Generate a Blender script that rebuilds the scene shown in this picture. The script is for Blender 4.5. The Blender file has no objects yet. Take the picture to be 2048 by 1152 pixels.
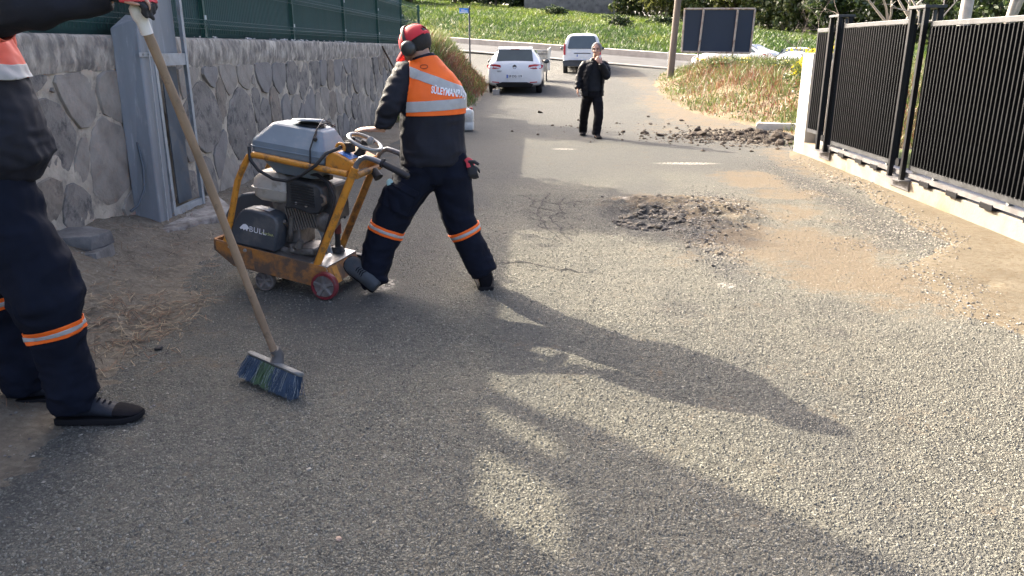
import bpy, bmesh, math, random
import numpy as np
from mathutils import Vector, Matrix, noise
from mathutils.bvhtree import BVHTree

R = math.radians
scene = bpy.context.scene
COL = scene.collection
random.seed(7)
RNG = np.random.default_rng(7)

# ------------------------------------------------------------------ camera
cam_d = bpy.data.cameras.new('camera')
cam_d.sensor_width = 36.0
cam_d.lens = 36.0 * 1540.0 / 2048.0
cam_d.clip_start = 0.05
cam_d.clip_end = 2000.0
cam = bpy.data.objects.new('camera', cam_d)
COL.objects.link(cam)
cam.location = (0, 0, 1.55)
cam.rotation_euler = (R(90 - 17.3), 0, R(1.9))
scene.camera = cam

# ------------------------------------------------------------------ sky and sun
SUN_AZ = R(45.0)      # to the left of the lane's direction
SUN_EL = R(30.0)
w = bpy.data.worlds.new('World')
scene.world = w
w.use_nodes = True
nt = w.node_tree
bg = nt.nodes['Background']
sky = nt.nodes.new('ShaderNodeTexSky')
sky.sky_type = 'NISHITA'
sky.sun_disc = False
sky.sun_elevation = SUN_EL
sky.sun_rotation = -SUN_AZ
sky.air_density = 0.34
sky.dust_density = 6.0
sky.ozone_density = 0.0
nt.links.new(sky.outputs[0], bg.inputs[0])
bg.inputs[1].default_value = 0.15
sl = bpy.data.lights.new('sun', 'SUN')
sl.energy = 2.3
sl.angle = R(0.55)
sl.color = (1.0, 0.89, 0.70)
so = bpy.data.objects.new('sun', sl)
COL.objects.link(so)
SDIR = Vector((-math.sin(SUN_AZ) * math.cos(SUN_EL), math.cos(SUN_AZ) * math.cos(SUN_EL), math.sin(SUN_EL)))
so.rotation_euler = SDIR.to_track_quat('Z', 'Y').to_euler()
so.location = (-20, 20, 20)
vs = scene.view_settings
vs.view_transform = 'Standard'
vs.look = 'None'
vs.gamma = 1.0
vs.exposure = 2.65
vs.use_curve_mapping = False

# ------------------------------------------------------------------ helpers
def vnoise(p, seed=0):
    """smooth value noise in -1..1 for an (n,3) or (n,2) array"""
    p = np.asarray(p, float)
    if p.shape[1] == 2:
        p = np.concatenate([p, np.zeros((len(p), 1))], 1)
    i = np.floor(p).astype(np.int64)
    f = p - i
    f = f * f * (3 - 2 * f)
    def h(a, b, c):
        n = (a * 374761393 + b * 668265263 + c * 2147483647 + seed * 1274126177) & 0x7fffffff
        n = ((n ^ (n >> 13)) * 1274126177) & 0x7fffffff
        n = n ^ (n >> 16)
        return (n & 0xffff) / 32767.5 - 1.0
    x, y, z = i[:, 0], i[:, 1], i[:, 2]
    fx, fy, fz = f[:, 0], f[:, 1], f[:, 2]
    def lx(b, c):
        return h(x, b, c) * (1 - fx) + h(x + 1, b, c) * fx
    a = lx(y, z) * (1 - fy) + lx(y + 1, z) * fy
    b = lx(y, z + 1) * (1 - fy) + lx(y + 1, z + 1) * fy
    return a * (1 - fz) + b * fz

def fbm(p, octaves=4, seed=0):
    p = np.asarray(p, float)
    s = 0; a = 1.0; t = 0
    for k in range(octaves):
        s = s + a * vnoise(p * (2.03 ** k) + 17.3 * k, seed + k)
        t += a; a *= 0.5
    return s / t

def sstep(a, b, x):
    t = np.clip((x - a) / (b - a), 0, 1)
    return t * t * (3 - 2 * t)

class B:
    """collects geometry in world coordinates"""
    def __init__(s):
        s.v = []; s.f = []; s.mi = []; s.cur = 0
    def add(s, vs_, fs_):
        n = len(s.v)
        s.v.extend([tuple(p) for p in vs_])
        for f in fs_:
            s.f.append(tuple(i + n for i in f)); s.mi.append(s.cur)
        return s
    def box(s, c, size, rot=None):
        x, y, z = size[0] / 2, size[1] / 2, size[2] / 2
        P = [Vector(p) for p in ((-x,-y,-z),(x,-y,-z),(x,y,-z),(-x,y,-z),(-x,-y,z),(x,-y,z),(x,y,z),(-x,y,z))]
        if rot is not None:
            P = [rot @ p for p in P]
        c = Vector(c)
        return s.add([p + c for p in P], [(0,3,2,1),(4,5,6,7),(0,1,5,4),(1,2,6,5),(2,3,7,6),(3,0,4,7)])
    def hexa(s, P):
        """eight corners: bottom four counter-clockwise, then top four"""
        return s.add(P, [(0,3,2,1),(4,5,6,7),(0,1,5,4),(1,2,6,5),(2,3,7,6),(3,0,4,7)])
    def tube(s, pts, rad, seg=10, cap=True, closed=False, flat=None):
        pts = [Vector(p) for p in pts]
        n = len(pts)
        if not hasattr(rad, '__len__'):
            rad = [rad] * n
        rad = [r if hasattr(r, '__len__') else (r, r) for r in rad]
        ring = []
        prev = None
        for i in range(n):
            if closed:
                t = pts[(i + 1) % n] - pts[i - 1]
            else:
                t = pts[min(i + 1, n - 1)] - pts[max(i - 1, 0)]
            t.normalize()
            if prev is None:
                ref = Vector(flat) if flat is not None else (Vector((0, 0, 1)) if abs(t.z) < 0.9 else Vector((1, 0, 0)))
            else:
                ref = prev
            u = ref - t * ref.dot(t)
            if u.length < 1e-6:
                u = t.orthogonal()
            u.normalize(); prev = u
            vv = t.cross(u)
            ring.append([pts[i] + u * (rad[i][0] * math.cos(2 * math.pi * k / seg)) + vv * (rad[i][1] * math.sin(2 * math.pi * k / seg)) for k in range(seg)])
        V = [p for r in ring for p in r]
        Fs = []
        m = n if closed else n - 1
        for i in range(m):
            a = i * seg; b = ((i + 1) % n) * seg
            for k in range(seg):
                k2 = (k + 1) % seg
                Fs.append((a + k, a + k2, b + k2, b + k))
        if cap and not closed:
            Fs.append(tuple(range(seg - 1, -1, -1)))
            Fs.append(tuple((n - 1) * seg + k for k in range(seg)))
        return s.add(V, Fs)
    def cyl(s, a, b, r0, r1=None, seg=16):
        return s.tube([a, b], [r0, r0 if r1 is None else r1], seg)
    def ell(s, c, r, seg=16, rings=10, rot=None):
        c = Vector(c); V = []; Fs = []
        for i in range(rings + 1):
            th = math.pi * i / rings
            for k in range(seg):
                ph = 2 * math.pi * k / seg
                p = Vector((r[0] * math.sin(th) * math.cos(ph), r[1] * math.sin(th) * math.sin(ph), r[2] * math.cos(th)))
                if rot is not None: p = rot @ p
                V.append(c + p)
        for i in range(rings):
            for k in range(seg):
                k2 = (k + 1) % seg
                Fs.append((i * seg + k, (i + 1) * seg + k, (i + 1) * seg + k2, i * seg + k2))
        return s.add(V, Fs)
    def prism(s, poly, ax, d0, d1, org=(0, 0, 0)):
        """poly of (u,v) points, ax = (u axis, v axis, extrusion axis)"""
        U, Vv, W = [Vector(a) for a in ax]; org = Vector(org); n = len(poly)
        V = [org + U * p[0] + Vv * p[1] + W * d0 for p in poly] + [org + U * p[0] + Vv * p[1] + W * d1 for p in poly]
        Fs = [tuple(range(n - 1, -1, -1)), tuple(range(n, 2 * n))]
        for k in range(n):
            k2 = (k + 1) % n
            Fs.append((k, k2, n + k2, n + k))
        return s.add(V, Fs)
    def loft(s, rings, cap=True, closed_ring=True):
        n = len(rings[0]); V = [p for r in rings for p in r]; Fs = []
        for i in range(len(rings) - 1):
            for k in range(n if closed_ring else n - 1):
                k2 = (k + 1) % n
                Fs.append((i * n + k, i * n + k2, (i + 1) * n + k2, (i + 1) * n + k))
        if cap:
            Fs.append(tuple(range(n - 1, -1, -1)))
            Fs.append(tuple((len(rings) - 1) * n + k for k in range(n)))
        return s.add(V, Fs)
    def lathe(s, prof, org, axis, seg=20):
        """prof of (radius, height) along axis"""
        ax = Vector(axis).normalized(); u = ax.orthogonal().normalized(); v = ax.cross(u); org = Vector(org)
        rings = [[org + ax * h + (u * math.cos(2 * math.pi * k / seg) + v * math.sin(2 * math.pi * k / seg)) * max(r, 1e-4) for k in range(seg)] for r, h in prof]
        return s.loft(rings)

WL = {}     # world location of the origin of every object
def fix_normals(me):
    bm = bmesh.new(); bm.from_mesh(me)
    bmesh.ops.recalc_face_normals(bm, faces=bm.faces[:])
    bm.to_mesh(me); bm.free()

def link(name, me, mats, parent=None, smooth=None, bevel=0, origin=None, recalc=True):
    """world-coordinate mesh -> object with its own origin, parented"""
    if recalc:
        fix_normals(me)
    if mats is not None:
        for m in (mats if isinstance(mats, (list, tuple)) else [mats]):
            me.materials.append(m)
    n = len(me.vertices)
    co = np.empty(n * 3, 'f'); me.vertices.foreach_get('co', co); co = co.reshape(-1, 3)
    if origin is None:
        lo, hi = co.min(0), co.max(0)
        origin = Vector(((lo[0] + hi[0]) / 2, (lo[1] + hi[1]) / 2, lo[2])) if parent is None else Vector([float(a) for a in (lo + hi) / 2])
    origin = Vector(origin)
    me.vertices.foreach_set('co', (co - np.array(origin, 'f')).ravel())
    if smooth is not None:
        me.shade_smooth()
        if smooth < 180:
            me.set_sharp_from_angle(angle=R(smooth))
    me.update()
    o = bpy.data.objects.new(name, me)
    COL.objects.link(o)
    o.location = origin
    WL[o.name] = origin.copy()
    if parent is not None:
        o.parent = parent
        o.location = origin - WL[parent.name]
    if bevel:
        b = o.modifiers.new('bevel', 'BEVEL'); b.width = bevel; b.segments = 2; b.limit_method = 'ANGLE'; b.angle_limit = R(35)
        b.harden_normals = False
    return o

def obj(name, b, mats, parent=None, smooth=None, bevel=0, origin=None, recalc=True):
    me = bpy.data.meshes.new(name)
    me.from_pydata(b.v, [], b.f)
    if len(set(b.mi)) > 1:
        me.polygons.foreach_set('material_index', b.mi)
    return link(name, me, mats, parent, smooth, bevel, origin, recalc)

def arr_obj(name, V, Fq, mats, parent=None, smooth=None, mi=None, recalc=False, attrs=None, origin=None):
    """fast: numpy verts (n,3) and faces (m,k)"""
    me = bpy.data.meshes.new(name)
    V = np.asarray(V, 'f'); Fq = np.asarray(Fq, 'i')
    m, k = Fq.shape
    me.vertices.add(len(V)); me.vertices.foreach_set('co', V.ravel())
    me.loops.add(m * k); me.loops.foreach_set('vertex_index', Fq.ravel())
    me.polygons.add(m); me.polygons.foreach_set('loop_start', np.arange(0, m * k, k, dtype='i'))
    if mi is not None:
        me.polygons.foreach_set('material_index', np.asarray(mi, 'i'))
    me.update(calc_edges=True)
    me.validate()
    if attrs:
        for an, a in attrs.items():
            at = me.attributes.new(an, 'FLOAT', 'POINT'); at.data.foreach_set('value', np.asarray(a, 'f'))
    return link(name, me, mats, parent, smooth, 0, origin, recalc)

def thing(name, loc, label, cat, group=None):
    o = bpy.data.objects.new(name, None)
    COL.objects.link(o)
    o.empty_display_size = 0.2
    o.location = loc
    WL[o.name] = Vector(loc)
    return tag(o, label, cat, group)

def tag(o, label=None, cat=None, group=None, kind=None):
    if label: o['label'] = label
    if cat: o['category'] = cat
    if group: o['group'] = group
    if kind: o['kind'] = kind
    return o

def copy_to(o, loc, parent=None, rot=None, scale=None):
    c = o.copy(); COL.objects.link(c)
    WL[c.name] = Vector(loc)
    c.parent = parent
    c.location = Vector(loc) - (WL[parent.name] if parent else Vector((0, 0, 0)))
    if rot is not None: c.rotation_euler = rot
    if scale is not None: c.scale = scale
    return c

# ------------------------------------------------------------------ materials
MATS = {}
def nodes_of(name):
    m = bpy.data.materials.new(name); m.use_nodes = True
    return m, m.node_tree, m.node_tree.nodes, m.node_tree.links

def noise_node(N, L, vec, scale, detail=4, rough=0.55, dist=0):
    n = N.new('ShaderNodeTexNoise'); n.inputs['Scale'].default_value = scale; n.inputs['Detail'].default_value = detail
    n.inputs['Roughness'].default_value = rough; n.inputs['Distortion'].default_value = dist
    if vec is not None: L.new(vec, n.inputs['Vector'])
    return n.outputs['Fac']

def ramp(N, L, src, stops):
    r = N.new('ShaderNodeValToRGB'); e = r.color_ramp.elements
    while len(e) > 1: e.remove(e[0])
    for i, (p, c) in enumerate(stops):
        el = e[0] if i == 0 else e.new(p)
        el.position = p
        el.color = (c[0], c[1], c[2], 1) if hasattr(c, '__len__') else (c, c, c, 1)
    L.new(src, r.inputs[0])
    return r.outputs[0]

def mixc(N, L, fac, a, b, mode='MIX'):
    m = N.new('ShaderNodeMix'); m.data_type = 'RGBA'; m.blend_type = mode; m.clamp_factor = True
    def put(v, sock):
        if hasattr(v, 'is_linked'): L.new(v, sock)
        elif hasattr(v, '__len__'): sock.default_value = (v[0], v[1], v[2], 1)
        else: sock.default_value = v
    put(fac, m.inputs[0]); put(a, m.inputs[6]); put(b, m.inputs[7])
    return m.outputs[2]

def mathn(N, L, op, a, b=None, clamp=False):
    m = N.new('ShaderNodeMath'); m.operation = op; m.use_clamp = clamp
    for i, v in enumerate((a, b)):
        if v is None: continue
        if hasattr(v, 'is_linked'): L.new(v, m.inputs[i])
        else: m.inputs[i].default_value = v
    return m.outputs[0]

def bump_node(N, L, h, strength, dist, prev=None):
    b = N.new('ShaderNodeBump'); b.inputs['Strength'].default_value = strength; b.inputs['Distance'].default_value = dist
    L.new(h, b.inputs['Height'])
    if prev is not None: L.new(prev, b.inputs['Normal'])
    return b.outputs[0]

def M(name, col, rough=0.6, metal=0.0, var=0.18, scale=6.0, bump=0.0, bscale=80.0, dirt=None, dirt_amt=0.5, dirt_scale=5.0,
      rvar=0.12, spec=0.5, coat=0.0, stretch=None, trans=0.0, alpha=1.0, sheen=0.0):
    if name in MATS: return MATS[name]
    m, T, N, L = nodes_of(name)
    bs = N['Principled BSDF']
    tc = N.new('ShaderNodeTexCoord').outputs['Object']
    if stretch:
        mp = N.new('ShaderNodeMapping'); mp.inputs['Scale'].default_value = stretch
        L.new(tc, mp.inputs[0]); tc = mp.outputs[0]
    n1 = noise_node(N, L, tc, scale, 5)
    c = mixc(N, L, ramp(N, L, n1, [(0.3, 0.0), (0.7, 1.0)]), [x * (1 - var) for x in col], [min(1, x * (1 + var)) for x in col])
    if dirt is not None:
        n2 = noise_node(N, L, tc, dirt_scale, 8, 0.68)
        k = ramp(N, L, n2, [(0.62 - 0.32 * dirt_amt, 0.0), (0.80 - 0.30 * dirt_amt, 1.0)])
        c = mixc(N, L, k, c, dirt)
    L.new(c, bs.inputs['Base Color'])
    rr = N.new('ShaderNodeMapRange'); L.new(n1, rr.inputs[0]); rr.inputs[3].default_value = max(0.02, rough - rvar); rr.inputs[4].default_value = min(1, rough + rvar)
    L.new(rr.outputs[0], bs.inputs['Roughness'])
    bs.inputs['Metallic'].default_value = metal
    bs.inputs['Specular IOR Level'].default_value = spec
    if coat: bs.inputs['Coat Weight'].default_value = coat; bs.inputs['Coat Roughness'].default_value = 0.08
    if trans: bs.inputs['Transmission Weight'].default_value = trans
    if sheen: bs.inputs['Sheen Weight'].default_value = sheen
    if alpha < 1: bs.inputs['Alpha'].default_value = alpha
    if bump:
        n3 = noise_node(N, L, tc, bscale, 5, 0.6)
        L.new(bump_node(N, L, n3, min(1, bump), 0.004 * max(1, bump)), bs.inputs['Normal'])
    MATS[name] = m
    return m
# ------------------------------------------------------------------ terrain shape
UX, UY = 0.76, -0.65          # direction of the cross street (to the right and nearer)
NX, NY = 0.65, 0.76
def street_z(s): return 0.59 - 0.055 * (s + 18.9)
def crest_z(s): return 2.55 - 0.092 * (s + 26.5)
def terrain(x, y):
    x = np.asarray(x, float); y = np.asarray(y, float)
    s = UX * x + UY * y; q = NX * x + NY * y
    s = np.clip(s, -120, 60)
    lane = 0.50 * sstep(19, 42, y)
    w_ = sstep(27.5, 33, q)
    z = lane * (1 - w_) + street_z(s) * w_
    hz = street_z(s) + (crest_z(s) - street_z(s)) * (0.5 * sstep(40, 66, q) + 0.5 * sstep(40, 52, q))
    k = sstep(40.5, 41.5, q)
    return z * (1 - k) + hz * k

def wall_rise(y): return 0.33 * (1 - sstep(5.6, 8.6, y))

# ------------------------------------------------------------------ ground materials
def asphalt_material():
    m, T, N, L = nodes_of('worn_asphalt')
    bs = N['Principled BSDF']
    pos = N.new('ShaderNodeNewGeometry').outputs['Position']
    def att(n):
        a = N.new('ShaderNodeAttribute'); a.attribute_name = n; return a.outputs['Fac']
    # aggregate chips
    wob = N.new('ShaderNodeTexNoise'); wob.inputs['Scale'].default_value = 35; wob.inputs['Detail'].default_value = 2
    L.new(pos, wob.inputs['Vector'])
    vm = N.new('ShaderNodeVectorMath'); vm.operation = 'MULTIPLY_ADD'
    L.new(wob.outputs['Color'], vm.inputs[0]); vm.inputs[1].default_value = (0.02, 0.02, 0.0); L.new(pos, vm.inputs[2])
    def vor(scale, feat='F1'):
        v = N.new('ShaderNodeTexVoronoi'); v.inputs['Scale'].default_value = scale; v.feature = feat
        v.inputs['Randomness'].default_value = 1.0
        L.new(vm.outputs[0], v.inputs['Vector']); return v
    v1 = vor(88); v2 = vor(180); ve = vor(88, 'DISTANCE_TO_EDGE')
    sep = N.new('ShaderNodeSeparateColor'); L.new(v1.outputs['Color'], sep.inputs[0])
    rnd = sep.outputs[0]
    big = noise_node(N, L, pos, 0.55, 5, 0.6)
    mid = noise_node(N, L, pos, 4.0, 6, 0.65)
    fine = noise_node(N, L, pos, 260, 3, 0.6)
    med = noise_node(N, L, pos, 30, 4, 0.6)
    chips = ramp(N, L, rnd, [(0.0, (0.048, 0.049, 0.044)), (0.35, (0.142, 0.141, 0.120)), (0.7, (0.205, 0.203, 0.170)), (0.93, (0.28, 0.274, 0.225)), (1.0, (0.37, 0.365, 0.305))])
    binder = mixc(N, L, ramp(N, L, mid, [(0.35, 0.0), (0.7, 1.0)]), (0.050, 0.049, 0.043), (0.155, 0.145, 0.115))
    edge = ramp(N, L, ve.outputs['Distance'], [(0.02, 0.0), (0.16, 1.0)])
    c = mixc(N, L, edge, binder, chips)
    c = mixc(N, L, ramp(N, L, big, [(0.36, 0.0), (0.62, 0.9)]), c, mixc(N, L, 0.5, c, (0.182, 0.174, 0.142)))
    # the dust film thins out away from the foreground
    c = mixc(N, L, mathn(N, L, 'SUBTRACT', 1.0, att('dust')), c, mixc(N, L, 0.78, c, (0.088, 0.090, 0.088)))
    # grey-dark worn patches
    c = mixc(N, L, mathn(N, L, 'MULTIPLY', ramp(N, L, mid, [(0.56, 0.0), (0.70, 1.0)]), 0.35), c, (0.065, 0.064, 0.06))
    dk = mathn(N, L, 'MULTIPLY', att('dark'), ramp(N, L, med, [(0.35, 0.25), (0.6, 1.0)]), True)
    c = mixc(N, L, dk, c, mixc(N, L, rnd, (0.035, 0.035, 0.034), (0.13, 0.125, 0.115)))
    # sandy soil washed over the surface
    sb = mathn(N, L, 'ADD', att('sand'), mathn(N, L, 'MULTIPLY', mathn(N, L, 'SUBTRACT', mid, 0.5), 2.3))
    sb = mathn(N, L, 'ADD', sb, mathn(N, L, 'MULTIPLY', mathn(N, L, 'SUBTRACT', med, 0.5), 1.5))
    sk = ramp(N, L, sb, [(0.30, 0.0), (0.80, 1.0)])
    sand = mixc(N, L, med, (0.115, 0.088, 0.056), (0.19, 0.148, 0.096))
    sand = mixc(N, L, ramp(N, L, fine, [(0.38, 0.0), (0.58, 0.75)]), sand, (0.115, 0.098, 0.075))
    c = mixc(N, L, mathn(N, L, 'MULTIPLY', sk, 0.88), c, sand)
    # chalky smears
    ck = mathn(N, L, 'MULTIPLY', att('chalk'), ramp(N, L, med, [(0.42, 0.0), (0.6, 1.0)]), True)
    c = mixc(N, L, ck, c, (0.55, 0.52, 0.45))
    # wet spot
    wet = att('wet')
    c = mixc(N, L, mathn(N, L, 'MULTIPLY', wet, 0.6), c, (0.03, 0.03, 0.03))
    L.new(c, bs.inputs['Base Color'])
    rr = mathn(N, L, 'SUBTRACT', 0.88, mathn(N, L, 'MULTIPLY', wet, 0.75))
    L.new(rr, bs.inputs['Roughness'])
    bs.inputs['Specular IOR Level'].default_value = 0.12
    dome = ramp(N, L, v1.outputs['Distance'], [(0.0, 1.0), (0.55, 0.35), (0.85, 0.0)])
    hh = mathn(N, L, 'ADD', mathn(N, L, 'MULTIPLY', dome, mathn(N, L, 'ADD', rnd, 0.35)), mathn(N, L, 'MULTIPLY', ramp(N, L, v2.outputs['Distance'], [(0.0, 1.0), (0.8, 0.0)]), 0.45))
    hh = mathn(N, L, 'ADD', hh, mathn(N, L, 'MULTIPLY', fine, 0.35))
    hh = mathn(N, L, 'MULTIPLY', hh, mathn(N, L, 'SUBTRACT', 1.0, mathn(N, L, 'MULTIPLY', sk, 0.55)))
    b1 = bump_node(N, L, hh, 1.0, 0.010)
    b2 = bump_node(N, L, med, 0.6, 0.016, b1)
    L.new(b2, bs.inputs['Normal'])
    return m

def soil_material(name, c1, c2, c3, bump=0.02, litter=True):
    m, T, N, L = nodes_of(name)
    bs = N['Principled BSDF']
    pos = N.new('ShaderNodeNewGeometry').outputs['Position']
    n1 = noise_node(N, L, pos, 2.2, 6, 0.65); n2 = noise_node(N, L, pos, 26, 5, 0.65); n3 = noise_node(N, L, pos, 140, 3, 0.6)
    c = mixc(N, L, ramp(N, L, n1, [(0.35, 0.0), (0.65, 1.0)]), c1, c2)
    c = mixc(N, L, ramp(N, L, n2, [(0.45, 0.0), (0.68, 1.0)]), c, c3)
    c = mixc(N, L, ramp(N, L, n3, [(0.60, 0.0), (0.72, 0.7)]), c, [x * 0.45 for x in c1])
    if litter:
        c = mixc(N, L, ramp(N, L, n3, [(0.26, 0.6), (0.33, 0.0)]), c, (0.30, 0.27, 0.21))
    L.new(c, bs.inputs['Base Color'])
    bs.inputs['Roughness'].default_value = 0.95
    bs.inputs['Specular IOR Level'].default_value = 0.2
    h = mathn(N, L, 'ADD', n2, mathn(N, L, 'MULTIPLY', n3, 0.35))
    L.new(bump_node(N, L, h, 0.9, bump), bs.inputs['Normal'])
    return m

ASPHALT = asphalt_material()
VERGE = soil_material('packed_verge_soil', (0.118, 0.100, 0.074), (0.175, 0.152, 0.115), (0.21, 0.187, 0.145), 0.02)
BANK = soil_material('bank_soil', (0.15, 0.115, 0.075), (0.23, 0.18, 0.11), (0.10, 0.085, 0.05), 0.03)
SAND_CONC = soil_material('sandy_concrete', (0.105, 0.088, 0.061), (0.14, 0.12, 0.086), (0.095, 0.072, 0.044), 0.008, False)
FIELD = soil_material('field_ground', (0.07, 0.10, 0.03), (0.10, 0.14, 0.04), (0.13, 0.12, 0.06), 0.05, False)

# ------------------------------------------------------------------ ground sheets
def axis_steps(a, b, fn):
    out = [a]
    while out[-1] < b:
        out.append(out[-1] + fn(out[-1]))
    return np.array(out)

def sheet(name, xs, ys, zfun, mat, attrs=None, smooth=180):
    X, Y = np.meshgrid(xs, ys)
    x = X.ravel(); y = Y.ravel()
    z = zfun(x, y)
    V = np.stack([x, y, z], 1)
    nx, ny = len(xs), len(ys)
    i = (np.arange(ny - 1)[:, None] * nx + np.arange(nx - 1)[None, :]).ravel()
    Fq = np.stack([i, i + 1, i + nx + 1, i + nx], 1)
    at = attrs(x, y) if attrs else None
    return arr_obj(name, V, Fq, mat, None, smooth, attrs=at, origin=(0, 0, 0))

# wide ground to the horizon
gx = np.concatenate([np.linspace(-600, -60, 28), np.linspace(-56, 70, 90), np.linspace(80, 700, 28)])
gy = np.concatenate([np.linspace(-120, -5, 16), np.linspace(-3, 110, 100), np.linspace(118, 900, 36)])
def ground_z(x, y):
    z = terrain(x, y) - 0.06 - 0.25 * (1 - sstep(30, 38, y)) * ((x > -5) & (x < 7))
    q = NX * x + NY * y
    # yard behind the stone wall lies at the height of the coping's foot
    z = np.where((x < -3.8) & (y < 23.0) & (y > -30), np.maximum(z, 1.0 * sstep(-3.8, -4.4, -np.abs(x)) * 0 + 0.2), z)
    z = np.where((x > 4.5) & (y < 12.0), 0.1, z)
    far = sstep(95, 160, q)
    z = z * (1 - far) + (z * 0.3 + 2.0) * far
    z = z + 0.10 * fbm(np.stack([x * 0.35, y * 0.35], 1), 4, 3) * sstep(41.5, 45, q)
    return z
ground = sheet('ground', gx, gy, ground_z, FIELD)
tag(ground, kind='structure')

HOLE = (1.10, 7.40)
def blob(x, y, cx, cy, rx, ry, soft=0.35, rot=0.0):
    dx, dy = x - cx, y - cy
    if rot:
        c, s = math.cos(rot), math.sin(rot)
        dx, dy = dx * c + dy * s, -dx * s + dy * c
    d = np.sqrt((dx / rx) ** 2 + (dy / ry) ** 2)
    return 1 - sstep(1 - soft, 1 + soft, d)

CRACKS = [[(-0.16, 8.43), (-0.02, 8.14), (0.06, 8.15), (0.02, 7.8), (0.0, 7.49), (0.06, 7.15), (0.1, 6.83), (0.2, 6.44)],
          [(0.14, 8.6), (0.10, 8.35), (0.06, 8.15), (0.22, 7.98), (0.40, 8.16), (0.52, 8.10)],
          [(0.0, 7.49), (0.13, 7.42), (0.25, 7.62), (0.24, 7.85), (0.22, 7.98)],
          [(0.13, 7.42), (0.15, 7.15), (0.22, 6.92), (0.20, 6.7), (0.30, 6.36)],
          [(0.06, 7.15), (0.15, 7.15), (0.28, 7.12)], [(0.1, 6.83), (0.22, 6.92), (0.34, 6.85), (0.36, 6.6)],
          [(0.3, 8.35), (0.22, 7.98)], [(0.40, 8.16), (0.38, 7.9), (0.25, 7.85)], [(-0.06, 7.3), (0.06, 7.15), (0.0, 6.95), (0.1, 6.83)], [(0.25, 7.62), (0.27, 7.35), (0.15, 7.15)], [(0.28, 7.12), (0.34, 6.85)], [(-0.02, 8.14), (-0.08, 7.9), (0.02, 7.8)], [(0.15, 7.42), (0.3, 7.4), (0.42, 7.25)], [(0.2, 6.7), (0.32, 6.62), (0.36, 6.6)],
          [(-0.1, 7.62), (0.0, 7.49)], [(0.02, 7.8), (0.14, 7.7), (0.25, 7.62), (0.38, 7.55)],
          [(-0.33, 5.59), (-0.18, 5.64), (-0.05, 5.63), (0.05, 5.54), (0.14, 5.49), (0.32, 5.39), (0.48, 5.37)]]
def crack_depth(x, y):
    d = np.full(len(x), 9.0)
    sel = np.where((x > -0.7) & (x < 1.0) & (y > 5.0) & (y < 9.0))[0]
    px = x[sel] + 0.02 * vnoise(np.stack([x[sel] * 18, y[sel] * 18], 1), 5)
    py = y[sel] + 0.03 * vnoise(np.stack([x[sel] * 14, y[sel] * 14], 1), 6)
    dd = np.full(len(sel), 9.0)
    for pl in CRACKS:
        for (ax, ay), (bx_, by_) in zip(pl[:-1], pl[1:]):
            vx, vy = bx_ - ax, by_ - ay
            t = np.clip(((px - ax) * vx + (py - ay) * vy) / (vx * vx + vy * vy), 0, 1)
            dd = np.minimum(dd, np.hypot(px - ax - t * vx, py - ay - t * vy))
    d[sel] = dd
    return d

def road_z(x, y):
    P = np.stack([x, y], 1)
    z = terrain(x, y)
    z = z + 0.006 * fbm(P * 1.3, 4, 11) + 0.0025 * fbm(P * 16, 3, 12)
    near = 1 - sstep(9, 14, y)
    z = z + 0.0022 * vnoise(P * 55, 13) * near
    hole = blob(x, y, HOLE[0], HOLE[1] - 0.03, 0.40, 0.62, 0.3, 0.25)
    z = z - 0.055 * hole + 0.022 * hole * fbm(P * 9, 3, 21)
    mound = np.maximum(blob(x, y, 1.72, 7.45, 0.36, 0.55, 0.6, -0.2), 0.7 * blob(x, y, 1.35, 8.12, 0.65, 0.22, 0.7))
    mound = np.maximum(mound, 0.45 * blob(x, y, 1.42, 6.75, 0.35, 0.3, 0.7))
    z = z + mound * (0.055 + 0.035 * fbm(P * 7, 4, 22) + 0.02 * vnoise(P * 26, 23))
    z = z - 0.006 * (1 - sstep(0.006, 0.05, crack_depth(x, y)))
    z = z - 0.02 * blob(x, y, 0.4, 7.4, 0.6, 1.0, 0.8)
    # edge of the carriageway drops away on the left
    return z

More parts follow.
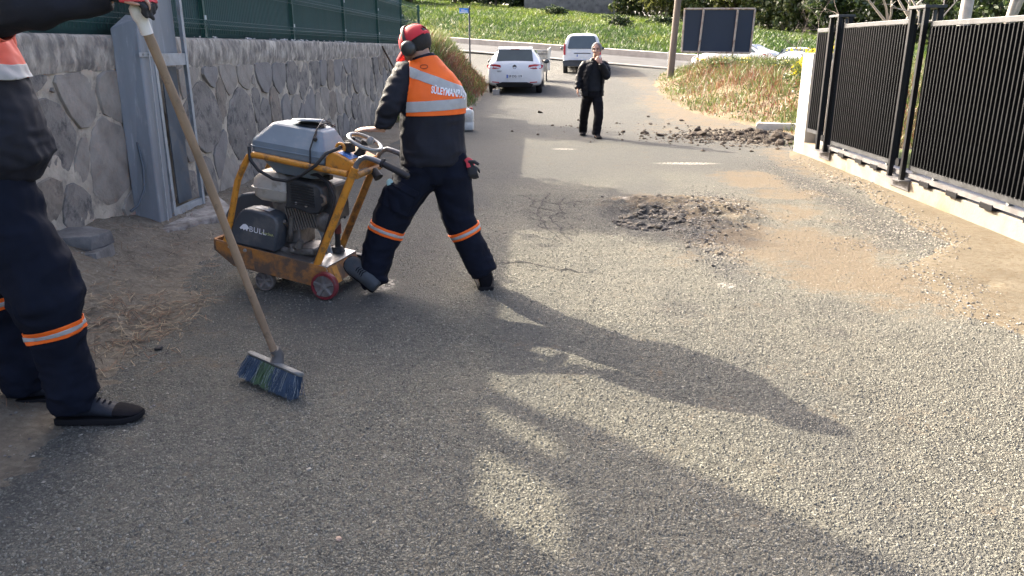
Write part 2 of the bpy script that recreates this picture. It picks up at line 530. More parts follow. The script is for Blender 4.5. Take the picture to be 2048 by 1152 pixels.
def road_attrs(x, y):
    P = np.stack([x, y], 1)
    n = 0.35 * fbm(P * 1.6, 4, 31)
    sand = np.zeros(len(x))
    for (cx, cy, rx, ry, a) in [(2.65, 9.6, 0.42, 0.75, 0.85), (2.05, 6.25, 0.75, 0.72, 1.0), (2.3, 5.35, 0.62, 0.55, 0.95), (2.75, 8.6, 0.5, 0.35, 0.8), (1.75, 7.6, 0.5, 0.8, 0.75), (2.5, 7.6, 0.55, 0.55, 0.6),
                                (2.5, 4.75, 0.5, 0.35, 0.7), (1.35, 8.2, 0.7, 0.35, 0.75), (1.2, 5.9, 0.5, 0.35, 0.35), (3.7, 19.5, 0.9, 6.5, 0.8), (3.0, 16, 1.1, 2.2, 0.45), (4.0, 30, 0.7, 8, 0.5), (3.7, 11, 0.35, 2, 0.7),
                                (-2.1, 4.4, 0.5, 2.2, 0.28), (-2.2, 12, 0.5, 4, 0.3), (1.2, 13, 1.4, 2.5, 0.10), (0.9, 3.4, 1.0, 1.6, 0.12)]:
        sand = np.maximum(sand, a * blob(x, y, cx, cy, rx, ry, 0.6))
    sand = np.where(sand > 0.02, np.clip(sand + n * sand, 0, 1.2), 0)
    dark = np.zeros(len(x))
    for (cx, cy, rx, ry, a, ro) in [(3.22, 8.6, 0.22, 1.9, 0.9, 0.03), (3.15, 6.9, 0.5, 0.5, 0.85, 0), (2.85, 6.25, 0.5, 0.22, 0.7, 0), (1.40, 6.1, 0.22, 0.75, 0.75, 0), (1.95, 7.9, 0.3, 0.55, 0.8, 0),
                                    (0.9, 4.55, 0.16, 0.16, 0.6, 0), (1.68, 4.18, 0.14, 0.1, 0.9, 0), (1.79, 4.6, 0.45, 0.25, 0.45, 0), (HOLE[0] + 0.08, HOLE[1], 0.55, 0.8, 1.0, 0.25), (3.3, 13.8, 1.6, 0.8, 0.8, 0),
                                    (2.2, 3.4, 1.6, 0.9, 0.35, 0), (2.4, 10.6, 1.3, 0.6, 0.4, 0), (3.1, 4.7, 0.3, 0.25, 0.0, 0), (0.25, 7.4, 0.45, 1.0, 0.25, 0), (-0.75, 6.2, 0.5, 0.5, 0.4, 0)]:
        dark = np.maximum(dark, a * blob(x, y, cx, cy, rx, ry, 0.55, ro))
    dark = np.clip(dark * (1 + 0.8 * fbm(P * 2.6, 4, 33)), 0, 1)
    dark = np.maximum(dark, 0.5 * (1 - sstep(0.004, 0.04, crack_depth(x, y))))
    chalk = np.zeros(len(x))
    for (cx, cy, rx, ry, a) in [(2.1, 10.95, 0.38, 0.10, 0.9), (0.42, 12.5, 0.16, 0.09, 0.8), (-1.03, 5.03, 0.06, 0.13, 1.0), (-1.12, 4.85, 0.03, 0.05, 0.7), (1.3, 5.08, 0.05, 0.06, 0.8), (0.95, 8.2, 0.07, 0.1, 0.6)]:
        chalk = np.maximum(chalk, a * blob(x, y, cx, cy, rx, ry, 0.5))
    wet = np.zeros(len(x))
    dust = np.clip(1 - 0.95 * sstep(6.5, 12, y) + 0.5 * fbm(P * 0.7, 4, 37), 0.05, 1) * np.clip(0.85 + 0.9 * fbm(np.stack([x * 1.6, y * 0.5], 1), 4, 38), 0.25, 1)
    dust = np.where(x < -0.6, np.minimum(dust, 0.75), dust)
    dust = dust * (1 - 0.55 * sstep(0.05, 0.35, fbm(np.stack([x * 0.9 + 3, y * 0.35], 1), 4, 39)))
    return {'sand': sand, 'dark': dark, 'chalk': chalk, 'wet': wet, 'dust': dust}

rx_ = np.concatenate([np.arange(-5.0, -2.4, 0.06), np.arange(-2.4, 4.1, 0.024), np.arange(4.1, 12.0, 0.25)])
ry_ = axis_steps(-2.0, 46.0, lambda y: 0.12 if y < 1.4 else (0.024 if y < 8.8 else 0.024 + (y - 8.8) * 0.012))
road = sheet('road', rx_, ry_, road_z, ASPHALT, road_attrs)
tag(road, kind='structure')

# left verge: packed soil rising to the foot of the wall; its rim runs under the asphalt along a ragged line
VE = [(-6, -1.6), (2.0, -1.75), (2.49, -1.86), (2.98, -1.95), (3.79, -2.0), (4.55, -2.1), (5.4, -2.45), (6.3, -2.6), (7.5, -2.45), (9.02, -2.4), (12.3, -2.45), (15, -2.2), (17.7, -2.02), (21, -1.75), (27, -1.7), (31, -1.9), (40, -3.5)]
def verge_edge(y): return np.interp(y, [a for a, b in VE], [b for a, b in VE])
def verge_z(x, y):
    P = np.stack([x, y], 1)
    d = verge_edge(y) - x + 0.16 * fbm(P * 2.4, 4, 41)
    up = terrain(x, y)
    rise = wall_rise(y) * sstep(0.15, 1.5, d) + 0.05 * sstep(0.1, 1.2, d)
    bank = 1.62 * sstep(0.0, 1.9, verge_edge(y) - 0.10 - x) * sstep(18.6, 21.5, y + 0.5 * (x + 3)) * (1 - sstep(31, 37, y))
    bank = bank * (0.9 + 0.15 * fbm(P * 0.8, 3, 44))
    z = up + rise + bank + 0.018 * fbm(P * 3.2, 4, 42) * sstep(0, 0.5, d) + 0.006 * vnoise(P * 24, 43)
    return z + np.where(d > 0, 0.012 * sstep(0, 0.2, d), np.maximum(d, -0.5) * 0.35) - 0.004
verge = sheet('dirt_verge', np.concatenate([np.arange(-9, -3.7, 0.4), np.arange(-3.7, -1.1, 0.04)]), axis_steps(-2.0, 38.0, lambda y: 0.15 if y < 1.4 else (0.04 if y < 9 else 0.04 + (y - 9) * 0.015)), verge_z, VERGE)
tag(verge, kind='structure')

# right bank of soil beyond the white pier
RB = [(11.5, 6.2), (12.6, 5.0), (13.2, 4.75), (14.76, 4.75), (16.72, 4.45), (18.55, 4.05), (21, 3.8), (24.92, 3.9), (30, 4.3), (35, 5.2), (38.5, 7.5)]
def rbank_edge(y): return np.interp(y, [a for a, b in RB], [b for a, b in RB])
def rbank_z(x, y):
    P = np.stack([x, y], 1)
    d = x - rbank_edge(y) + 0.25 * fbm(P * 1.2, 4, 51)
    up = terrain(x, y)
    h = 0.62 * sstep(0.2, 2.6, d) * sstep(13.2, 18, y + 0.4 * (x - 4.5)) * (1 - sstep(32, 37.5, y + 0.25 * (x - 6)))
    z = up + h * (1 + 0.25 * fbm(P * 0.9, 3, 52)) + 0.03 * fbm(P * 3, 4, 53) * sstep(0, 0.6, d)
    return z + np.where(d > 0, 0.012, np.maximum(d, -0.5) * 0.3) - 0.004
rbank = sheet('earth_bank', np.arange(3.2, 16, 0.12), axis_steps(11.6, 39.5, lambda y: 0.12), rbank_z, BANK)
tag(rbank, kind='structure')

# poured concrete apron in front of the gate
AE = [(-3, 2.9), (2.5, 3.1), (3.6, 2.95), (4.24, 2.8), (4.56, 2.66), (4.81, 2.73), (5.14, 2.75), (5.65, 2.79), (6.0, 3.1), (6.34, 3.43), (7.26, 3.52), (8.41, 3.66), (9.39, 3.76), (10.18, 3.70), (11.79, 3.8), (12.3, 4.0)]
def apron_edge(y): return np.interp(y, [a for a, b in AE], [b for a, b in AE])
def apron_z(x, y):
    P = np.stack([x, y], 1)
    d = x - apron_edge(y) + 0.10 * fbm(P * 3.5, 4, 61)
    d = d - 0.5 * np.clip(0.32 - np.hypot((x - 3.12) / 1.0, (y - 5.15) / 1.2), 0, 1) * 2.2
    return 0.012 + 0.004 * fbm(P * 3, 3, 62) + np.where(d > 0, 0.010 * sstep(0, 0.12, d), np.maximum(d, -0.4) * 0.25) - 0.004
apron = sheet('concrete_apron', np.arange(2.3, 4.25, 0.03), np.concatenate([np.arange(-2, 3, 0.15), np.arange(3, 12.35, 0.035)]), apron_z, SAND_CONC)
tag(apron, kind='structure')

# cross street: carriageway, near edge line, kerb and pavement strip, all following the same slope
def strip(name, q0, q1, dz, mat, s0=-95, s1=20, n=80, m=3, thick=0.0, uneven=0.0):
    V = []; Fq = []
    S = np.linspace(s0, s1, n); Q = np.linspace(q0, q1, m)
    for s_ in S:
        for q_ in Q:
            x = UX * s_ + NX * q_; y = UY * s_ + NY * q_
            V.append((x, y, street_z(max(-120, min(60, UX * x + UY * y))) + dz))
    for i in range(n - 1):
        for j in range(m - 1):
            a = i * m + j
            Fq.append((a, a + 1, a + m + 1, a + m))
    b = B(); b.add(V, Fq)
    if thick:
        nn = len(V)
        b.add([(v[0], v[1], v[2] - thick) for v in V[0::m]] + V[0::m], [(k, k + 1, n + k + 1, n + k) for k in range(n - 1)])
    return obj(name, b, mat, None, None, 0, (0, 0, 0))
ROADGREY = M('street_asphalt', (0.10, 0.10, 0.10), 0.95, var=0.2, scale=0.8, bump=0.5, bscale=30, spec=0.05)
KERBC = M('kerb_concrete', (0.36, 0.34, 0.30), 0.85, var=0.15, scale=2.0, bump=0.3, bscale=25, dirt=(0.2, 0.18, 0.15), dirt_amt=0.35)
KERBD = M('pavement_concrete', (0.30, 0.27, 0.235), 0.9, var=0.2, scale=2.0, bump=0.3, bscale=25)
tag(strip('street', 32.0, 40.5, 0.02, ROADGREY), kind='structure')
tag(strip('edge_line', 32.6, 33.1, 0.024, M('worn_white_line', (0.36, 0.35, 0.32), 0.9, spec=0.1, dirt=(0.16, 0.16, 0.155), dirt_amt=0.75, dirt_scale=2.5)), kind='structure')
tag(strip('kerb', 40.5, 40.58, 0.36, KERBD, thick=0.40), kind='structure')
tag(strip('pavement', 40.58, 41.7, 0.352, KERBC), kind='structure')

# open cracks: dark ragged seams in the surface
CRM = M('crack_shadow', (0.014, 0.013, 0.012), 0.95)
rsc = random.Random(31)
for pl in CRACKS:
    pts = []
    for (ax, ay), (bx_, by_) in zip(pl[:-1], pl[1:]):
        m_ = max(2, int(math.hypot(bx_ - ax, by_ - ay) / 0.035))
        for k in range(m_):
            t = k / m_
            pts.append((ax + (bx_ - ax) * t + rsc.gauss(0, 0.009), ay + (by_ - ay) * t + rsc.gauss(0, 0.012)))
    pts.append(pl[-1])
    V = []; Fq = []
    for k, p in enumerate(pts):
        q0, q1 = pts[max(0, k - 1)], pts[min(len(pts) - 1, k + 1)]
        dx, dy = q1[0] - q0[0], q1[1] - q0[1]; L_ = math.hypot(dx, dy) or 1
        w_ = (0.0035 + 0.006 * rsc.random()) * (1 if 0 < k < len(pts) - 1 else 0.2)
        for e in (-1, 1):
            x, y = p[0] - dy / L_ * w_ * e, p[1] + dx / L_ * w_ * e
            V.append((x, y, float(road_z(np.array([x]), np.array([y]))[0]) + 0.0035))
        if k: Fq.append((2 * k - 2, 2 * k - 1, 2 * k + 1, 2 * k))
    b = B(); b.add(V, Fq); obj('crack', b, CRM, road)
# ------------------------------------------------------------------ stone retaining wall on the left
WX = -3.45
STONE_MATS = [M('wall_stone_slate', (0.225, 0.205, 0.172), 0.85, var=0.28, scale=5, bump=2.4, bscale=24, dirt=(0.065, 0.062, 0.06), dirt_amt=0.45, dirt_scale=9),
              M('wall_stone_grey', (0.275, 0.245, 0.20), 0.85, var=0.28, scale=6, bump=2.6, bscale=24, dirt=(0.27, 0.25, 0.21), dirt_amt=0.35, dirt_scale=8),
              M('wall_stone_blue', (0.205, 0.192, 0.172), 0.8, var=0.25, scale=4, bump=2.0, bscale=34, dirt=(0.22, 0.21, 0.19), dirt_amt=0.35, dirt_scale=8),
              M('wall_stone_brown', (0.245, 0.208, 0.16), 0.88, var=0.3, scale=7, bump=2.6, bscale=26, dirt=(0.06, 0.055, 0.05), dirt_amt=0.35)]
MORTAR = M('wall_mortar', (0.42, 0.37, 0.285), 0.95, var=0.3, scale=4.5, bump=2.6, bscale=22, dirt=(0.15, 0.135, 0.11), dirt_amt=0.35, dirt_scale=6)
COPING = M('coping_concrete', (0.42, 0.38, 0.31), 0.93, var=0.4, scale=6, bump=4.0, bscale=14, dirt=(0.165, 0.15, 0.13), dirt_amt=0.62, dirt_scale=7, stretch=(1.4, 1.4, 0.7))
wall = thing('stone_wall', (WX - 0.2, 13, 0), 'long grey rubble stone retaining wall with concrete coping along the lane', 'wall')
ws0, ws1 = 2.4, 24.2
gy_ = np.arange(ws0, ws1 + 0.01, 0.035); gz_ = np.arange(-0.1, 1.42, 0.035)
Y_, Z_ = np.meshgrid(gy_, gz_); yy = Y_.ravel(); zz = Z_.ravel()
mx = WX + 0.006 + 0.017 * fbm(np.stack([yy * 3.2, zz * 3.2], 1), 4, 71) + 0.006 * vnoise(np.stack([yy * 22, zz * 22], 1), 72)
n1_, n2_ = len(gy_), len(gz_)
ii = (np.arange(n2_ - 1)[:, None] * n1_ + np.arange(n1_ - 1)[None, :]).ravel()
arr_obj('mortar', np.stack([mx, yy, zz], 1), np.stack([ii, ii + 1, ii + n1_ + 1, ii + n1_], 1), MORTAR, wall, 180)
b = B(); b.box((WX - 0.25, (ws0 + ws1) / 2, 0.68), (0.40, ws1 - ws0, 1.5))
obj('core', b, MORTAR, wall)
# coping: rough cast band with a ragged lower lip
ny_ = int((ws1 - ws0) / 0.03); rings = []
cy_ = np.linspace(ws0 - 0.02, ws1 + 0.02, ny_)
lowz = 1.37 + 0.035 * fbm(np.stack([cy_ * 2.2, cy_ * 0], 1), 4, 75)
prof = [(-0.42, 1.40), (-0.42, 1.645), (-0.30, 1.655), (-0.12, 1.652), (0.0, 1.648), (0.016, 1.640), (0.024, 1.625), (0.026, 1.59), (0.027, 1.55), (0.026, 1.51), (0.025, 1.47), (0.022, 1.43), (0.006, 0)]
for k, y in enumerate(cy_):
    r = []
    for j, (dx, z) in enumerate(prof):
        if j == len(prof) - 1: z = lowz[k]
        nn = noise.noise(Vector((y * 4, z * 9, j * 0.3))) * 0.012 + noise.noise(Vector((y * 13, z * 21, 3))) * 0.012
        r.append((WX + dx + (nn if j > 3 else 0), y, z + (nn * 0.6 if 0 < j < 6 else 0)))
    rings.append(r)
b = B(); b.loft(rings)
obj('coping', b, COPING, wall, 60)

SEEDS = [(5.36, 1.39), (5.79, 1.24), (6.36, 1.22), (5.45, 0.97), (6.14, 0.67), (5.14, 0.79), (6.35, 0.99), (6.22, 1.41), (5.53, 1.18), (5.55, 0.4), (5.24, 0.57), (6.31, 0.35), (6.02, 1.07), (7.76, 1.27), (8.23, 1.24), (8.74, 1.22), (9.24, 1.28), (9.84, 1.21), (9.54, 1.09), (10.51, 1.13), (10.98, 1.1), (11.57, 1.09), (12.2, 1.18), (13.08, 1.13), (13.58, 1.14), (14.79, 1.05), (7.99, 0.87), (9.01, 0.7), (9.56, 0.92), (9.77, 0.78), (10.22, 0.82), (10.65, 0.79), (11.06, 0.74), (11.77, 0.69), (12.23, 0.66), (13.1, 0.62), (14.18, 0.54), (8.24, 0.5), (8.54, 0.24), (7.9, 0.39), (7.62, 0.68), (8.48, 1.04), (9.92, 0.36), (10.74, 0.33), (11.45, 0.29), (12.42, 0.28), (13.54, 0.23), (8.91, 1.04), (7.23, 1.18), (6.94, 0.85), (7.19, 0.5), (6.74, 0.47), (11.27, 0.52)]
BIG = {(6.14, 0.67): 0.10, (5.79, 1.24): 0.05, (5.45, 0.97): 0.06, (6.36, 1.22): 0.05, (7.99, 0.87): 0.12, (9.01, 0.7): 0.14, (11.77, 0.69): 0.05, (6.35, 0.99): -0.05, (6.22, 1.41): -0.05, (9.54, 1.09): -0.04, (8.91, 1.04): -0.05, (6.02, 1.07): -0.05}
rs = random.Random(5)
cand = 0
while cand < 6000:
    cand += 1
    p = (rs.uniform(ws0 + 0.1, ws1 - 0.1), rs.uniform(0.08, 1.33))
    dmin = 0.36 if p[0] < 15 else 0.40
    if all(math.hypot(p[0] - q[0], (p[1] - q[1]) * 0.85) > dmin for q in SEEDS):
        SEEDS.append(p)
def clip(poly, a, b_, c):      # keep a*x+b*y<=c
    out = []
    for i in range(len(poly)):
        p, q = poly[i], poly[(i + 1) % len(poly)]
        dp = a * p[0] + b_ * p[1] - c; dq = a * q[0] + b_ * q[1] - c
        if dp <= 0: out.append(p)
        if (dp < 0) != (dq < 0) and dp != dq:
            t = dp / (dp - dq); out.append((p[0] + t * (q[0] - p[0]), p[1] + t * (q[1] - p[1])))
    return out
for si, s_ in enumerate(SEEDS):
    w1 = BIG.get(s_, 0.0)
    poly = [(s_[0] - 1, -0.05), (s_[0] + 1, -0.05), (s_[0] + 1, 1.385), (s_[0] - 1, 1.385)]
    poly = [(min(max(p[0], ws0), ws1), p[1]) for p in poly]
    for t_ in SEEDS:
        if t_ is s_ or abs(t_[0] - s_[0]) > 1.6: continue
        w2 = BIG.get(t_, 0.0)
        a = 2 * (t_[0] - s_[0]); b_ = 2 * (t_[1] - s_[1])
        c = t_[0] ** 2 + t_[1] ** 2 - s_[0] ** 2 - s_[1] ** 2 + w1 - w2
        poly = clip(poly, a, b_, c)
        if len(poly) < 3: break
    if len(poly) < 3: continue
    cx = sum(p[0] for p in poly) / len(poly); cz = sum(p[1] for p in poly) / len(poly)
    if cz < wall_rise(cx) - 0.15: continue
    # outline: resample, round, roughen, pull in for the joint
    pts = []
    for i in range(len(poly)):
        p, q = poly[i], poly[(i + 1) % len(poly)]
        Ld = math.hypot(q[0] - p[0], q[1] - p[1])
        m_ = max(1, int(Ld / 0.11))
        for k in range(m_): pts.append((p[0] + (q[0] - p[0]) * k / m_, p[1] + (q[1] - p[1]) * k / m_))
    for _ in range(1):
        pts = [((pts[i - 1][0] + 2 * pts[i][0] + pts[(i + 1) % len(pts)][0]) / 4, (pts[i - 1][1] + 2 * pts[i][1] + pts[(i + 1) % len(pts)][1]) / 4) for i in range(len(pts))]
    gap = rs.choice([0.003, 0.008, 0.013, 0.020])
    outl = []
    for k, p in enumerate(pts):
        d = math.hypot(p[0] - cx, p[1] - cz)
        f = max(0.4, 1 - gap / max(d, 0.03)) + 0.05 * noise.noise(Vector((p[0] * 9, p[1] * 9, si))) + 0.05 * noise.noise(Vector((p[0] * 23, p[1] * 23, si)))
        outl.append((cx + (p[0] - cx) * f, cz + (p[1] - cz) * f))
    n = len(outl)
    dep = rs.uniform(0.012, 0.030); tiltY = rs.uniform(-0.05, 0.05); tiltZ = rs.uniform(-0.05, 0.05)
    V = []; Fs = []
    for (sc, dx) in ((1.0, -0.04), (0.995, dep * 0.55), (0.972, dep * 0.95), (0.55, dep * 1.0)):
        for (py, pz) in outl:
            y = cx + (py - cx) * sc; z = cz + (pz - cz) * sc
            r_ = 0.010 * noise.noise(Vector((y * 12, z * 12, si * 0.7))) if dx > 0 else 0
            V.append((WX + dx + r_ + (tiltY * (y - cx) + tiltZ * (z - cz)) * (1 if dx > 0 else 0), y, z))
    V.append((WX + dep * 1.15 + 0.004, cx, cz))
    for r_ in range(3):
        for k in range(n):
            k2 = (k + 1) % n
            Fs.append((r_ * n + k, r_ * n + k2, (r_ + 1) * n + k2, (r_ + 1) * n + k))
    for k in range(n): Fs.append((3 * n + k, 3 * n + (k + 1) % n, 4 * n))
    b = B(); b.add(V, Fs)
    obj('stone', b, STONE_MATS[rs.choice([0, 0, 1, 1, 2, 3])], wall, 40)

# ------------------------------------------------------------------ green mesh fence on the wall
FX = -3.56
FG = M('green_fence_paint', (0.018, 0.075, 0.062), 0.45, var=0.2)
SHEETM = M('green_privacy_sheet', (0.016, 0.062, 0.058), 0.7, var=0.25, scale=3, bump=0.6, bscale=8, stretch=(1, 3, 0.3))
CLIPW = M('pale_plastic_clip', (0.5, 0.55, 0.52), 0.5)
fence = thing('mesh_fence', (FX, 13, 1.65), 'green welded mesh fence with dark green privacy sheets on the stone wall', 'fence')
FP = [2.3, 5.4, 8.5, 11.6, 14.7, 17.8, 20.9, 24.0]
post0 = None
for y in FP:
    b = B(); b.box((FX, y, 2.17), (0.06, 0.06, 1.14)); b.box((FX, y, 2.748), (0.066, 0.066, 0.016)); b.box((FX, y, 1.656), (0.12, 0.12, 0.012))
    p = obj('post', b, FG, fence)
    for z in (1.86, 2.36):
        b = B(); b.box((FX + 0.037, y, z), (0.014, 0.035, 0.045)); obj('clip', b, CLIPW, p)
for i in range(len(FP) - 1):
    y0, y1 = FP[i] + 0.035, FP[i + 1] - 0.035
    zs = [1.70, 1.745, 1.79, 1.835, 1.88, 2.16, 2.205, 2.25, 2.56, 2.60, 2.64, 2.74]
    xs = [0, 0, 0.028, 0, 0, 0, 0.028, 0, 0, 0.028, 0, 0]
    V = []; Fq = []
    nw = int((y1 - y0) / 0.05)
    r_ = 0.0028
    for k in range(nw + 1):
        y = y0 + (y1 - y0) * k / nw
        base = len(V)
        for z, dx in zip(zs, xs):
            x = FX + 0.034 + dx
            V += [(x + r_, y, z), (x - r_ * 0.5, y + r_, z), (x - r_ * 0.5, y - r_, z)]
        for j in range(len(zs) - 1):
            a = base + 3 * j
            for e in range(3): Fq.append((a + e, a + (e + 1) % 3, a + 3 + (e + 1) % 3, a + 3 + e))
    for z, dx in ((1.745, 0), (1.835, 0), (2.16, 0), (2.25, 0), (2.56, 0), (2.64, 0), (1.79, 0.028), (2.205, 0.028)):
        x = FX + 0.038 + dx; base = len(V)
        for y in (y0, y1): V += [(x + r_, y, z), (x, y, z + r_), (x - r_, y, z), (x, y, z - r_)]
        for e in range(4): Fq.append((base + e, base + (e + 1) % 4, base + 4 + (e + 1) % 4, base + 4 + e))
    arr_obj('wire_mesh', V, Fq, FG, fence)
    if i < 6:
        # the sheet bellies and creases between the posts
        ys = np.linspace(y0, y1, 40); zg = np.linspace(1.645, 2.735, 8)
        Yg, Zg = np.meshgrid(ys, zg); yv, zv = Yg.ravel(), Zg.ravel()
        xv = FX - 0.012 + 0.010 * fbm(np.stack([yv * 2.2, zv * 0.9], 1), 3, 80 + i)
        q_ = (np.arange(7)[:, None] * 40 + np.arange(39)[None, :]).ravel()
        sh = arr_obj('privacy_sheet', np.stack([xv, yv, zv], 1), np.stack([q_, q_ + 1, q_ + 41, q_ + 40], 1), SHEETM, fence, 180)
        sd = sh.modifiers.new('thick', 'SOLIDIFY'); sd.thickness = 0.004
# crumbs of broken glass and paper lying along the coping
b = B()
for k in range(60):
    y = rs.uniform(7.6, 15.5); x = WX - rs.uniform(0.02, 0.12); s_ = rs.uniform(0.008, 0.026)
    b.box((x, y, 1.662), (s_, s_ * rs.uniform(0.6, 2.4), s_ * 0.7), Matrix.Rotation(rs.uniform(0, 3), 3, 'Z') @ Matrix.Rotation(rs.uniform(-.5, .5), 3, 'X'))
tag(obj('litter', b, M('pale_litter', (0.6, 0.58, 0.54), 0.6)), 'pale crumbs of litter along the top of the stone wall', 'litter', kind='stuff')

# ------------------------------------------------------------------ steel meter frame leaning by the wall
GALV = M('galvanised_steel', (0.36, 0.39, 0.40), 0.5, 0.35, var=0.2, scale=9, bump=0.3, bscale=40, dirt=(0.24, 0.23, 0.20), dirt_amt=0.3)
BOXP = M('blue_grey_enamel', (0.205, 0.228, 0.24), 0.5, var=0.12, scale=3, dirt=(0.33, 0.35, 0.35), dirt_amt=0.2, dirt_scale=9, stretch=(3, 3, 0.5))
DARKP = M('dark_grey_panel', (0.085, 0.105, 0.12), 0.55, var=0.25, scale=4, dirt=(0.16, 0.15, 0.13), dirt_amt=0.3)
fr = thing('meter_frame', (-3.3, 6.85, 0.12), 'tall grey steel cable frame with a long box, standing on a concrete pad', 'steel frame')
b = B()
b.hexa([(-3.43, 6.34, 0.06), (-3.22, 6.36, 0.06), (-3.22, 6.585, 0.06), (-3.43, 6.585, 0.06), (-3.43, 6.38, 1.70), (-3.23, 6.44, 1.78), (-3.23, 6.66, 1.80), (-3.43, 6.66, 1.82)])
bx = obj('cable_box', b, BOXP, fr, None, 0.012)
b = B(); b.box((-3.206, 6.50, 0.93), (0.006, 0.012, 1.66), Matrix.Rotation(R(2.4), 3, 'X').transposed()); obj('seam', b, GALV, bx)
for dy, nm in ((6.655, 'upright'), (7.265, 'upright')):
    b = B(); b.box((-3.225, dy, 1.17), (0.006, 0.045, 2.20)); b.box((-3.25, dy + (-0.02 if dy < 7 else 0.02), 1.17), (0.045, 0.006, 2.20))
    obj(nm, b, GALV, fr)
for z, h in ((1.455, 0.10), (0.14, 0.06)):
    b = B(); b.box((-3.232, 6.96, z), (0.008, 0.60, h)); b.box((-3.25, 6.96, z + h / 2), (0.04, 0.60, 0.006)); obj('cross_bar', b, GALV, fr)
b = B(); b.box((-3.30, 6.97, 1.86), (0.01, 0.54, 0.72)); obj('back_panel', b, BOXP, fr)
b = B(); b.box((-3.33, 7.10, 0.78), (0.01, 0.28, 1.22)); obj('back_panel', b, DARKP, fr)
b = B()
b.box((-3.218, 6.53, 1.50), (0.004, 0.30, 0.035))
st = obj('strap', b, GALV, fr)
for y in (6.44, 6.54, 6.62):
    b = B(); b.tube([(-3.2145, y + 0.012 * math.cos(t), 1.50 + 0.007 * math.sin(t)) for t in np.linspace(0, 6.28, 13)[:-1]], 0.002, 5, closed=True); obj('slot', b, DARKP, st)
b = B(); b.tube([(-3.36, 6.16, 0.26), (-3.32, 6.22, 0.30), (-3.29, 6.30, 0.42), (-3.30, 6.35, 0.60), (-3.34, 6.39, 0.8)], 0.012, 8); obj('cable', b, DARKP, fr, 60)
PADM = M('rough_pad_concrete', (0.30, 0.28, 0.245), 0.95, var=0.25, scale=7, bump=2.5, bscale=20, dirt=(0.13, 0.11, 0.09), dirt_amt=0.45)
def rough_block(name, pts, z0, z1, mat, seed, amp=0.02, parent=None):
    """polygon block with broken edges"""
    n = len(pts); P = []
    for i in range(n):
        p, q = pts[i], pts[(i + 1) % n]
        m_ = max(2, int(math.hypot(q[0] - p[0], q[1] - p[1]) / 0.07))
        for k in range(m_): P.append((p[0] + (q[0] - p[0]) * k / m_, p[1] + (q[1] - p[1]) * k / m_))
    cx = sum(p[0] for p in P) / len(P); cy = sum(p[1] for p in P) / len(P)
    rings = []
    for (sc, z) in ((1.0, z0), (1.0, z0 + (z1 - z0) * 0.4), (0.99, z1 - 0.012), (0.955, z1), (0.5, z1 + 0.004), (0.02, z1 + 0.002)):
        rings.append([(cx + (p[0] - cx) * sc + amp * noise.noise(Vector((p[0] * 8, p[1] * 8, seed + z * 9))), cy + (p[1] - cy) * sc + amp * noise.noise(Vector((p[0] * 8, p[1] * 8, seed + 40 + z * 9))), z + (amp * 0.35 * noise.noise(Vector((p[0] * 11 * sc, p[1] * 11, seed + 90))) if z > z0 else 0)) for p in P])
    b = B(); b.loft(rings)
    return obj(name, b, mat, parent, 50)
tag(rough_block('concrete_pad', [(-3.05, 6.12), (-2.83, 7.05), (-3.30, 7.78), (-3.44, 7.7), (-3.44, 6.35)], -0.05, 0.105, PADM, 1), 'broken edged concrete pad under the grey steel frame', 'concrete pad')
SLAB = M('slab_stone', (0.125, 0.122, 0.115), 0.85, var=0.3, scale=8, bump=1.8, bscale=25, dirt=(0.22, 0.21, 0.19), dirt_amt=0.3)
tag(rough_block('stone_slab', [(-3.30, 4.92), (-3.02, 5.02), (-3.08, 5.36), (-3.40, 5.30)], 0.05, 0.20, SLAB, 2, 0.012), 'lower of two grey stone slabs stacked at the foot of the wall', 'stone slab')
tag(rough_block('stone_slab', [(-3.42, 5.02), (-3.10, 5.10), (-3.06, 5.33), (-3.30, 5.45), (-3.44, 5.40)], 0.205, 0.30, SLAB, 3, 0.014), 'upper of two grey stone slabs stacked at the foot of the wall', 'stone slab')
b = B(); b.tube([(-3.41, 17.5, 1.58), (-3.30, 18.6, 0.95), (-3.18, 19.6, 0.30), (-3.12, 20.1, 0.02)], [0.02, 0.021, 0.02, 0.022], 8)
tag(obj('wooden_stick', b, M('brown_stick', (0.11, 0.07, 0.045), 0.85, bump=1, bscale=40), None, 60), 'thin brown stick leaning against the far part of the stone wall', 'stick')

# ------------------------------------------------------------------ right: white pier, low wall and black sliding gate
WHITE = M('white_wall_paint', (0.34, 0.332, 0.305), 0.8, var=0.06, scale=3, bump=0.5, bscale=40, dirt=(0.38, 0.33, 0.26), dirt_amt=0.22, dirt_scale=2.5)
LOWW = M('stained_white_wall', (0.20, 0.184, 0.15), 0.85, var=0.18, scale=3, bump=0.8, bscale=45, dirt=(0.19, 0.135, 0.07), dirt_amt=0.55, dirt_scale=1.6)
BLK = M('black_gate_paint', (0.005, 0.0055, 0.007), 0.5, var=0.2, scale=4, spec=0.25)
BLKT = M('dusty_black_rail', (0.035, 0.037, 0.04), 0.5, var=0.3, scale=9)
RAILM = M('grey_steel_track', (0.17, 0.165, 0.165), 0.5, 0.4, var=0.25, scale=5)
gw = thing('garden_wall', (4.2, 9, 0), 'low white rendered wall with a tall end pier, under the black gate', 'wall')
b = B(); b.box((4.23, 12.11, 0.72), (0.44, 0.46, 1.52)); obj('pier', b, WHITE, gw, None, 0.012)
b = B(); b.box((4.27, 11.52, 0.70), (0.20, 0.735, 1.36)); obj('return_panel', b, WHITE, gw, None, 0.008)
b = B(); b.box((4.20, 7.92, 0.065), (0.40, 7.92, 0.25)); obj('plinth', b, LOWW, gw, None, 0.012)
GX = 4.0
SLATM = M('gate_slat_paint', (0.006, 0.007, 0.0085), 0.6, var=0.3, scale=4, spec=0.15)
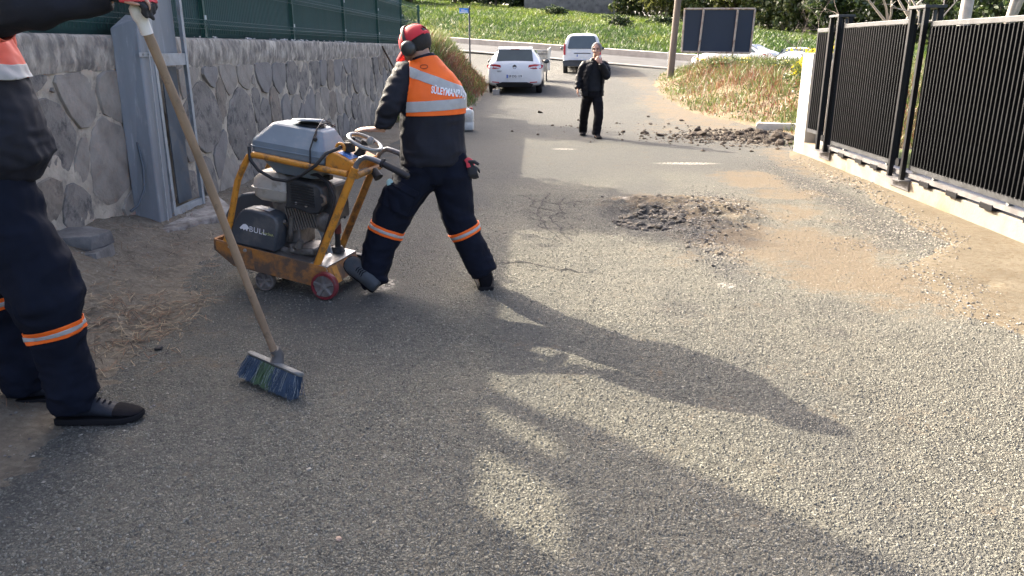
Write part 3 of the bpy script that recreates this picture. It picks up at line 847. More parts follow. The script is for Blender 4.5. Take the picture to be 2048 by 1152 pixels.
def gate_panel(nm, y0, y1, z0, z1, label, group, pitch=0.066, x=GX):
    g_ = thing(nm, (x, (y0 + y1) / 2, z0), label, 'gate panel', group)
    b = B(); b.box((x, (y0 + y1) / 2, z1 - 0.025), (0.05, y1 - y0, 0.05)); obj('top_rail', b, BLKT, g_, None, 0.004)
    b = B(); b.box((x, (y0 + y1) / 2, z0 + 0.03), (0.05, y1 - y0, 0.06)); obj('bottom_rail', b, BLKT, g_, None, 0.004)
    for y in (y0 + 0.02, y1 - 0.02):
        b = B(); b.box((x, y, (z0 + z1) / 2), (0.048, 0.04, z1 - z0 - 0.112)); obj('stile', b, BLK, g_, None, 0.003)
    b = B(); b.box((x + 0.012, (y0 + y1) / 2, (z0 + z1) / 2), (0.004, y1 - y0 - 0.084, z1 - z0 - 0.114)); obj('backing_sheet', b, BLK, g_)
    n = int((y1 - y0 - 0.1) / pitch)
    first = None
    for k in range(n):
        y = y0 + 0.05 + (y1 - y0 - 0.1) * (k + 0.5) / n
        c = (x - 0.016, y, (z0 + z1) / 2)
        if first is None:
            b = B(); b.box(c, (0.052, 0.017, z1 - z0 - 0.114)); first = obj('slat', b, SLATM, g_, None, 0.003)
        else:
            copy_to(first, c, g_, rot=(0, 0, rs.uniform(-0.02, 0.02)))
    return g_
gate_panel('fixed_gate_panel', 11.16, 11.72, 0.37, 1.815, 'narrow black slatted panel fixed beside the white pier', 'black slatted gate panels')
gate_panel('sliding_gate_panel', 8.78, 10.74, 0.30, 1.85, 'middle black slatted panel between the two pairs of tall posts', 'black slatted gate panels')
gate_panel('sliding_gate_panel', 4.9, 8.40, 0.30, 1.81, 'long black slatted panel nearest the camera on the right', 'black slatted gate panels')
def guide_posts(ya, yb, label):
    g_ = thing('guide_posts', (GX - 0.03, (ya + yb) / 2, 0.18), label, 'gate post', 'guide posts of the gate')
    for y in (ya, yb):
        b = B(); b.box((GX - 0.065, y, 1.06), (0.05, 0.05, 1.76)); obj('post', b, BLK, g_, None, 0.004)
        b = B(); b.box((GX + 0.075, y, 1.06), (0.05, 0.05, 1.76)); obj('post', b, BLK, g_, None, 0.004)
    b = B(); b.box((GX + 0.01, (ya + yb) / 2, 1.955), (0.22, yb - ya + 0.07, 0.03)); obj('head_plate', b, BLKT, g_, None, 0.003)
    b = B(); b.box((GX - 0.04, (ya + yb) / 2, 0.185), (0.16, yb - ya + 0.14, 0.012)); b.box((GX - 0.012, (ya + yb) / 2, 0.13), (0.012, yb - ya + 0.16, 0.10)); obj('base_plate', b, RAILM, g_)
    for y in (ya, yb):
        for s_ in (-0.02, 0.05):
            b = B(); b.cyl((GX - 0.03 + s_, y, 1.80), (GX - 0.03 + s_, y, 1.92), 0.02, seg=12); obj('roller', b, BLKT, g_, 60)
    b = B(); b.cyl((GX - 0.07, (ya + yb) / 2, 0.36), (GX - 0.01, (ya + yb) / 2, 0.36), 0.045, seg=16); obj('stop_roller', b, BLK, g_, 50)
guide_posts(8.44, 8.74, 'nearer pair of tall black gate guide posts with bolted base plate')
guide_posts(10.80, 11.08, 'farther pair of tall black gate guide posts near the white pier')
tr = thing('gate_track', (GX - 0.02, 8, 0.19), 'grey steel sliding track on black blocks along the low white wall', 'track')
b = B(); b.box((GX + 0.02, 7.95, 0.262), (0.10, 5.9, 0.02)); b.box((GX - 0.025, 7.95, 0.250), (0.012, 5.9, 0.045)); obj('rail', b, RAILM, tr)
for y in (10.75, 10.28, 9.7, 9.25, 8.0, 7.45, 6.85, 6.2, 5.6):
    b = B(); b.box((GX + 0.03, y, 0.215), (0.14, 0.20, 0.055)); obj('support_block', b, BLK, tr, None, 0.004)
for y in (10.3, 9.0, 7.9, 6.6):
    b = B(); b.cyl((GX - 0.005, y, 0.298), (GX + 0.045, y, 0.298), 0.026, seg=14); b.box((GX + 0.02, y, 0.303), (0.07, 0.03, 0.012)); obj('wheel', b, GALV, tr, 40)
# ------------------------------------------------------------------ asphalt cutting machine
_A = R(168.0)
MF = Vector((math.cos(_A), math.sin(_A), 0)); ML = Vector((-MF.y, MF.x, 0)); MO = Vector((-1.37, 4.705, 0)) - ML * 0.24
MU = Vector((0, 0, 1))
def mp(x, y, z): return MO + MF * x + ML * y + MU * z
YEL = M('chipped_yellow_paint', (0.62, 0.255, 0.028), 0.42, var=0.12, scale=6, bump=0.3, bscale=30, dirt=(0.085, 0.062, 0.042), dirt_amt=0.36, dirt_scale=16, coat=0.15)
YELR = M('rusty_yellow_paint', (0.50, 0.20, 0.04), 0.6, var=0.25, scale=5, bump=0.8, bscale=30, dirt=(0.12, 0.078, 0.052), dirt_amt=0.75, dirt_scale=6)
YELD = M('grimy_yellow_tube', (0.42, 0.19, 0.03), 0.55, var=0.25, scale=8, dirt=(0.05, 0.035, 0.025), dirt_amt=0.5, dirt_scale=9)
TANKM = M('grey_plastic_tank', (0.17, 0.215, 0.25), 0.42, var=0.10, scale=5, bump=0.25, bscale=25, dirt=(0.27, 0.28, 0.28), dirt_amt=0.22, dirt_scale=5)
BLKP = M('black_plastic_dusty', (0.035, 0.037, 0.04), 0.5, var=0.3, scale=7, dirt=(0.13, 0.12, 0.105), dirt_amt=0.3, dirt_scale=5)
GUARD = M('dusty_guard_plastic', (0.058, 0.066, 0.075), 0.5, var=0.15, scale=5, dirt=(0.15, 0.14, 0.125), dirt_amt=0.33, dirt_scale=4)
RUB = M('black_rubber', (0.018, 0.018, 0.019), 0.55, var=0.2)
FUELM = M('dirty_cream_enamel', (0.46, 0.43, 0.37), 0.45, var=0.15, scale=6, dirt=(0.20, 0.17, 0.13), dirt_amt=0.4, dirt_scale=6)
ALU = M('greasy_cast_aluminium', (0.22, 0.20, 0.175), 0.5, 0.4, var=0.3, scale=14, bump=0.6, bscale=45, dirt=(0.07, 0.06, 0.05), dirt_amt=0.5, dirt_scale=9)
STEELW = M('worn_bare_steel', (0.42, 0.42, 0.41), 0.38, 0.7, var=0.25, scale=10, dirt=(0.16, 0.13, 0.10), dirt_amt=0.35)
BAR = M('grey_handle_tube', (0.16, 0.165, 0.175), 0.4, 0.35, var=0.2, scale=8)
REDT = M('dull_red_wheel_tyre', (0.20, 0.022, 0.028), 0.5, var=0.3, scale=14, dirt=(0.10, 0.085, 0.075), dirt_amt=0.35, dirt_scale=12)
HUBM = M('dusty_wheel_hub', (0.17, 0.15, 0.135), 0.65, 0.2, var=0.3, scale=14, dirt=(0.26, 0.24, 0.21), dirt_amt=0.35)
WLET = M('white_lettering', (0.80, 0.80, 0.80), 0.5, var=0.03)
YLET = M('lime_lettering', (0.62, 0.66, 0.25), 0.5, var=0.03)
BLUED = M('blue_decal', (0.07, 0.20, 0.55), 0.4, var=0.3, scale=40, dirt=(0.65, 0.7, 0.75), dirt_amt=0.35, dirt_scale=26)

def text_mesh(txt, size, bold=0.0, shear=0.0, spacing=1.0):
    cu = bpy.data.curves.new('t', 'FONT'); cu.body = txt; cu.size = size; cu.offset = bold; cu.align_x = 'CENTER'; cu.align_y = 'CENTER'; cu.shear = shear
    cu.space_character = spacing; cu.resolution_u = 4
    o = bpy.data.objects.new('t', cu); COL.objects.link(o)
    dg = bpy.context.evaluated_depsgraph_get()
    me = bpy.data.meshes.new_from_object(o.evaluated_get(dg))
    V = np.empty(len(me.vertices) * 3, 'f'); me.vertices.foreach_get('co', V)
    Fs = [tuple(p.vertices) for p in me.polygons]
    bpy.data.objects.remove(o); bpy.data.curves.remove(cu); bpy.data.meshes.remove(me)
    return V.reshape(-1, 3), Fs

def put_text(name, txt, size, c, U, V_, W, mat, parent, bold=0.0, raise_=0.0015, spacing=1.0, xs=1.0, shear=0.0):
    """flat lettering centred on c, running along U, upright along V_, lifted along W"""
    P, Fs = text_mesh(txt, size, bold, shear, spacing)
    U, V_, W, c = Vector(U).normalized(), Vector(V_).normalized(), Vector(W).normalized(), Vector(c)
    b = B(); b.add([c + U * float(p[0]) * xs + V_ * float(p[1]) + W * raise_ for p in P], Fs)
    return obj(name, b, mat, parent, recalc=False)

mc = thing('asphalt_cutter', MO, 'yellow walk-behind asphalt cutter with grey water tank and black engine', 'asphalt cutter')
# chassis
side = [(0.715, 0.336), (0.785, 0.350), (0.79, 0.275), (0.66, 0.172), (0.09, 0.072), (0.0, 0.085), (-0.015, 0.20), (0.045, 0.217)]
AX = (MF, MU, ML)
for s_ in (1, -1):
    b = B(); b.prism(side, AX, s_ * 0.22 - 0.004, s_ * 0.22 + 0.004, MO); sp = obj('side_panel', b, YELR, mc, None, 0.003)
    if s_ == 1:
        b = B(); b.prism([(0.705, 0.325), (0.765, 0.335), (0.77, 0.28), (0.655, 0.182), (0.50, 0.155), (0.51, 0.295)], AX, 0.2245, 0.229, MO); obj('cover_plate', b, YELR, sp, None, 0.0015)
        for x, z in ((0.665, 0.305), (0.555, 0.285), (0.60, 0.19)):
            b = B(); b.lathe([(0.013, 0), (0.013, 0.004), (0.009, 0.005), (0.009, 0.012), (0.0, 0.013)], mp(x, 0.229, z), ML, 8); obj('bolt', b, STEELW, sp, 40)
b = B()
def slab(xa, za, xb, zb, t, y0, y1):
    return [mp(xa, y0, za - t), mp(xb, y0, zb - t), mp(xb, y1, zb - t), mp(xa, y1, za - t), mp(xa, y0, za), mp(xb, y0, zb), mp(xb, y1, zb), mp(xa, y1, za)]
b.hexa(slab(0.02, 0.208, 0.72, 0.330, 0.01, -0.214, 0.214)); obj('deck_plate', b, M('grimy_deck', (0.10, 0.088, 0.075), 0.75, var=0.4, scale=9, bump=1.6, bscale=28, dirt=(0.20, 0.17, 0.13), dirt_amt=0.4), mc)
b = B(); b.hexa(slab(-0.02, 0.207, 0.10, 0.226, 0.006, -0.216, 0.216)); obj('rear_step', b, STEELW, mc, None, 0.003)
b = B(); b.prism([(-0.055, 0.09), (-0.045, 0.09), (-0.012, 0.198), (-0.022, 0.198)], AX, -0.21, 0.21, MO); obj('rear_plate', b, YELR, mc)
b = B(); b.prism([(-0.062, 0.085), (-0.052, 0.085), (-0.016, 0.19), (-0.026, 0.19)], AX, 0.10, 0.165, MO); obj('rear_tab', b, YEL, mc)
b = B(); b.prism([(0.775, 0.345), (0.787, 0.352), (0.79, 0.27), (0.78, 0.268)], AX, -0.214, 0.214, MO); obj('front_plate', b, YELR, mc)
# wheels
def cutter_wheel(x, y, z, r, wd, tyre, hub_side):
    b = B(); c = mp(x, y, z)
    b.lathe([(r * 0.80, -wd / 2), (r * 0.97, -wd / 2), (r, -wd / 2 + 0.006), (r, wd / 2 - 0.006), (r * 0.97, wd / 2), (r * 0.80, wd / 2), (r * 0.80, -wd / 2)], c, ML, 36)
    w_ = obj('wheel', b, tyre, mc, 40)
    b = B(); b.lathe([(r * 0.79, -wd * 0.28), (r * 0.79, wd * 0.28), (0.0, wd * 0.28)], c, ML, 28); b.lathe([(r * 0.26, -wd * 0.4), (r * 0.26, wd * 0.55), (r * 0.20, wd * 0.6), (0.0, wd * 0.6)], c, ML, 20)
    for k in range(5):
        a = 2 * math.pi * k / 5 + 0.3
        d = MF * math.cos(a) + MU * math.sin(a)
        b.tube([c + d * r * 0.2 + ML * wd * 0.32, c + d * r * 0.78 + ML * wd * 0.36], [0.013, 0.017], 6)
    b.lathe([(r * 0.09, wd * 0.55), (r * 0.09, wd * 0.78), (0.0, wd * 0.8)], c, ML, 6)
    obj('hub', b, HUBM, w_, 35)
cutter_wheel(-0.013, 0.25, 0.090, 0.090, 0.046, REDT, 1)
cutter_wheel(-0.013, -0.25, 0.090, 0.090, 0.046, RUB, 1)
cutter_wheel(0.465, 0.165, 0.068, 0.068, 0.04, HUBM, 1)
cutter_wheel(0.465, -0.165, 0.068, 0.068, 0.04, HUBM, 1)
b = B(); b.cyl(mp(-0.013, -0.25, 0.09), mp(-0.013, 0.25, 0.09), 0.011, seg=10); b.cyl(mp(0.465, -0.165, 0.068), mp(0.465, 0.165, 0.068), 0.011, seg=10)
for y in (-0.12, 0.12):
    b.box(mp(0.465, y, 0.13), (0.03, 0.01, 0.14), Matrix.Rotation(_A, 3, 'Z'))
obj('axle', b, STEELW, mc, 50)
# tubular frame
for s_, mt in ((1, YEL), (-1, YELD)):
    y = 0.2 * s_; dx = 0.0 if s_ == 1 else 0.03
    b = B(); b.tube([mp(0.707 + dx, y, 0.33), mp(0.66 + dx, y, 0.47), mp(0.60 + dx, y, 0.66), mp(0.575 + dx, y, 0.735), mp(0.545 + dx, y, 0.79), mp(0.50 + dx, y, 0.862), mp(0.475 + dx, y, 0.895), mp(0.44 + dx, y, 0.908), mp(0.38 + dx, y, 0.90), mp(0.10 + dx, y, 0.855), mp(-0.195 + dx, y, 0.81)], 0.0205, 14)
    obj('frame_tube', b, mt, mc, 60)
    b = B(); b.tube([mp(0.058 + dx, y, 0.215), mp(-0.25 + dx, y, 0.85)], 0.0245, 14); obj('rear_tube', b, mt, mc, 60)
    b = B(); b.tube([mp(-0.245 + dx, y, 0.835), mp(-0.262 + dx, y, 0.875), mp(-0.29 + dx, y, 0.905), mp(-0.325 + dx, y, 0.917), mp(-0.37 + dx, y, 0.905), mp(-0.435 + dx, y, 0.882), mp(-0.56 + dx, y, 0.825)], 0.0165, 12)
    hb = obj('handlebar', b, BAR, mc, 60)
    b = B(); b.tube([mp(-0.43 + dx, y, 0.884), mp(-0.585 + dx, y, 0.814)], 0.021, 14); b.tube([mp(-0.425 + dx, y, 0.887), mp(-0.437 + dx, y, 0.882)], 0.029, 14); b.ell(mp(-0.585 + dx, y, 0.814), (0.021, 0.021, 0.021), 12, 8)
    obj('grip', b, RUB, hb, 50)
b = B(); b.tube([mp(-0.235, -0.2, 0.80), mp(-0.255, 0.2, 0.80)], 0.02, 12); obj('cross_tube', b, YELD, mc, 60)
# yellow instrument hood between the tubes
b = B(); pr = [(-0.035, 0.835), (-0.045, 0.905), (-0.075, 0.932), (-0.115, 0.932), (-0.235, 0.872), (-0.19, 0.805)]
b.prism(pr, AX, -0.175, 0.18, MO); hood = obj('hood', b, YEL, mc, None, 0.008)
b = B(); b.prism([(-0.118, 0.9325), (-0.198, 0.8925), (-0.198, 0.8935), (-0.118, 0.9335)], AX, 0.035, 0.155, MO); obj('decal', b, BLUED, hood)
b = B(); b.tube([mp(-0.12 + 0.026 * math.cos(t), 0.12, 0.958 + 0.026 * math.sin(t)) for t in np.linspace(-0.6, 3.8, 12)], 0.010, 8); obj('lifting_eye', b, YEL, hood, 60)
# switch and throttle clutter on the hood
b = B(); b.box(mp(-0.15, 0.055, 0.955), (0.05, 0.07, 0.06), Matrix.Rotation(_A, 3, 'Z')); b.cyl(mp(-0.17, 0.055, 0.985), mp(-0.185, 0.055, 1.02), 0.012, seg=10); b.cyl(mp(-0.125, 0.02, 0.95), mp(-0.12, 0.02, 0.99), 0.02, 0.018, seg=12); obj('switch_box', b, RUB, mc, 40, 0.003)
b = B(); b.cyl(mp(-0.26, -0.05, 0.80), mp(-0.30, -0.03, 0.755), 0.024, 0.032, seg=10); obj('clamp_knob', b, RUB, mc, 40)
# depth hand wheel on its column
wc = mp(-0.232, 0.0, 0.982); wn = (MU * 0.88 - MF * 0.42 + ML * 0.05).normalized()
u_ = wn.orthogonal().normalized(); v_ = wn.cross(u_)
b = B(); b.tube([wc + (u_ * math.cos(t) + v_ * math.sin(t)) * 0.108 for t in np.linspace(0, 2 * math.pi, 37)[:-1]], 0.0125, 10, closed=True); hw = obj('hand_wheel', b, M('polished_wheel_rim', (0.30, 0.31, 0.30), 0.35, 0.5, var=0.15, dirt=(0.12, 0.11, 0.10), dirt_amt=0.3), mc, 60)
for k in range(3):
    a = 2 * math.pi * k / 3 + 0.4; d = u_ * math.cos(a) + v_ * math.sin(a)
    b = B(); b.tube([wc - wn * 0.012, wc + d * 0.104], [(0.006, 0.02), (0.005, 0.014)], 8, flat=wn); obj('spoke', b, BLKP, hw, 50)
b = B(); b.cyl(wc - wn * 0.05, wc + wn * 0.014, 0.026, 0.024, 16); obj('wheel_hub', b, RUB, hw, 40)
d = u_ * math.cos(3.6) + v_ * math.sin(3.6)
b = B(); b.lathe([(0.010, 0.0), (0.021, 0.012), (0.023, 0.035), (0.017, 0.05), (0.0, 0.054)], wc + MF * -0.06 + ML * 0.075 - wn * 0.004, wn, 14); obj('crank_knob', b, M('knob_grey', (0.24, 0.24, 0.23), 0.35), hw, 60)
b = B(); b.cyl(wc - wn * 0.05, mp(-0.155, 0.0, 0.86), 0.030, 0.036, 14); obj('column', b, RUB, mc, 50)
# water tank
def oct_ring(x0, x1, y0, y1, z, ch):
    return [mp(x0 + ch, y0, z), mp(x1 - ch, y0, z), mp(x1, y0 + ch, z), mp(x1, y1 - ch, z), mp(x1 - ch, y1, z), mp(x0 + ch, y1, z), mp(x0, y1 - ch, z), mp(x0, y0 + ch, z)]
def sk(ring, a=0.135):    # follows the nose-up tilt of the machine
    return [p + MU * (a * ((p - MO).dot(MF) - 0.2)) for p in ring]
rings = [sk(oct_ring(0.07, 0.36, -0.10, 0.12, 0.765, 0.03)), sk(oct_ring(-0.01, 0.45, -0.165, 0.175, 0.872, 0.03)), sk(oct_ring(-0.035, 0.468, -0.185, 0.19, 0.888, 0.025)), sk(oct_ring(-0.038, 0.470, -0.187, 0.193, 0.932, 0.03)), sk(oct_ring(-0.035, 0.466, -0.185, 0.19, 0.965, 0.03)), sk(oct_ring(0.012, 0.362, -0.125, 0.115, 1.073, 0.03)), sk(oct_ring(0.035, 0.345, -0.11, 0.10, 1.083, 0.03))]
b = B(); b.loft(rings); tank = obj('water_tank', b, TANKM, mc, None, 0.012)
b = B(); rr_ = sk(oct_ring(-0.043, 0.475, -0.192, 0.198, 0.925, 0.03)); r2 = sk(oct_ring(-0.043, 0.475, -0.192, 0.198, 0.933, 0.03)); b.loft([rr_, r2]); obj('seam', b, TANKM, tank, None, 0.002)
b = B(); c = mp(0.13, -0.01, 1.082); tn = (MU - MF * 0.135).normalized(); b.lathe([(0.088, 0.0), (0.088, 0.006), (0.0, 0.008)], c, tn, 28); obj('filler_ring', b, RUB, tank, 40)
b = B(); c = mp(0.155, -0.015, 1.104); tn2 = (MU - MF * 0.02 - ML * 0.08).normalized(); b.lathe([(0.105, 0.0), (0.108, 0.004), (0.10, 0.013), (0.0, 0.016)], c, tn2, 30); obj('lid', b, TANKM, tank, 40)
b = B(); b.tube([mp(0.05, 0.205, 0.86), mp(0.045, 0.200, 0.955), mp(0.035, 0.130, 1.055), mp(0.04, 0.06, 1.092), mp(0.06, -0.03, 1.115), mp(0.05, -0.10, 1.09), mp(0.04, -0.2, 0.95)], 0.005, 8); obj('strap', b, RUB, tank, 60)
b = B(); b.tube([mp(0.04, 0.07, 1.09), mp(0.0, 0.03, 1.10), mp(-0.02, -0.03, 1.07)], 0.004, 7); b.tube([mp(0.035, 0.11, 1.072), mp(0.025, 0.145, 1.04), mp(0.025, 0.158, 1.02)], 0.004, 7); b.ell(mp(0.025, 0.162, 1.012), (0.014, 0.014, 0.016), 10, 8); obj('strap_hook', b, RUB, tank, 60)
# hoses
b = B(); b.tube([mp(-0.13, 0.10, 0.965), mp(-0.06, 0.205, 0.93), mp(0.0, 0.225, 0.86), mp(0.10, 0.235, 0.795), mp(0.20, 0.235, 0.755), mp(0.30, 0.232, 0.765), mp(0.40, 0.228, 0.815), mp(0.455, 0.222, 0.88), mp(0.468, 0.20, 0.955)], 0.0105, 10); obj('hose', b, RUB, mc, 60)
b = B(); b.tube([mp(0.12, 0.12, 0.79), mp(0.04, 0.14, 0.785), mp(-0.04, 0.15, 0.74), mp(-0.075, 0.155, 0.65), mp(-0.05, 0.165, 0.55), mp(0.0, 0.17, 0.40), mp(0.045, 0.175, 0.26)], 0.012, 10); obj('hose', b, RUB, mc, 60)
# belt guard with lettering
gp = [(0.695, 0.325), (0.665, 0.42), (0.60, 0.52), (0.555, 0.553), (0.50, 0.556), (0.365, 0.528), (0.325, 0.505), (0.315, 0.47), (0.355, 0.275)]
b = B(); b.prism(gp, AX, 0.06, 0.205, MO); gd = obj('belt_guard', b, GUARD, mc, 30, 0.014)
gu = (-MF * 0.98 - MU * 0.165).normalized(); gv = ML.cross(gu) * -1
gv = gu.cross(ML) if gu.cross(ML).z > 0 else ML.cross(gu)
put_text('lettering', 'BULL', 0.052, mp(0.462, 0.2065, 0.415), gu, gv, ML, WLET, gd, 0.0, spacing=1.1)
put_text('lettering', 'MAKİNA', 0.021, mp(0.392, 0.2065, 0.396), gu, gv, ML, YLET, gd, 0.0, spacing=1.0)
b = B(); bullp = [(-0.036, -0.006), (-0.026, 0.006), (-0.012, 0.022), (0.004, 0.026), (0.016, 0.020), (0.026, 0.010), (0.032, 0.000), (0.022, -0.004), (0.019, -0.018), (0.013, -0.018), (0.010, -0.010), (0.0, -0.012), (-0.006, -0.020), (-0.012, -0.010), (-0.022, -0.012), (-0.028, -0.016)]
b.prism(bullp, (gu, gv, ML), 0.0, 0.0015, mp(0.555, 0.2060, 0.432)); obj('bull_emblem', b, WLET, gd)
b = B(); lab = [mp(0.50, 0.075, 0.5585), mp(0.395, 0.075, 0.537), mp(0.395, 0.155, 0.537), mp(0.50, 0.155, 0.5585)]; b.add(lab, [(0, 1, 2, 3)]); obj('sticker', b, M('worn_white_sticker', (0.6, 0.6, 0.58), 0.5, dirt=(0.12, 0.12, 0.12), dirt_amt=0.5, dirt_scale=22), gd)
# blade guard on the far front side
b = B(); b.prism([(0.40, 0.30), (0.90, 0.36), (0.915, 0.43), (0.86, 0.52), (0.77, 0.585), (0.66, 0.60), (0.55, 0.565), (0.46, 0.47)], AX, -0.20, -0.12, MO); obj('blade_guard', b, GUARD, mc, 30, 0.012)
# engine
eng = b = B()
b.hexa([mp(0.24, -0.15, 0.29), mp(0.40, -0.15, 0.31), mp(0.40, 0.06, 0.31), mp(0.24, 0.06, 0.29), mp(0.24, -0.15, 0.60), mp(0.44, -0.15, 0.62), mp(0.44, 0.06, 0.62), mp(0.24, 0.06, 0.60)])
b.box(mp(0.29, 0.0, 0.268), (0.34, 0.24, 0.05), Matrix.Rotation(_A, 3, 'Z'))
eo = obj('engine_block', b, ALU, mc, None, 0.015)
for k in range(11):
    x = 0.272 - k * 0.0185
    b = B(); b.prism([(x, 0.40 + 0.004 * k), (x + 0.008, 0.40 + 0.004 * k), (x + 0.045, 0.56), (x + 0.037, 0.56)], AX, -0.12, 0.105, MO); obj('cooling_fin', b, ALU, eo)
b = B(); b.hexa([mp(0.07, -0.11, 0.42), mp(0.26, -0.11, 0.42), mp(0.26, 0.085, 0.42), mp(0.07, 0.085, 0.42), mp(0.09, -0.11, 0.56), mp(0.30, -0.11, 0.56), mp(0.30, 0.085, 0.56), mp(0.09, 0.085, 0.56)]); obj('cylinder', b, ALU, eo, None, 0.01)
b = B(); b.lathe([(0.045, -0.10), (0.075, -0.09), (0.078, 0.05), (0.06, 0.085), (0.03, 0.095), (0.0, 0.096)], mp(0.065, 0.0, 0.465), ML - MF * 0.3, 22); obj('crank_cover', b, ALU, eo, 50)
b = B(); b.prism([(0.225, 0.565), (0.28, 0.556), (0.262, 0.735), (0.235, 0.755), (0.05, 0.725), (0.015, 0.70), (0.0, 0.60), (0.045, 0.535), (0.11, 0.53)], AX, -0.12, 0.15, MO); muf = obj('muffler_shroud', b, BLKP, mc, 30, 0.012)
for k in range(8):
    z = 0.585 + k * 0.017
    b = B(); b.box(mp(0.15, 0.155, z + 0.008), (0.16, 0.010, 0.006), Matrix.Rotation(_A, 3, 'Z') @ Matrix.Rotation(R(-8), 3, 'Y')); obj('louvre', b, RUB, muf)
for x, z in ((0.20, 0.60), (0.13, 0.585)):
    b = B(); b.lathe([(0.009, 0), (0.009, 0.006), (0.0, 0.008)], mp(x, 0.15, z), ML, 8); obj('bolt', b, STEELW, muf, 40)
b = B(); b.tube([mp(0.02, 0.15, 0.66), mp(-0.005, 0.155, 0.645), mp(-0.005, 0.15, 0.61), mp(0.02, 0.145, 0.595)], 0.011, 8); obj('exhaust_pipe', b, M('scorched_steel', (0.20, 0.16, 0.12), 0.55, 0.5, var=0.3), muf, 60)
b = B(); b.hexa([mp(-0.035, -0.14, 0.47), mp(0.10, -0.14, 0.49), mp(0.10, 0.07, 0.49), mp(-0.035, 0.07, 0.47), mp(-0.03, -0.14, 0.715), mp(0.10, -0.14, 0.735), mp(0.10, 0.07, 0.735), mp(-0.03, 0.07, 0.715)]); obj('air_filter', b, BLKP, mc, None, 0.02)
b = B(); b.box(mp(0.04, 0.0, 0.748), (0.05, 0.06, 0.03), Matrix.Rotation(_A, 3, 'Z')); obj('filter_knob', b, RUB, mc, None, 0.008)
# cream fuel tank with rolled flange and cap
def rrect(x0, x1, y0, y1, z, r=0.05, n=4):
    out = []
    for cx, cy, a0 in ((x1 - r, y1 - r, 0), (x0 + r, y1 - r, 90), (x0 + r, y0 + r, 180), (x1 - r, y0 + r, 270)):
        for k in range(n + 1):
            a = R(a0 + 90 * k / n); out.append(mp(cx + r * math.cos(a), cy + r * math.sin(a), z))
    return sk(out, 0.10)
b = B(); b.loft([rrect(0.28, 0.49, -0.10, 0.125, 0.578), rrect(0.258, 0.515, -0.12, 0.145, 0.605), rrect(0.25, 0.52, -0.125, 0.15, 0.655), rrect(0.242, 0.529, -0.133, 0.158, 0.657), rrect(0.242, 0.529, -0.133, 0.158, 0.664), rrect(0.25, 0.52, -0.125, 0.15, 0.667), rrect(0.258, 0.513, -0.12, 0.143, 0.715), rrect(0.30, 0.47, -0.08, 0.105, 0.765), rrect(0.33, 0.44, -0.05, 0.07, 0.772)])
ft = obj('fuel_tank', b, FUELM, mc, 50)
b = B(); b.lathe([(0.045, 0.0), (0.045, 0.016), (0.040, 0.022), (0.0, 0.024)], mp(0.37, 0.02, 0.785), MU, 20); obj('fuel_cap', b, BLKP, ft, 40)
b = B(); b.lathe([(0.10, 0.0), (0.105, 0.012), (0.08, 0.02), (0.0, 0.022)], mp(0.30, -0.02, 0.765), MU, 24); obj('filter_dish', b, BLKP, mc, 40)
# small fittings around the engine foot
b = B()
for a_, c_, r_ in (((0.30, 0.09, 0.33), (0.26, 0.12, 0.50), 0.016), ((0.34, 0.08, 0.29), (0.22, 0.14, 0.31), 0.02), ((0.22, 0.13, 0.30), (0.20, 0.13, 0.345), 0.024), ((0.315, 0.07, 0.42), (0.31, 0.13, 0.47), 0.013), ((0.27, 0.12, 0.27), (0.27, 0.12, 0.32), 0.022)):
    b.cyl(mp(*a_), mp(*c_), r_, seg=10)
obj('engine_fittings', b, ALU, mc, 50)
b = B(); b.prism([(0.055, 0.235), (0.075, 0.24), (0.155, 0.42), (0.10, 0.43)], AX, -0.02, 0.0, MO); obj('brace_plate', b, GALV, mc)
b = B(); b.prism([(0.075, 0.225), (0.105, 0.23), (-0.03, 0.50), (-0.055, 0.50)], AX, 0.10, 0.17, MO); obj('belt_cover', b, BLKP, mc, None, 0.006)
# depth spindle at the rear
b = B(); b.cyl(mp(0.058, -0.10, 0.215), mp(0.045, -0.09, 0.36), 0.020, 0.018, 12); b.cyl(mp(0.058, -0.10, 0.225), mp(0.06, -0.10, 0.262), 0.05, 0.035, 14); sp = obj('spindle', b, RUB, mc, 50)
b = B(); b.cyl(mp(0.043, -0.09, 0.36), mp(0.033, -0.08, 0.43), 0.024, 0.022, 12); obj('red_collar', b, M('dull_red_plastic', (0.16, 0.035, 0.03), 0.5), sp, 50)
b = B(); b.cyl(mp(0.033, -0.08, 0.43), mp(0.0, -0.04, 0.56), 0.017, 0.015, 12); b.tube([mp(0.012, -0.05, 0.50), mp(-0.02, -0.06, 0.49), mp(-0.035, -0.06, 0.47)], 0.009, 8); obj('spindle_shaft', b, RUB, sp, 50)
b = B(); b.tube([mp(-0.01, 0.05, 0.555), mp(-0.075, 0.02, 0.60)], 0.005, 8); obj('lever', b, STEELW, mc, 60)
b = B(); b.lathe([(0.0, -0.012), (0.034, -0.011), (0.034, 0.011), (0.0, 0.012)], mp(0.02, -0.02, 0.455), ML, 20); obj('pulley', b, ALU, mc, 40)
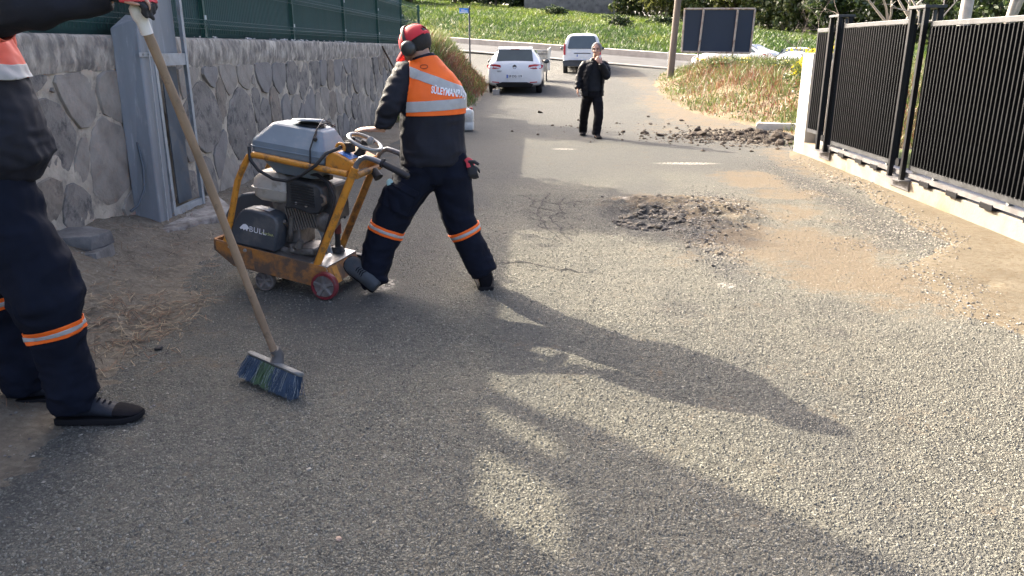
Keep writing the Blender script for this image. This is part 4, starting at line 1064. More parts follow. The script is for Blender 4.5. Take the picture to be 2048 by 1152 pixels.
# chipped screed of dried slurry thrown on the deck
# ------------------------------------------------------------------ broom
WOOD = M('weathered_broom_pole', (0.27, 0.19, 0.12), 0.75, var=0.25, scale=6, bump=0.7, bscale=40, dirt=(0.06, 0.045, 0.035), dirt_amt=0.22, dirt_scale=14)
br = thing('push_broom', (-1.25, 3.37, 0.0), 'wooden push broom with blue and green bristles, upright on the asphalt', 'broom')
bt = Vector((-1.472, 2.945, 1.70)); bl_ = Vector((-1.228, 3.352, 0.165))
b = B(); b.tube([bt.lerp(bl_, t) + Vector((0.006 * math.sin(t * 5), 0, 0)) for t in np.linspace(0.03, 1, 16)], [0.0175 + 0.0012 * math.sin(i * 2.1) for i in range(16)], 14); obj('handle', b, WOOD, br, 60)
bd = (bt - bl_).normalized()
b = B(); b.lathe([(0.021, -0.10), (0.0225, -0.055), (0.024, -0.05), (0.0285, -0.04), (0.030, -0.02), (0.0285, 0.0), (0.018, 0.012), (0.0, 0.014)], bt - bd * 0.005, bd, 22); obj('grip_cap', b, M('white_pvc', (0.72, 0.70, 0.66), 0.45, var=0.08, dirt=(0.45, 0.40, 0.34), dirt_amt=0.2), br, 50)
ha = Vector((-1.392, 3.455, 0.128)); hb_ = Vector((-1.082, 3.245, 0.108))
hu = (hb_ - ha).normalized(); down = Vector((-0.25, -0.45, -1.0)); down = (down - hu * down.dot(hu)).normalized(); hn = hu.cross(down).normalized()
b = B(); prof = []
rings = []
for t, wv in ((0.0, 0.4), (0.015, 0.8), (0.05, 1.0), (0.5, 1.04), (0.95, 1.0), (0.985, 0.8), (1.0, 0.4)):
    c = ha.lerp(hb_, t); rings.append([c + hn * (0.030 * wv * math.cos(a)) - down * (0.0125 * (0.6 + 0.4 * wv) * math.sin(a)) for a in np.linspace(0, 2 * math.pi, 13)[:-1]])
b.loft(rings); hd = obj('broom_head', b, M('dusty_broom_block', (0.17, 0.175, 0.165), 0.7, var=0.25, scale=14, dirt=(0.12, 0.12, 0.115), dirt_amt=0.35), br, 50)
mid = ha.lerp(hb_, 0.52)
b = B(); b.tube([mid - down * 0.005, mid - down * 0.03 + (bl_ - mid) * 0.35, bl_ + bd * 0.03], [0.034, 0.027, 0.024], 14); obj('socket', b, M('dark_socket', (0.09, 0.085, 0.08), 0.6), br, 60)
BLUEB = [M('bristle_blue', (0.018, 0.043, 0.082), 0.5, var=0.3), M('bristle_green', (0.05, 0.10, 0.036), 0.5, var=0.3), M('bristle_pale', (0.20, 0.23, 0.23), 0.5, var=0.3)]
def bristles(t0, t1, nm, mlist, n, curl):
    V = []; Fq = []; mi = []
    for k in range(n):
        t = rs.uniform(t0, t1); c = ha.lerp(hb_, t) + hn * rs.uniform(-0.024, 0.024) + down * 0.011
        splay = (t - 0.5) * 0.022
        L_ = 0.108 * rs.uniform(0.70, 1.08)
        e = c + down * L_ + hu * (splay * 1.6 + rs.gauss(0, 0.010)) + hn * rs.gauss(0, 0.010)
        m_ = c.lerp(e, 0.5) + hu * rs.gauss(0, curl) + hn * rs.gauss(0, curl)
        if e.z < 0.004: e.z = 0.004
        r_ = 0.0012; base = len(V)
        for p in (c, m_, e):
            V += [p + hu * r_, p - hu * r_ * 0.5 + hn * r_, p - hu * r_ * 0.5 - hn * r_]
        kk = rs.choices(range(len(mlist)), [0.86, 0.14] if len(mlist) == 2 else [1])[0]
        for j in (0, 3):
            for e_ in range(3): Fq.append((base + j + e_, base + j + (e_ + 1) % 3, base + j + 3 + (e_ + 1) % 3, base + j + 3 + e_)); mi.append(kk)
    arr_obj(nm, [tuple(v) for v in V], Fq, mlist, br, 60, mi=mi)
bristles(0.02, 0.30, 'blue_bristles', [BLUEB[0], BLUEB[2]], 800, 0.004)
bristles(0.30, 0.58, 'green_bristles', [BLUEB[1], BLUEB[2]], 800, 0.005)
bristles(0.58, 0.98, 'blue_bristles', [BLUEB[0], BLUEB[2]], 1150, 0.006)
# ------------------------------------------------------------------ people
def remeshed(b, voxel, it=4, fac=0.5):
    me = bpy.data.meshes.new('r'); me.from_pydata(b.v, [], b.f); fix_normals(me)
    o = bpy.data.objects.new('r', me); COL.objects.link(o)
    rm = o.modifiers.new('r', 'REMESH'); rm.mode = 'VOXEL'; rm.voxel_size = voxel; rm.adaptivity = 0.0
    sm = o.modifiers.new('s', 'SMOOTH'); sm.factor = fac; sm.iterations = it
    dg = bpy.context.evaluated_depsgraph_get(); dg.update()
    out = bpy.data.meshes.new_from_object(o.evaluated_get(dg))
    bpy.data.objects.remove(o); bpy.data.meshes.remove(me)
    return out

def displace(me, fn):
    n = len(me.vertices); co = np.empty(n * 3, 'f'); no = np.empty(n * 3, 'f')
    me.vertices.foreach_get('co', co); me.vertices.foreach_get('normal', no)
    co = co.reshape(-1, 3).astype(float); no = no.reshape(-1, 3)
    d = fn(co)
    me.vertices.foreach_set('co', (co + no * d[:, None]).astype('f').ravel()); me.update()

def folds(co, amp, f=(9, 9, 20), seed=0, warp=0.5):
    w1 = fbm(co * 5.0, 2, seed + 50)
    p = co * np.array(f) + warp * np.stack([w1, -w1, w1], 1) * 2
    n = vnoise(p, seed)
    n2 = vnoise(p * 2.1 + 7, seed + 3)
    ridge = 1 - np.abs(n) * 2.0
    return amp * (0.65 * ridge + 0.35 * n2 - 0.2)

def hand(b, wrist, fdir, dorsal, thumb, curl=0.25, size=1.0, spread=0.02, thumb_in=0.3, r=1.0):
    """palm, four jointed fingers and a thumb; fdir along the fingers, dorsal = back of the hand, thumb = side of the thumb"""
    w_ = Vector(wrist); f = Vector(fdir).normalized(); d = Vector(dorsal); d = (d - f * d.dot(f)).normalized(); t = Vector(thumb); t = (t - f * t.dot(f) - d * t.dot(d)).normalized()
    s = size
    b.tube([w_ - f * 0.03 * s, w_, w_ + f * 0.03 * s, w_ + f * 0.065 * s, w_ + f * 0.09 * s], [(0.024 * s * r, 0.019 * s * r), (0.026 * s * r, 0.018 * s * r), (0.036 * s * r, 0.016 * s * r), (0.041 * s * r, 0.014 * s * r), (0.038 * s * r, 0.011 * s * r)], 14, flat=t)
    for k, (off, L_) in enumerate(((0.033, 0.074), (0.011, 0.084), (-0.011, 0.078), (-0.032, 0.060))):
        p = w_ + f * 0.082 * s + t * off * s
        ang = 0.0; dirv = f + t * (off * spread / 0.02 * 2.2); dirv.normalize()
        pts = [p - f * 0.02 * s, p]; cdir = dirv
        for j, fr_ in enumerate((0.45, 0.30, 0.25)):
            ang = curl * (0.8, 1.1, 0.9)[j] * (1 + 0.12 * k)
            cdir = (Matrix.Rotation(ang, 3, t.cross(f).dot(d) and (f.cross(d))) @ cdir) if False else (cdir * math.cos(ang) - d_perp(cdir, d) * math.sin(ang))
            cdir.normalize()
            pts.append(pts[-1] + cdir * L_ * fr_ * s)
        b.tube(pts, [0.0095 * s * r, 0.0092 * s * r, 0.0086 * s * r, 0.0080 * s * r, 0.0062 * s * r], 9)
        b.ell(pts[-1], (0.0064 * s * r,) * 3, 8, 6)
    p = w_ + f * 0.022 * s + t * 0.026 * s
    p1 = p + (t * 0.75 + f * 0.62 - d * thumb_in).normalized() * 0.036 * s
    p2 = p1 + (t * 0.35 + f * 0.9 - d * thumb_in).normalized() * 0.030 * s
    p3 = p2 + (t * 0.05 + f * 0.95 - d * thumb_in).normalized() * 0.024 * s
    b.tube([p - t * 0.012 * s, p, p1, p2, p3], [0.013 * s * r, 0.0145 * s * r, 0.0115 * s * r, 0.0105 * s * r, 0.0075 * s * r], 9)
    b.ell(p3, (0.0078 * s * r,) * 3, 8, 6)
    return b
def d_perp(c, d):
    v = d - c * d.dot(c); v.normalize(); return v

def head(b, c, face, up, s=1.0):
    """skull, jaw, brow, nose, lips, ears and neck stub around centre c"""
    f = Vector(face).normalized(); u = Vector(up); u = (u - f * u.dot(f)).normalized(); l = u.cross(f)
    rot = Matrix((l, f, u)).transposed(); c = Vector(c)
    P = lambda x, y, z: c + l * x * s + f * y * s + u * z * s
    b.ell(P(0, -0.012, 0.03), (0.077 * s, 0.096 * s, 0.088 * s), 20, 14, rot)
    b.ell(P(0, 0.012, -0.02), (0.066 * s, 0.080 * s, 0.085 * s), 18, 12, rot)
    b.ell(P(0, 0.040, -0.078), (0.046 * s, 0.045 * s, 0.036 * s), 14, 10, rot)
    b.ell(P(0, 0.074, 0.028), (0.052 * s, 0.018 * s, 0.012 * s), 12, 8, rot)
    b.tube([P(0, 0.085, 0.02), P(0, 0.104, -0.022), P(0, 0.096, -0.032)], [0.009 * s, 0.014 * s, 0.013 * s], 8)
    b.ell(P(0.013, 0.090, -0.032), (0.009 * s,) * 3, 8, 6); b.ell(P(-0.013, 0.090, -0.032), (0.009 * s,) * 3, 8, 6)
    b.ell(P(0, 0.084, -0.058), (0.024 * s, 0.012 * s, 0.006 * s), 10, 6, rot); b.ell(P(0, 0.082, -0.068), (0.021 * s, 0.012 * s, 0.007 * s), 10, 6, rot)
    for e in (-1, 1):
        b.ell(P(e * 0.040, 0.066, -0.022), (0.024 * s, 0.020 * s, 0.018 * s), 10, 8, rot)
        b.ell(P(e * 0.079, -0.008, -0.005), (0.009 * s, 0.020 * s, 0.034 * s), 10, 8, rot)
        b.ell(P(e * 0.083, -0.018, 0.002), (0.010 * s, 0.012 * s, 0.028 * s), 10, 8, rot)
    return P

def region(me, cuts, keep, offset, name, mats, parent, push=None, smooth=180):
    """copy of part of a garment: cut along planes, keep faces whose centre passes keep(), lift along the normals"""
    bm = bmesh.new(); bm.from_mesh(me)
    for (co, no) in cuts:
        bmesh.ops.bisect_plane(bm, geom=bm.verts[:] + bm.edges[:] + bm.faces[:], plane_co=Vector(co), plane_no=Vector(no).normalized(), dist=1e-5)
    bmesh.ops.delete(bm, geom=[f for f in bm.faces if not keep(f.calc_center_median())], context='FACES')
    bm.normal_update()
    for v in bm.verts: v.co += v.normal * offset
    out = bpy.data.meshes.new(name); bm.to_mesh(out); bm.free()
    for p in out.polygons: p.material_index = 0
    o = link(name, out, mats, parent, smooth, 0, None, False)
    if push:
        sd = o.modifiers.new('thick', 'SOLIDIFY'); sd.thickness = push; sd.offset = 1
    return o

def band(me, c, axis, half, off, name, mat, parent, rad=0.16, push=0.003):
    c = Vector(c); a = Vector(axis).normalized()
    return region(me, [(c + a * half, a), (c - a * half, a)], lambda p: abs((p - c).dot(a)) < half and ((p - c) - a * (p - c).dot(a)).length < rad, off, name, mat, parent, push)

def leg_bands(me, c, axis, parent, rad=0.15):
    o = band(me, c, axis, 0.026, 0.004, 'orange_band', ORANGE, parent, rad)
    band(me, c, axis, 0.0095, 0.0085, 'reflective_strip', SILVER, o, rad, 0.001)

def shoe(parent, heel, toe, up, w, h, upper, sole_m, toe_cap=None, laces=None, name='shoe'):
    """lofted shoe: heel and toe are points of the sole on the ground"""
    heel, toe, up = Vector(heel), Vector(toe), Vector(up).normalized()
    f = (toe - heel); L_ = f.length; f.normalize(); up = (up - f * up.dot(f)).normalized(); s = up.cross(f)
    st = [(0.0, 0.30, 0.62), (0.03, 0.36, 0.95), (0.12, 0.40, 1.0), (0.28, 0.42, 1.02), (0.42, 0.42, 0.92), (0.55, 0.46, 0.74), (0.70, 0.50, 0.56), (0.82, 0.48, 0.46), (0.92, 0.40, 0.38), (0.98, 0.25, 0.28), (1.0, 0.12, 0.2)]
    sh = 0.028
    b = B(); rings = []
    for t, ww, hh in st:
        c = heel + f * L_ * t; z0 = sh * 0.8; z1 = max(sh + 0.012, h * hh)
        r_ = []
        for k in range(14):
            a = 2 * math.pi * k / 14
            x = math.cos(a) * ww * w * (1.0 if math.sin(a) < 0 else (1 - 0.35 * math.sin(a) ** 2)); z = z0 + (z1 - z0) * (0.5 + 0.5 * math.sin(a))
            r_.append(c + s * x + up * z)
        rings.append(r_)
    b.loft(rings); so_ = obj(name, b, upper, parent, 60)
    b = B(); rings = []
    for t, ww, hh in st:
        c = heel + f * L_ * (t * 1.02 - 0.01); x = ww * w * 1.05 + 0.003; zt = 0.012 * max(0, t - 0.8) / 0.2
        rings.append([c - s * x * 0.96 + up * zt, c + s * x * 0.96 + up * zt, c + s * x + up * (sh * 0.6 + zt), c + s * x * 0.98 + up * (sh + zt * 0.6), c - s * x * 0.98 + up * (sh + zt * 0.6), c - s * x + up * (sh * 0.6 + zt)])
    b.loft(rings); obj('sole', b, sole_m, so_, 40, 0.003)
    if toe_cap is not None:
        b = B(); rings = []
        for t, ww, hh in st[6:]:
            c = heel + f * L_ * (t + 0.004); z0 = sh * 0.9; z1 = max(sh + 0.014, h * hh) + 0.002
            rings.append([c + s * math.cos(2 * math.pi * k / 14) * (ww * w + 0.002) * (1.0 if math.sin(2 * math.pi * k / 14) < 0 else (1 - 0.35 * math.sin(2 * math.pi * k / 14) ** 2)) + up * (z0 + (z1 - z0) * (0.5 + 0.5 * math.sin(2 * math.pi * k / 14))) for k in range(14)])
        b.loft(rings); obj('toe_cap', b, toe_cap, so_, 60)
    if laces is not None:
        for t in (0.44, 0.50, 0.56, 0.62):
            c = heel + f * L_ * t; hh = np.interp(t, [q[0] for q in st], [q[2] for q in st]) * h
            b = B(); b.tube([c - s * 0.024 + up * (hh - 0.012), c + up * (hh + 0.003) + f * 0.008, c + s * 0.024 + up * (hh - 0.012)], 0.0035, 6); obj('lace', b, laces, so_, 60)
    return so_

SKIN = M('skin', (0.47, 0.27, 0.19), 0.5, var=0.12, scale=18, bump=0.25, bscale=120)
NAVY = M('navy_work_fabric', (0.008, 0.0105, 0.019), 0.85, var=0.2, scale=12, bump=0.35, bscale=240, spec=0.12)
SOFT = M('navy_softshell', (0.014, 0.0155, 0.022), 0.7, var=0.2, scale=10, bump=0.3, bscale=200, spec=0.22)
ORANGE = M('hi_vis_orange', (0.98, 0.15, 0.008), 0.62, var=0.06, scale=9, bump=0.3, bscale=260)
SILVER = M('reflective_grey_tape', (0.40, 0.40, 0.385), 0.45, var=0.10, scale=20, bump=0.25, bscale=200)
PALEO = M('faded_salmon_vest', (0.75, 0.13, 0.075), 0.65, var=0.08, scale=9)
REDC = M('red_cap_cotton', (0.58, 0.028, 0.040), 0.75, var=0.12, scale=10, bump=0.3, bscale=200)
HAIRD = M('dark_hair', (0.018, 0.015, 0.013), 0.7, var=0.3, scale=30, bump=0.8, bscale=140)
HAIRG = M('grey_hair', (0.17, 0.165, 0.16), 0.7, var=0.35, scale=40, bump=0.8, bscale=140)
SHOEB = M('black_suede', (0.008, 0.008, 0.010), 0.85, var=0.3, scale=12, bump=0.3, bscale=160, spec=0.1)
SHOEN = M('dark_blue_grey_leather', (0.018, 0.021, 0.028), 0.6, var=0.2, scale=10, bump=0.3, bscale=120, spec=0.2)
SOLEB = M('black_rubber_sole', (0.012, 0.012, 0.013), 0.7, var=0.2, spec=0.15)
SHOEG = M('grey_trainer_mesh', (0.055, 0.065, 0.072), 0.8, var=0.2, scale=14, bump=0.5, bscale=220)
GLOVE = M('black_knit_glove', (0.020, 0.022, 0.026), 0.7, var=0.25, scale=14, bump=0.6, bscale=180)
GLOVER = M('red_knit_glove', (0.60, 0.05, 0.065), 0.75, var=0.15, scale=14, bump=0.5, bscale=180)

# ---- worker bending over the cutter (seen from behind)
w1 = thing('person', (-0.65, 4.95, 0.0), 'worker from behind in orange vest and red cap, bending over the asphalt cutter', 'person')
RV = Vector((0.93, 0.36, -0.10)).normalized()
pel, wai, che, nek = Vector((-0.668, 4.95, 0.86)), Vector((-0.672, 4.965, 1.02)), Vector((-0.668, 5.00, 1.25)), Vector((-0.705, 5.02, 1.455))
shL, elL, wrL = Vector((-0.838, 4.955, 1.395)), Vector((-0.915, 4.85, 1.205)), Vector((-0.985, 4.865, 1.065))
shR, elR, wrR = Vector((-0.565, 5.12, 1.29)), Vector((-0.60, 5.24, 1.10)), Vector((-0.80, 5.10, 0.925))
hiL, knL, anL = Vector((-0.765, 4.925, 0.84)), Vector((-0.958, 4.875, 0.475)), Vector((-1.085, 4.845, 0.17))
hiR, knR, anR = Vector((-0.57, 4.965, 0.84)), Vector((-0.515, 4.965, 0.475)), Vector((-0.352, 4.975, 0.10))
hc = Vector((-0.768, 5.04, 1.560)); hface = Vector((-0.80, 0.28, -0.58)); hup = Vector((-0.45, 0.15, 0.86))
b = B()
b.tube([pel - Vector((0, 0, .04)), pel, wai, che, che.lerp(nek, .7), nek], [(.14, .10), (.155, .11), (.14, .10), (.165, .11), (.13, .085), (.06, .06)], 18, flat=RV)
b.tube([nek - Vector((0, 0, .03)), nek, hc + Vector((0.03, 0, -.06))], [.062, .060, .058], 14)
b.tube([che.lerp(nek, .6), shL, elL, wrL], [.06, .056, .043, .030], 12); b.tube([che.lerp(nek, .6), shR, elR, wrR], [.06, .056, .043, .030], 12)
b.tube([pel, hiL, knL, anL - Vector((0, 0, .06))], [.09, .085, .058, .04], 14); b.tube([pel, hiR, knR, anR - Vector((0, 0, .05))], [.09, .085, .058, .04], 14)
b.ell(anL + Vector((-.05, -.01, -.02)), (.06, .045, .04)); b.ell(anR + Vector((0, .05, -.05)), (.04, .09, .035))
PW1 = head(b, hc, hface, hup)
hand(b, wrL, (-1.0, 0.02, 0.02), (0.05, -0.1, 1.0), (0.05, 1.0, 0.1), 0.10, 1.0)
hand(b, wrR, (-0.85, -0.30, -0.45), (0.1, 0.5, 0.9), (-0.3, -1, 0.3), 0.85, 0.95)
body1 = link('body', remeshed(b, 0.0055, 2), SKIN, w1, 180)
# trousers
b = B()
b.tube([pel + Vector((0, 0, .12)), pel + Vector((0, 0, .02)), pel - Vector((0, 0, .06)), pel - Vector((0, 0, .14))], [(.175, .125), (.20, .14), (.19, .14), (.12, .12)], 20, flat=RV)
b.tube([hiL + Vector((.02, 0, 0.04)), hiL + Vector((-.01, 0, -.09)), hiL.lerp(knL, .55), knL, knL.lerp(anL, .3), knL.lerp(anL, .7), anL + Vector((.01, -.015, -.05)), Vector((-1.050, 4.800, 0.062))], [.125, .132, .125, .115, .108, .106, .102, .088], 18)
b.tube([hiR + Vector((-.02, 0, 0.04)), hiR + Vector((0.015, 0, -.09)), hiR.lerp(knR, .5), knR, knR.lerp(anR, .3), knR.lerp(anR, .7), anR + Vector((.003, 0, .005))], [.125, .132, .122, .106, .096, .096, .09], 18)
tm1 = remeshed(b, 0.0095, 5)
displace(tm1, lambda c: folds(c, 0.015, (7, 7, 11), 101) + folds(c, 0.005, (14, 14, 30), 103) * sstep(0.42, 0.22, c[:, 2]))
tr1 = link('trousers', tm1.copy(), NAVY, w1, 180)
pk = Vector((-0.905, 4.80, 0.675)); pax = (knL - hiL).normalized()
def pocket(p, h0, h1, w_):
    v = p - pk; t = v.dot(pax); s2 = (v - pax * t).dot(Vector((0.86, -0.2, 0.45)))
    return h0 < t < h1 and abs(s2) < w_ and p.y < 4.86
region(tm1, [(pk + pax * 0.10, pax), (pk - pax * 0.075, pax)], lambda p: pocket(p, -0.075, 0.10, 0.07), 0.004, 'cargo_pocket', NAVY, tr1, 0.004)
region(tm1, [(pk - pax * 0.035, pax), (pk - pax * 0.08, pax)], lambda p: pocket(p, -0.08, -0.035, 0.074), 0.009, 'pocket_flap', NAVY, tr1, 0.004)
leg_bands(tm1, Vector((-0.972, 4.87, 0.418)), anL - knL, w1, 0.16)
leg_bands(tm1, Vector((-0.474, 4.967, 0.392)), anR - knR, w1, 0.16)
# jacket
b = B()
b.tube([pel - Vector((0, 0, .02)), pel + Vector((0, 0, .04)), wai, wai.lerp(che, .5), che, che.lerp(nek, .45), che.lerp(nek, .8), nek + Vector((-.01, 0, .03))], [(.205, .155), (.212, .16), (.205, .155), (.207, .155), (.210, .155), (.172, .135), (.115, .10), (.075, .075)], 24, flat=RV)
b.tube([che.lerp(nek, .62) + Vector((-.02, 0, 0)), shL, shL.lerp(elL, .5), elL, elL.lerp(wrL, .5), wrL + Vector((.012, 0, .01))], [.085, .088, .075, .068, .064, .056], 16)
b.tube([che.lerp(nek, .5), shR, shR.lerp(elR, .5), elR, elR.lerp(wrR, .5), wrR], [.075, .078, .075, .066, .06, .052], 16)
b.tube([nek + Vector((0, 0, -.01)), nek + Vector((-.02, 0, .055))], [.078, .074], 16)
jm1 = remeshed(b, 0.0085, 5)
def jfold(c):
    arm = sstep(-0.80, -0.87, c[:, 0]) * sstep(0.98, 1.05, c[:, 2])
    low = sstep(1.18, 1.0, c[:, 2])
    return folds(c, 0.016, (9, 9, 20), 111) * arm + folds(c, 0.012, (8, 8, 11), 113) * (0.35 + 0.65 * low) * (1 - arm)
displace(jm1, jfold)
jk1 = link('jacket', jm1.copy(), SOFT, w1, 180)
# vest cut from the jacket's back
LN = Vector((-0.93, -0.25, 0.10)).normalized(); lc = Vector((-0.800, 4.86, 1.30))
bc = Vector((-0.66, 4.86, 1.150)); bn = Vector((0.02, 0.0, -1.0)).normalized()
tc_ = Vector((-0.70, 4.95, 1.498)); tn_ = Vector((-0.25, 0.2, 1)).normalized()
vk = lambda p: (p - lc).dot(LN) < 0 and (p - bc).dot(bn) < 0 and (p - tc_).dot(tn_) < 0
VC = [(lc, LN), (bc, bn), (tc_, tn_)]
vest1 = region(jm1, VC, vk, 0.006, 'vest', ORANGE, w1, 0.002)
n1b = Vector((0.36, 0.10, 1.0)).normalized(); c1 = Vector((-0.665, 4.86, 1.365))
region(jm1, VC + [(c1 + n1b * 0.028, n1b), (c1 - n1b * 0.028, n1b)], lambda p: vk(p) and abs((p - c1).dot(n1b)) < 0.028, 0.0095, 'reflective_band', SILVER, vest1, 0.001)
n2b = Vector((-0.06, 0.0, 1.0)).normalized(); c2 = Vector((-0.66, 4.86, 1.208))
region(jm1, VC + [(c2 + n2b * 0.031, n2b), (c2 - n2b * 0.031, n2b)], lambda p: vk(p) and abs((p - c2).dot(n2b)) < 0.031, 0.0095, 'reflective_band', SILVER, vest1, 0.001)
bm_ = bmesh.new(); bm_.from_mesh(jm1); BV1 = BVHTree.FromBMesh(bm_)
def wrap_text(name, txt, size, c, U, V_, dirv, mat, parent, bold, lift, bvh, shear=0.0, xs=1.0):
    P, Fs = text_mesh(txt, size, bold, shear)
    U, V_, dirv, c = Vector(U).normalized(), Vector(V_).normalized(), Vector(dirv).normalized(), Vector(c)
    P = P * np.array([xs, 1, 1]); x0 = float(P[:, 0].min()); out = []
    for p in P:
        o_ = c + U * (float(p[0]) - x0) + V_ * float(p[1]) - dirv * 0.5
        h = bvh.ray_cast(o_, dirv)
        out.append(None if h[0] is None else h[0] + h[1] * lift)
    b = B(); keep = [f for f in Fs if all(out[i] is not None for i in f)]
    b.add([(o_ if o_ is not None else (0, 0, 0)) for o_ in out], keep)
    me = bpy.data.meshes.new(name); me.from_pydata(b.v, [], b.f)
    bm = bmesh.new(); bm.from_mesh(me); bmesh.ops.delete(bm, geom=[v for v in bm.verts if not v.link_faces], context='VERTS'); bm.to_mesh(me); bm.free()
    return link(name, me, mat, parent, None, 0, None, False)
wrap_text('lettering', 'SÜLEYMANPAŞA', 0.056, (-0.658, 4.86, 1.302), (1.0, 0.0, -0.16), (0.10, 0.0, 1.0), (-0.10, 1, 0), WLET, vest1, 0.002, 0.0115, BV1, 0.0, 0.55)
b = B()
ring = []
for t in np.linspace(0, 2 * math.pi, 17)[:-1]:
    o_ = Vector((-0.705 + 0.022 * math.cos(t), 4.4, 1.437 + 0.012 * math.sin(t))); h = BV1.ray_cast(o_, Vector((0, 1, 0)))
    if h[0] is not None: ring.append(h[0] + h[1] * 0.0105)
if len(ring) == 16:
    b.tube(ring, 0.002, 5, closed=True); obj('small_emblem', b, M('dark_print', (0.25, 0.05, 0.02), 0.6), vest1)
bm_.free()
# cap, hair, ear defender
hf = hface.normalized(); hu_ = (hup - hf * hup.dot(hf)).normalized(); hl = hu_.cross(hf)
bmh = bmesh.new(); bmh.from_mesh(body1.data)
off1 = WL[body1.name]
b = B(); rot = Matrix((hl, hf, hu_)).transposed()
b.ell(PW1(0, -0.012, 0.026), (0.088, 0.108, 0.102), 28, 20, rot)
capm = bpy.data.meshes.new('cap'); capm.from_pydata(b.v, [], b.f); fix_normals(capm)
def loc1(p): v = p - hc; return v.dot(hl), v.dot(hf), v.dot(hu_)
def capkeep(p):
    x, y, z = loc1(p)
    if z < 0.022: return False
    if y < -0.06 and abs(x) < 0.038 and z < 0.022 + 0.055 * math.sqrt(max(0, 1 - (x / 0.038) ** 2)): return False
    return True
cap1 = region(capm, [(hc + hu_ * 0.022, hu_)], capkeep, 0.0, 'cap', REDC, w1, 0.003)
b = B(); b.tube([PW1(0.04 * math.cos(t), -0.118 + 0.012 * abs(math.cos(t)), 0.024 + 0.004) for t in np.linspace(0.15, 3.0, 10)], [(0.011, 0.003)] * 10, 8, flat=hu_); obj('strap', b, REDC, cap1, 60)
b = B(); rings = []
for t in np.linspace(-1.15, 1.15, 15):
    x = 0.088 * math.sin(t); y = -0.012 + 0.106 * math.cos(t)
    d_ = 0.072 * (1 - (t / 1.25) ** 2) ** 0.5
    rings.append([PW1(x, y, 0.026), PW1(x * 1.02, y + d_ * 0.55, 0.021 - 0.012 * abs(math.sin(t))), PW1(x * 1.03, y + d_, 0.008 - 0.02 * abs(math.sin(t))), PW1(x * 1.03, y + d_, 0.004 - 0.02 * abs(math.sin(t))), PW1(x * 1.02, y + d_ * 0.55, 0.016 - 0.012 * abs(math.sin(t))), PW1(x, y, 0.021)])
b.loft(rings); obj('brim', b, REDC, cap1, 60)
b = B(); b.ell(PW1(0, -0.014, 0.022), (0.0825, 0.103, 0.094), 24, 16, rot)
hm = bpy.data.meshes.new('hair'); hm.from_pydata(b.v, [], b.f); fix_normals(hm)
region(hm, [], lambda p: loc1(p)[1] < 0.0 and loc1(p)[2] > -0.055, 0.0, 'hair', HAIRD, w1)
mf = thing('ear_defenders', PW1(0.1, 0, 0), 'dark olive ear defenders worn over the red cap', 'ear defenders')
OLV = M('olive_black_shell', (0.035, 0.038, 0.034), 0.38, var=0.2, scale=8)
for e in (1, -1):
    b = B(); b.lathe([(0.030, 0.0), (0.044, 0.004), (0.046, 0.018), (0.040, 0.020), (0.047, 0.024), (0.048, 0.036), (0.040, 0.052), (0.022, 0.060), (0.0, 0.062)], PW1(e * 0.074, 0.012, -0.008), hl * e - hf * 0.1, 24); obj('cup', b, OLV, mf, 50)
b = B(); b.tube([PW1(0.105 * math.cos(t), 0.005 - 0.008 * math.sin(t), 0.0 + 0.142 * math.sin(t)) for t in np.linspace(0.05, math.pi - 0.05, 22)], [(0.012, 0.004)] * 22, 8, flat=hf); obj('headband', b, RUB, mf, 60)
bmh.free()
# shoes
shoe(w1, (-0.335, 4.895, 0.0), (-0.375, 5.21, 0.0), (0, 0, 1), 0.125, 0.14, SHOEB, SOLEB)
shoe(w1, (-1.050, 4.812, 0.040), (-1.245, 4.845, 0.222), (-0.62, -0.05, 0.68), 0.120, 0.135, SHOEG, SOLEB, None, SHOEB, 'trainer')
# work gloves tucked into the back pocket
gl = thing('work_gloves', (-0.43, 4.93, 0.8), 'pair of red and black work gloves hanging from the back pocket', 'gloves')
b = B(); b.tube([(-0.452, 4.92, 0.875), (-0.435, 4.905, 0.865), (-0.425, 4.905, 0.83)], [(.022, .009), (.026, .012), (.030, .013)], 12, flat=(1, 0, 0)); obj('cuff', b, GLOVER, gl, 60)
b = B(); hand(b, (-0.428, 4.905, 0.835), (0.30, -0.05, -0.9), (0.1, -1, 0.0), (1, 0, 0.5), 0.45, 0.68, 0.012, 0.5, 1.2)
obj('glove', b, GLOVE, gl, 180) if False else link('glove', remeshed(b, 0.005, 2), GLOVE, gl, 180)
b = B(); b.tube([(-0.44, 4.90, 0.86), (-0.40, 4.89, 0.862), (-0.372, 4.885, 0.845)], [.012, .012, .009], 8); obj('finger', b, GLOVE, gl, 60)
# sticker on the pocket
b = B(); b.ell((-0.933, 4.822, 0.735), (0.022, 0.006, 0.028), 12, 8); obj('pocket_tag', b, M('pale_teal_tag', (0.35, 0.55, 0.55), 0.4), tr1, 60)

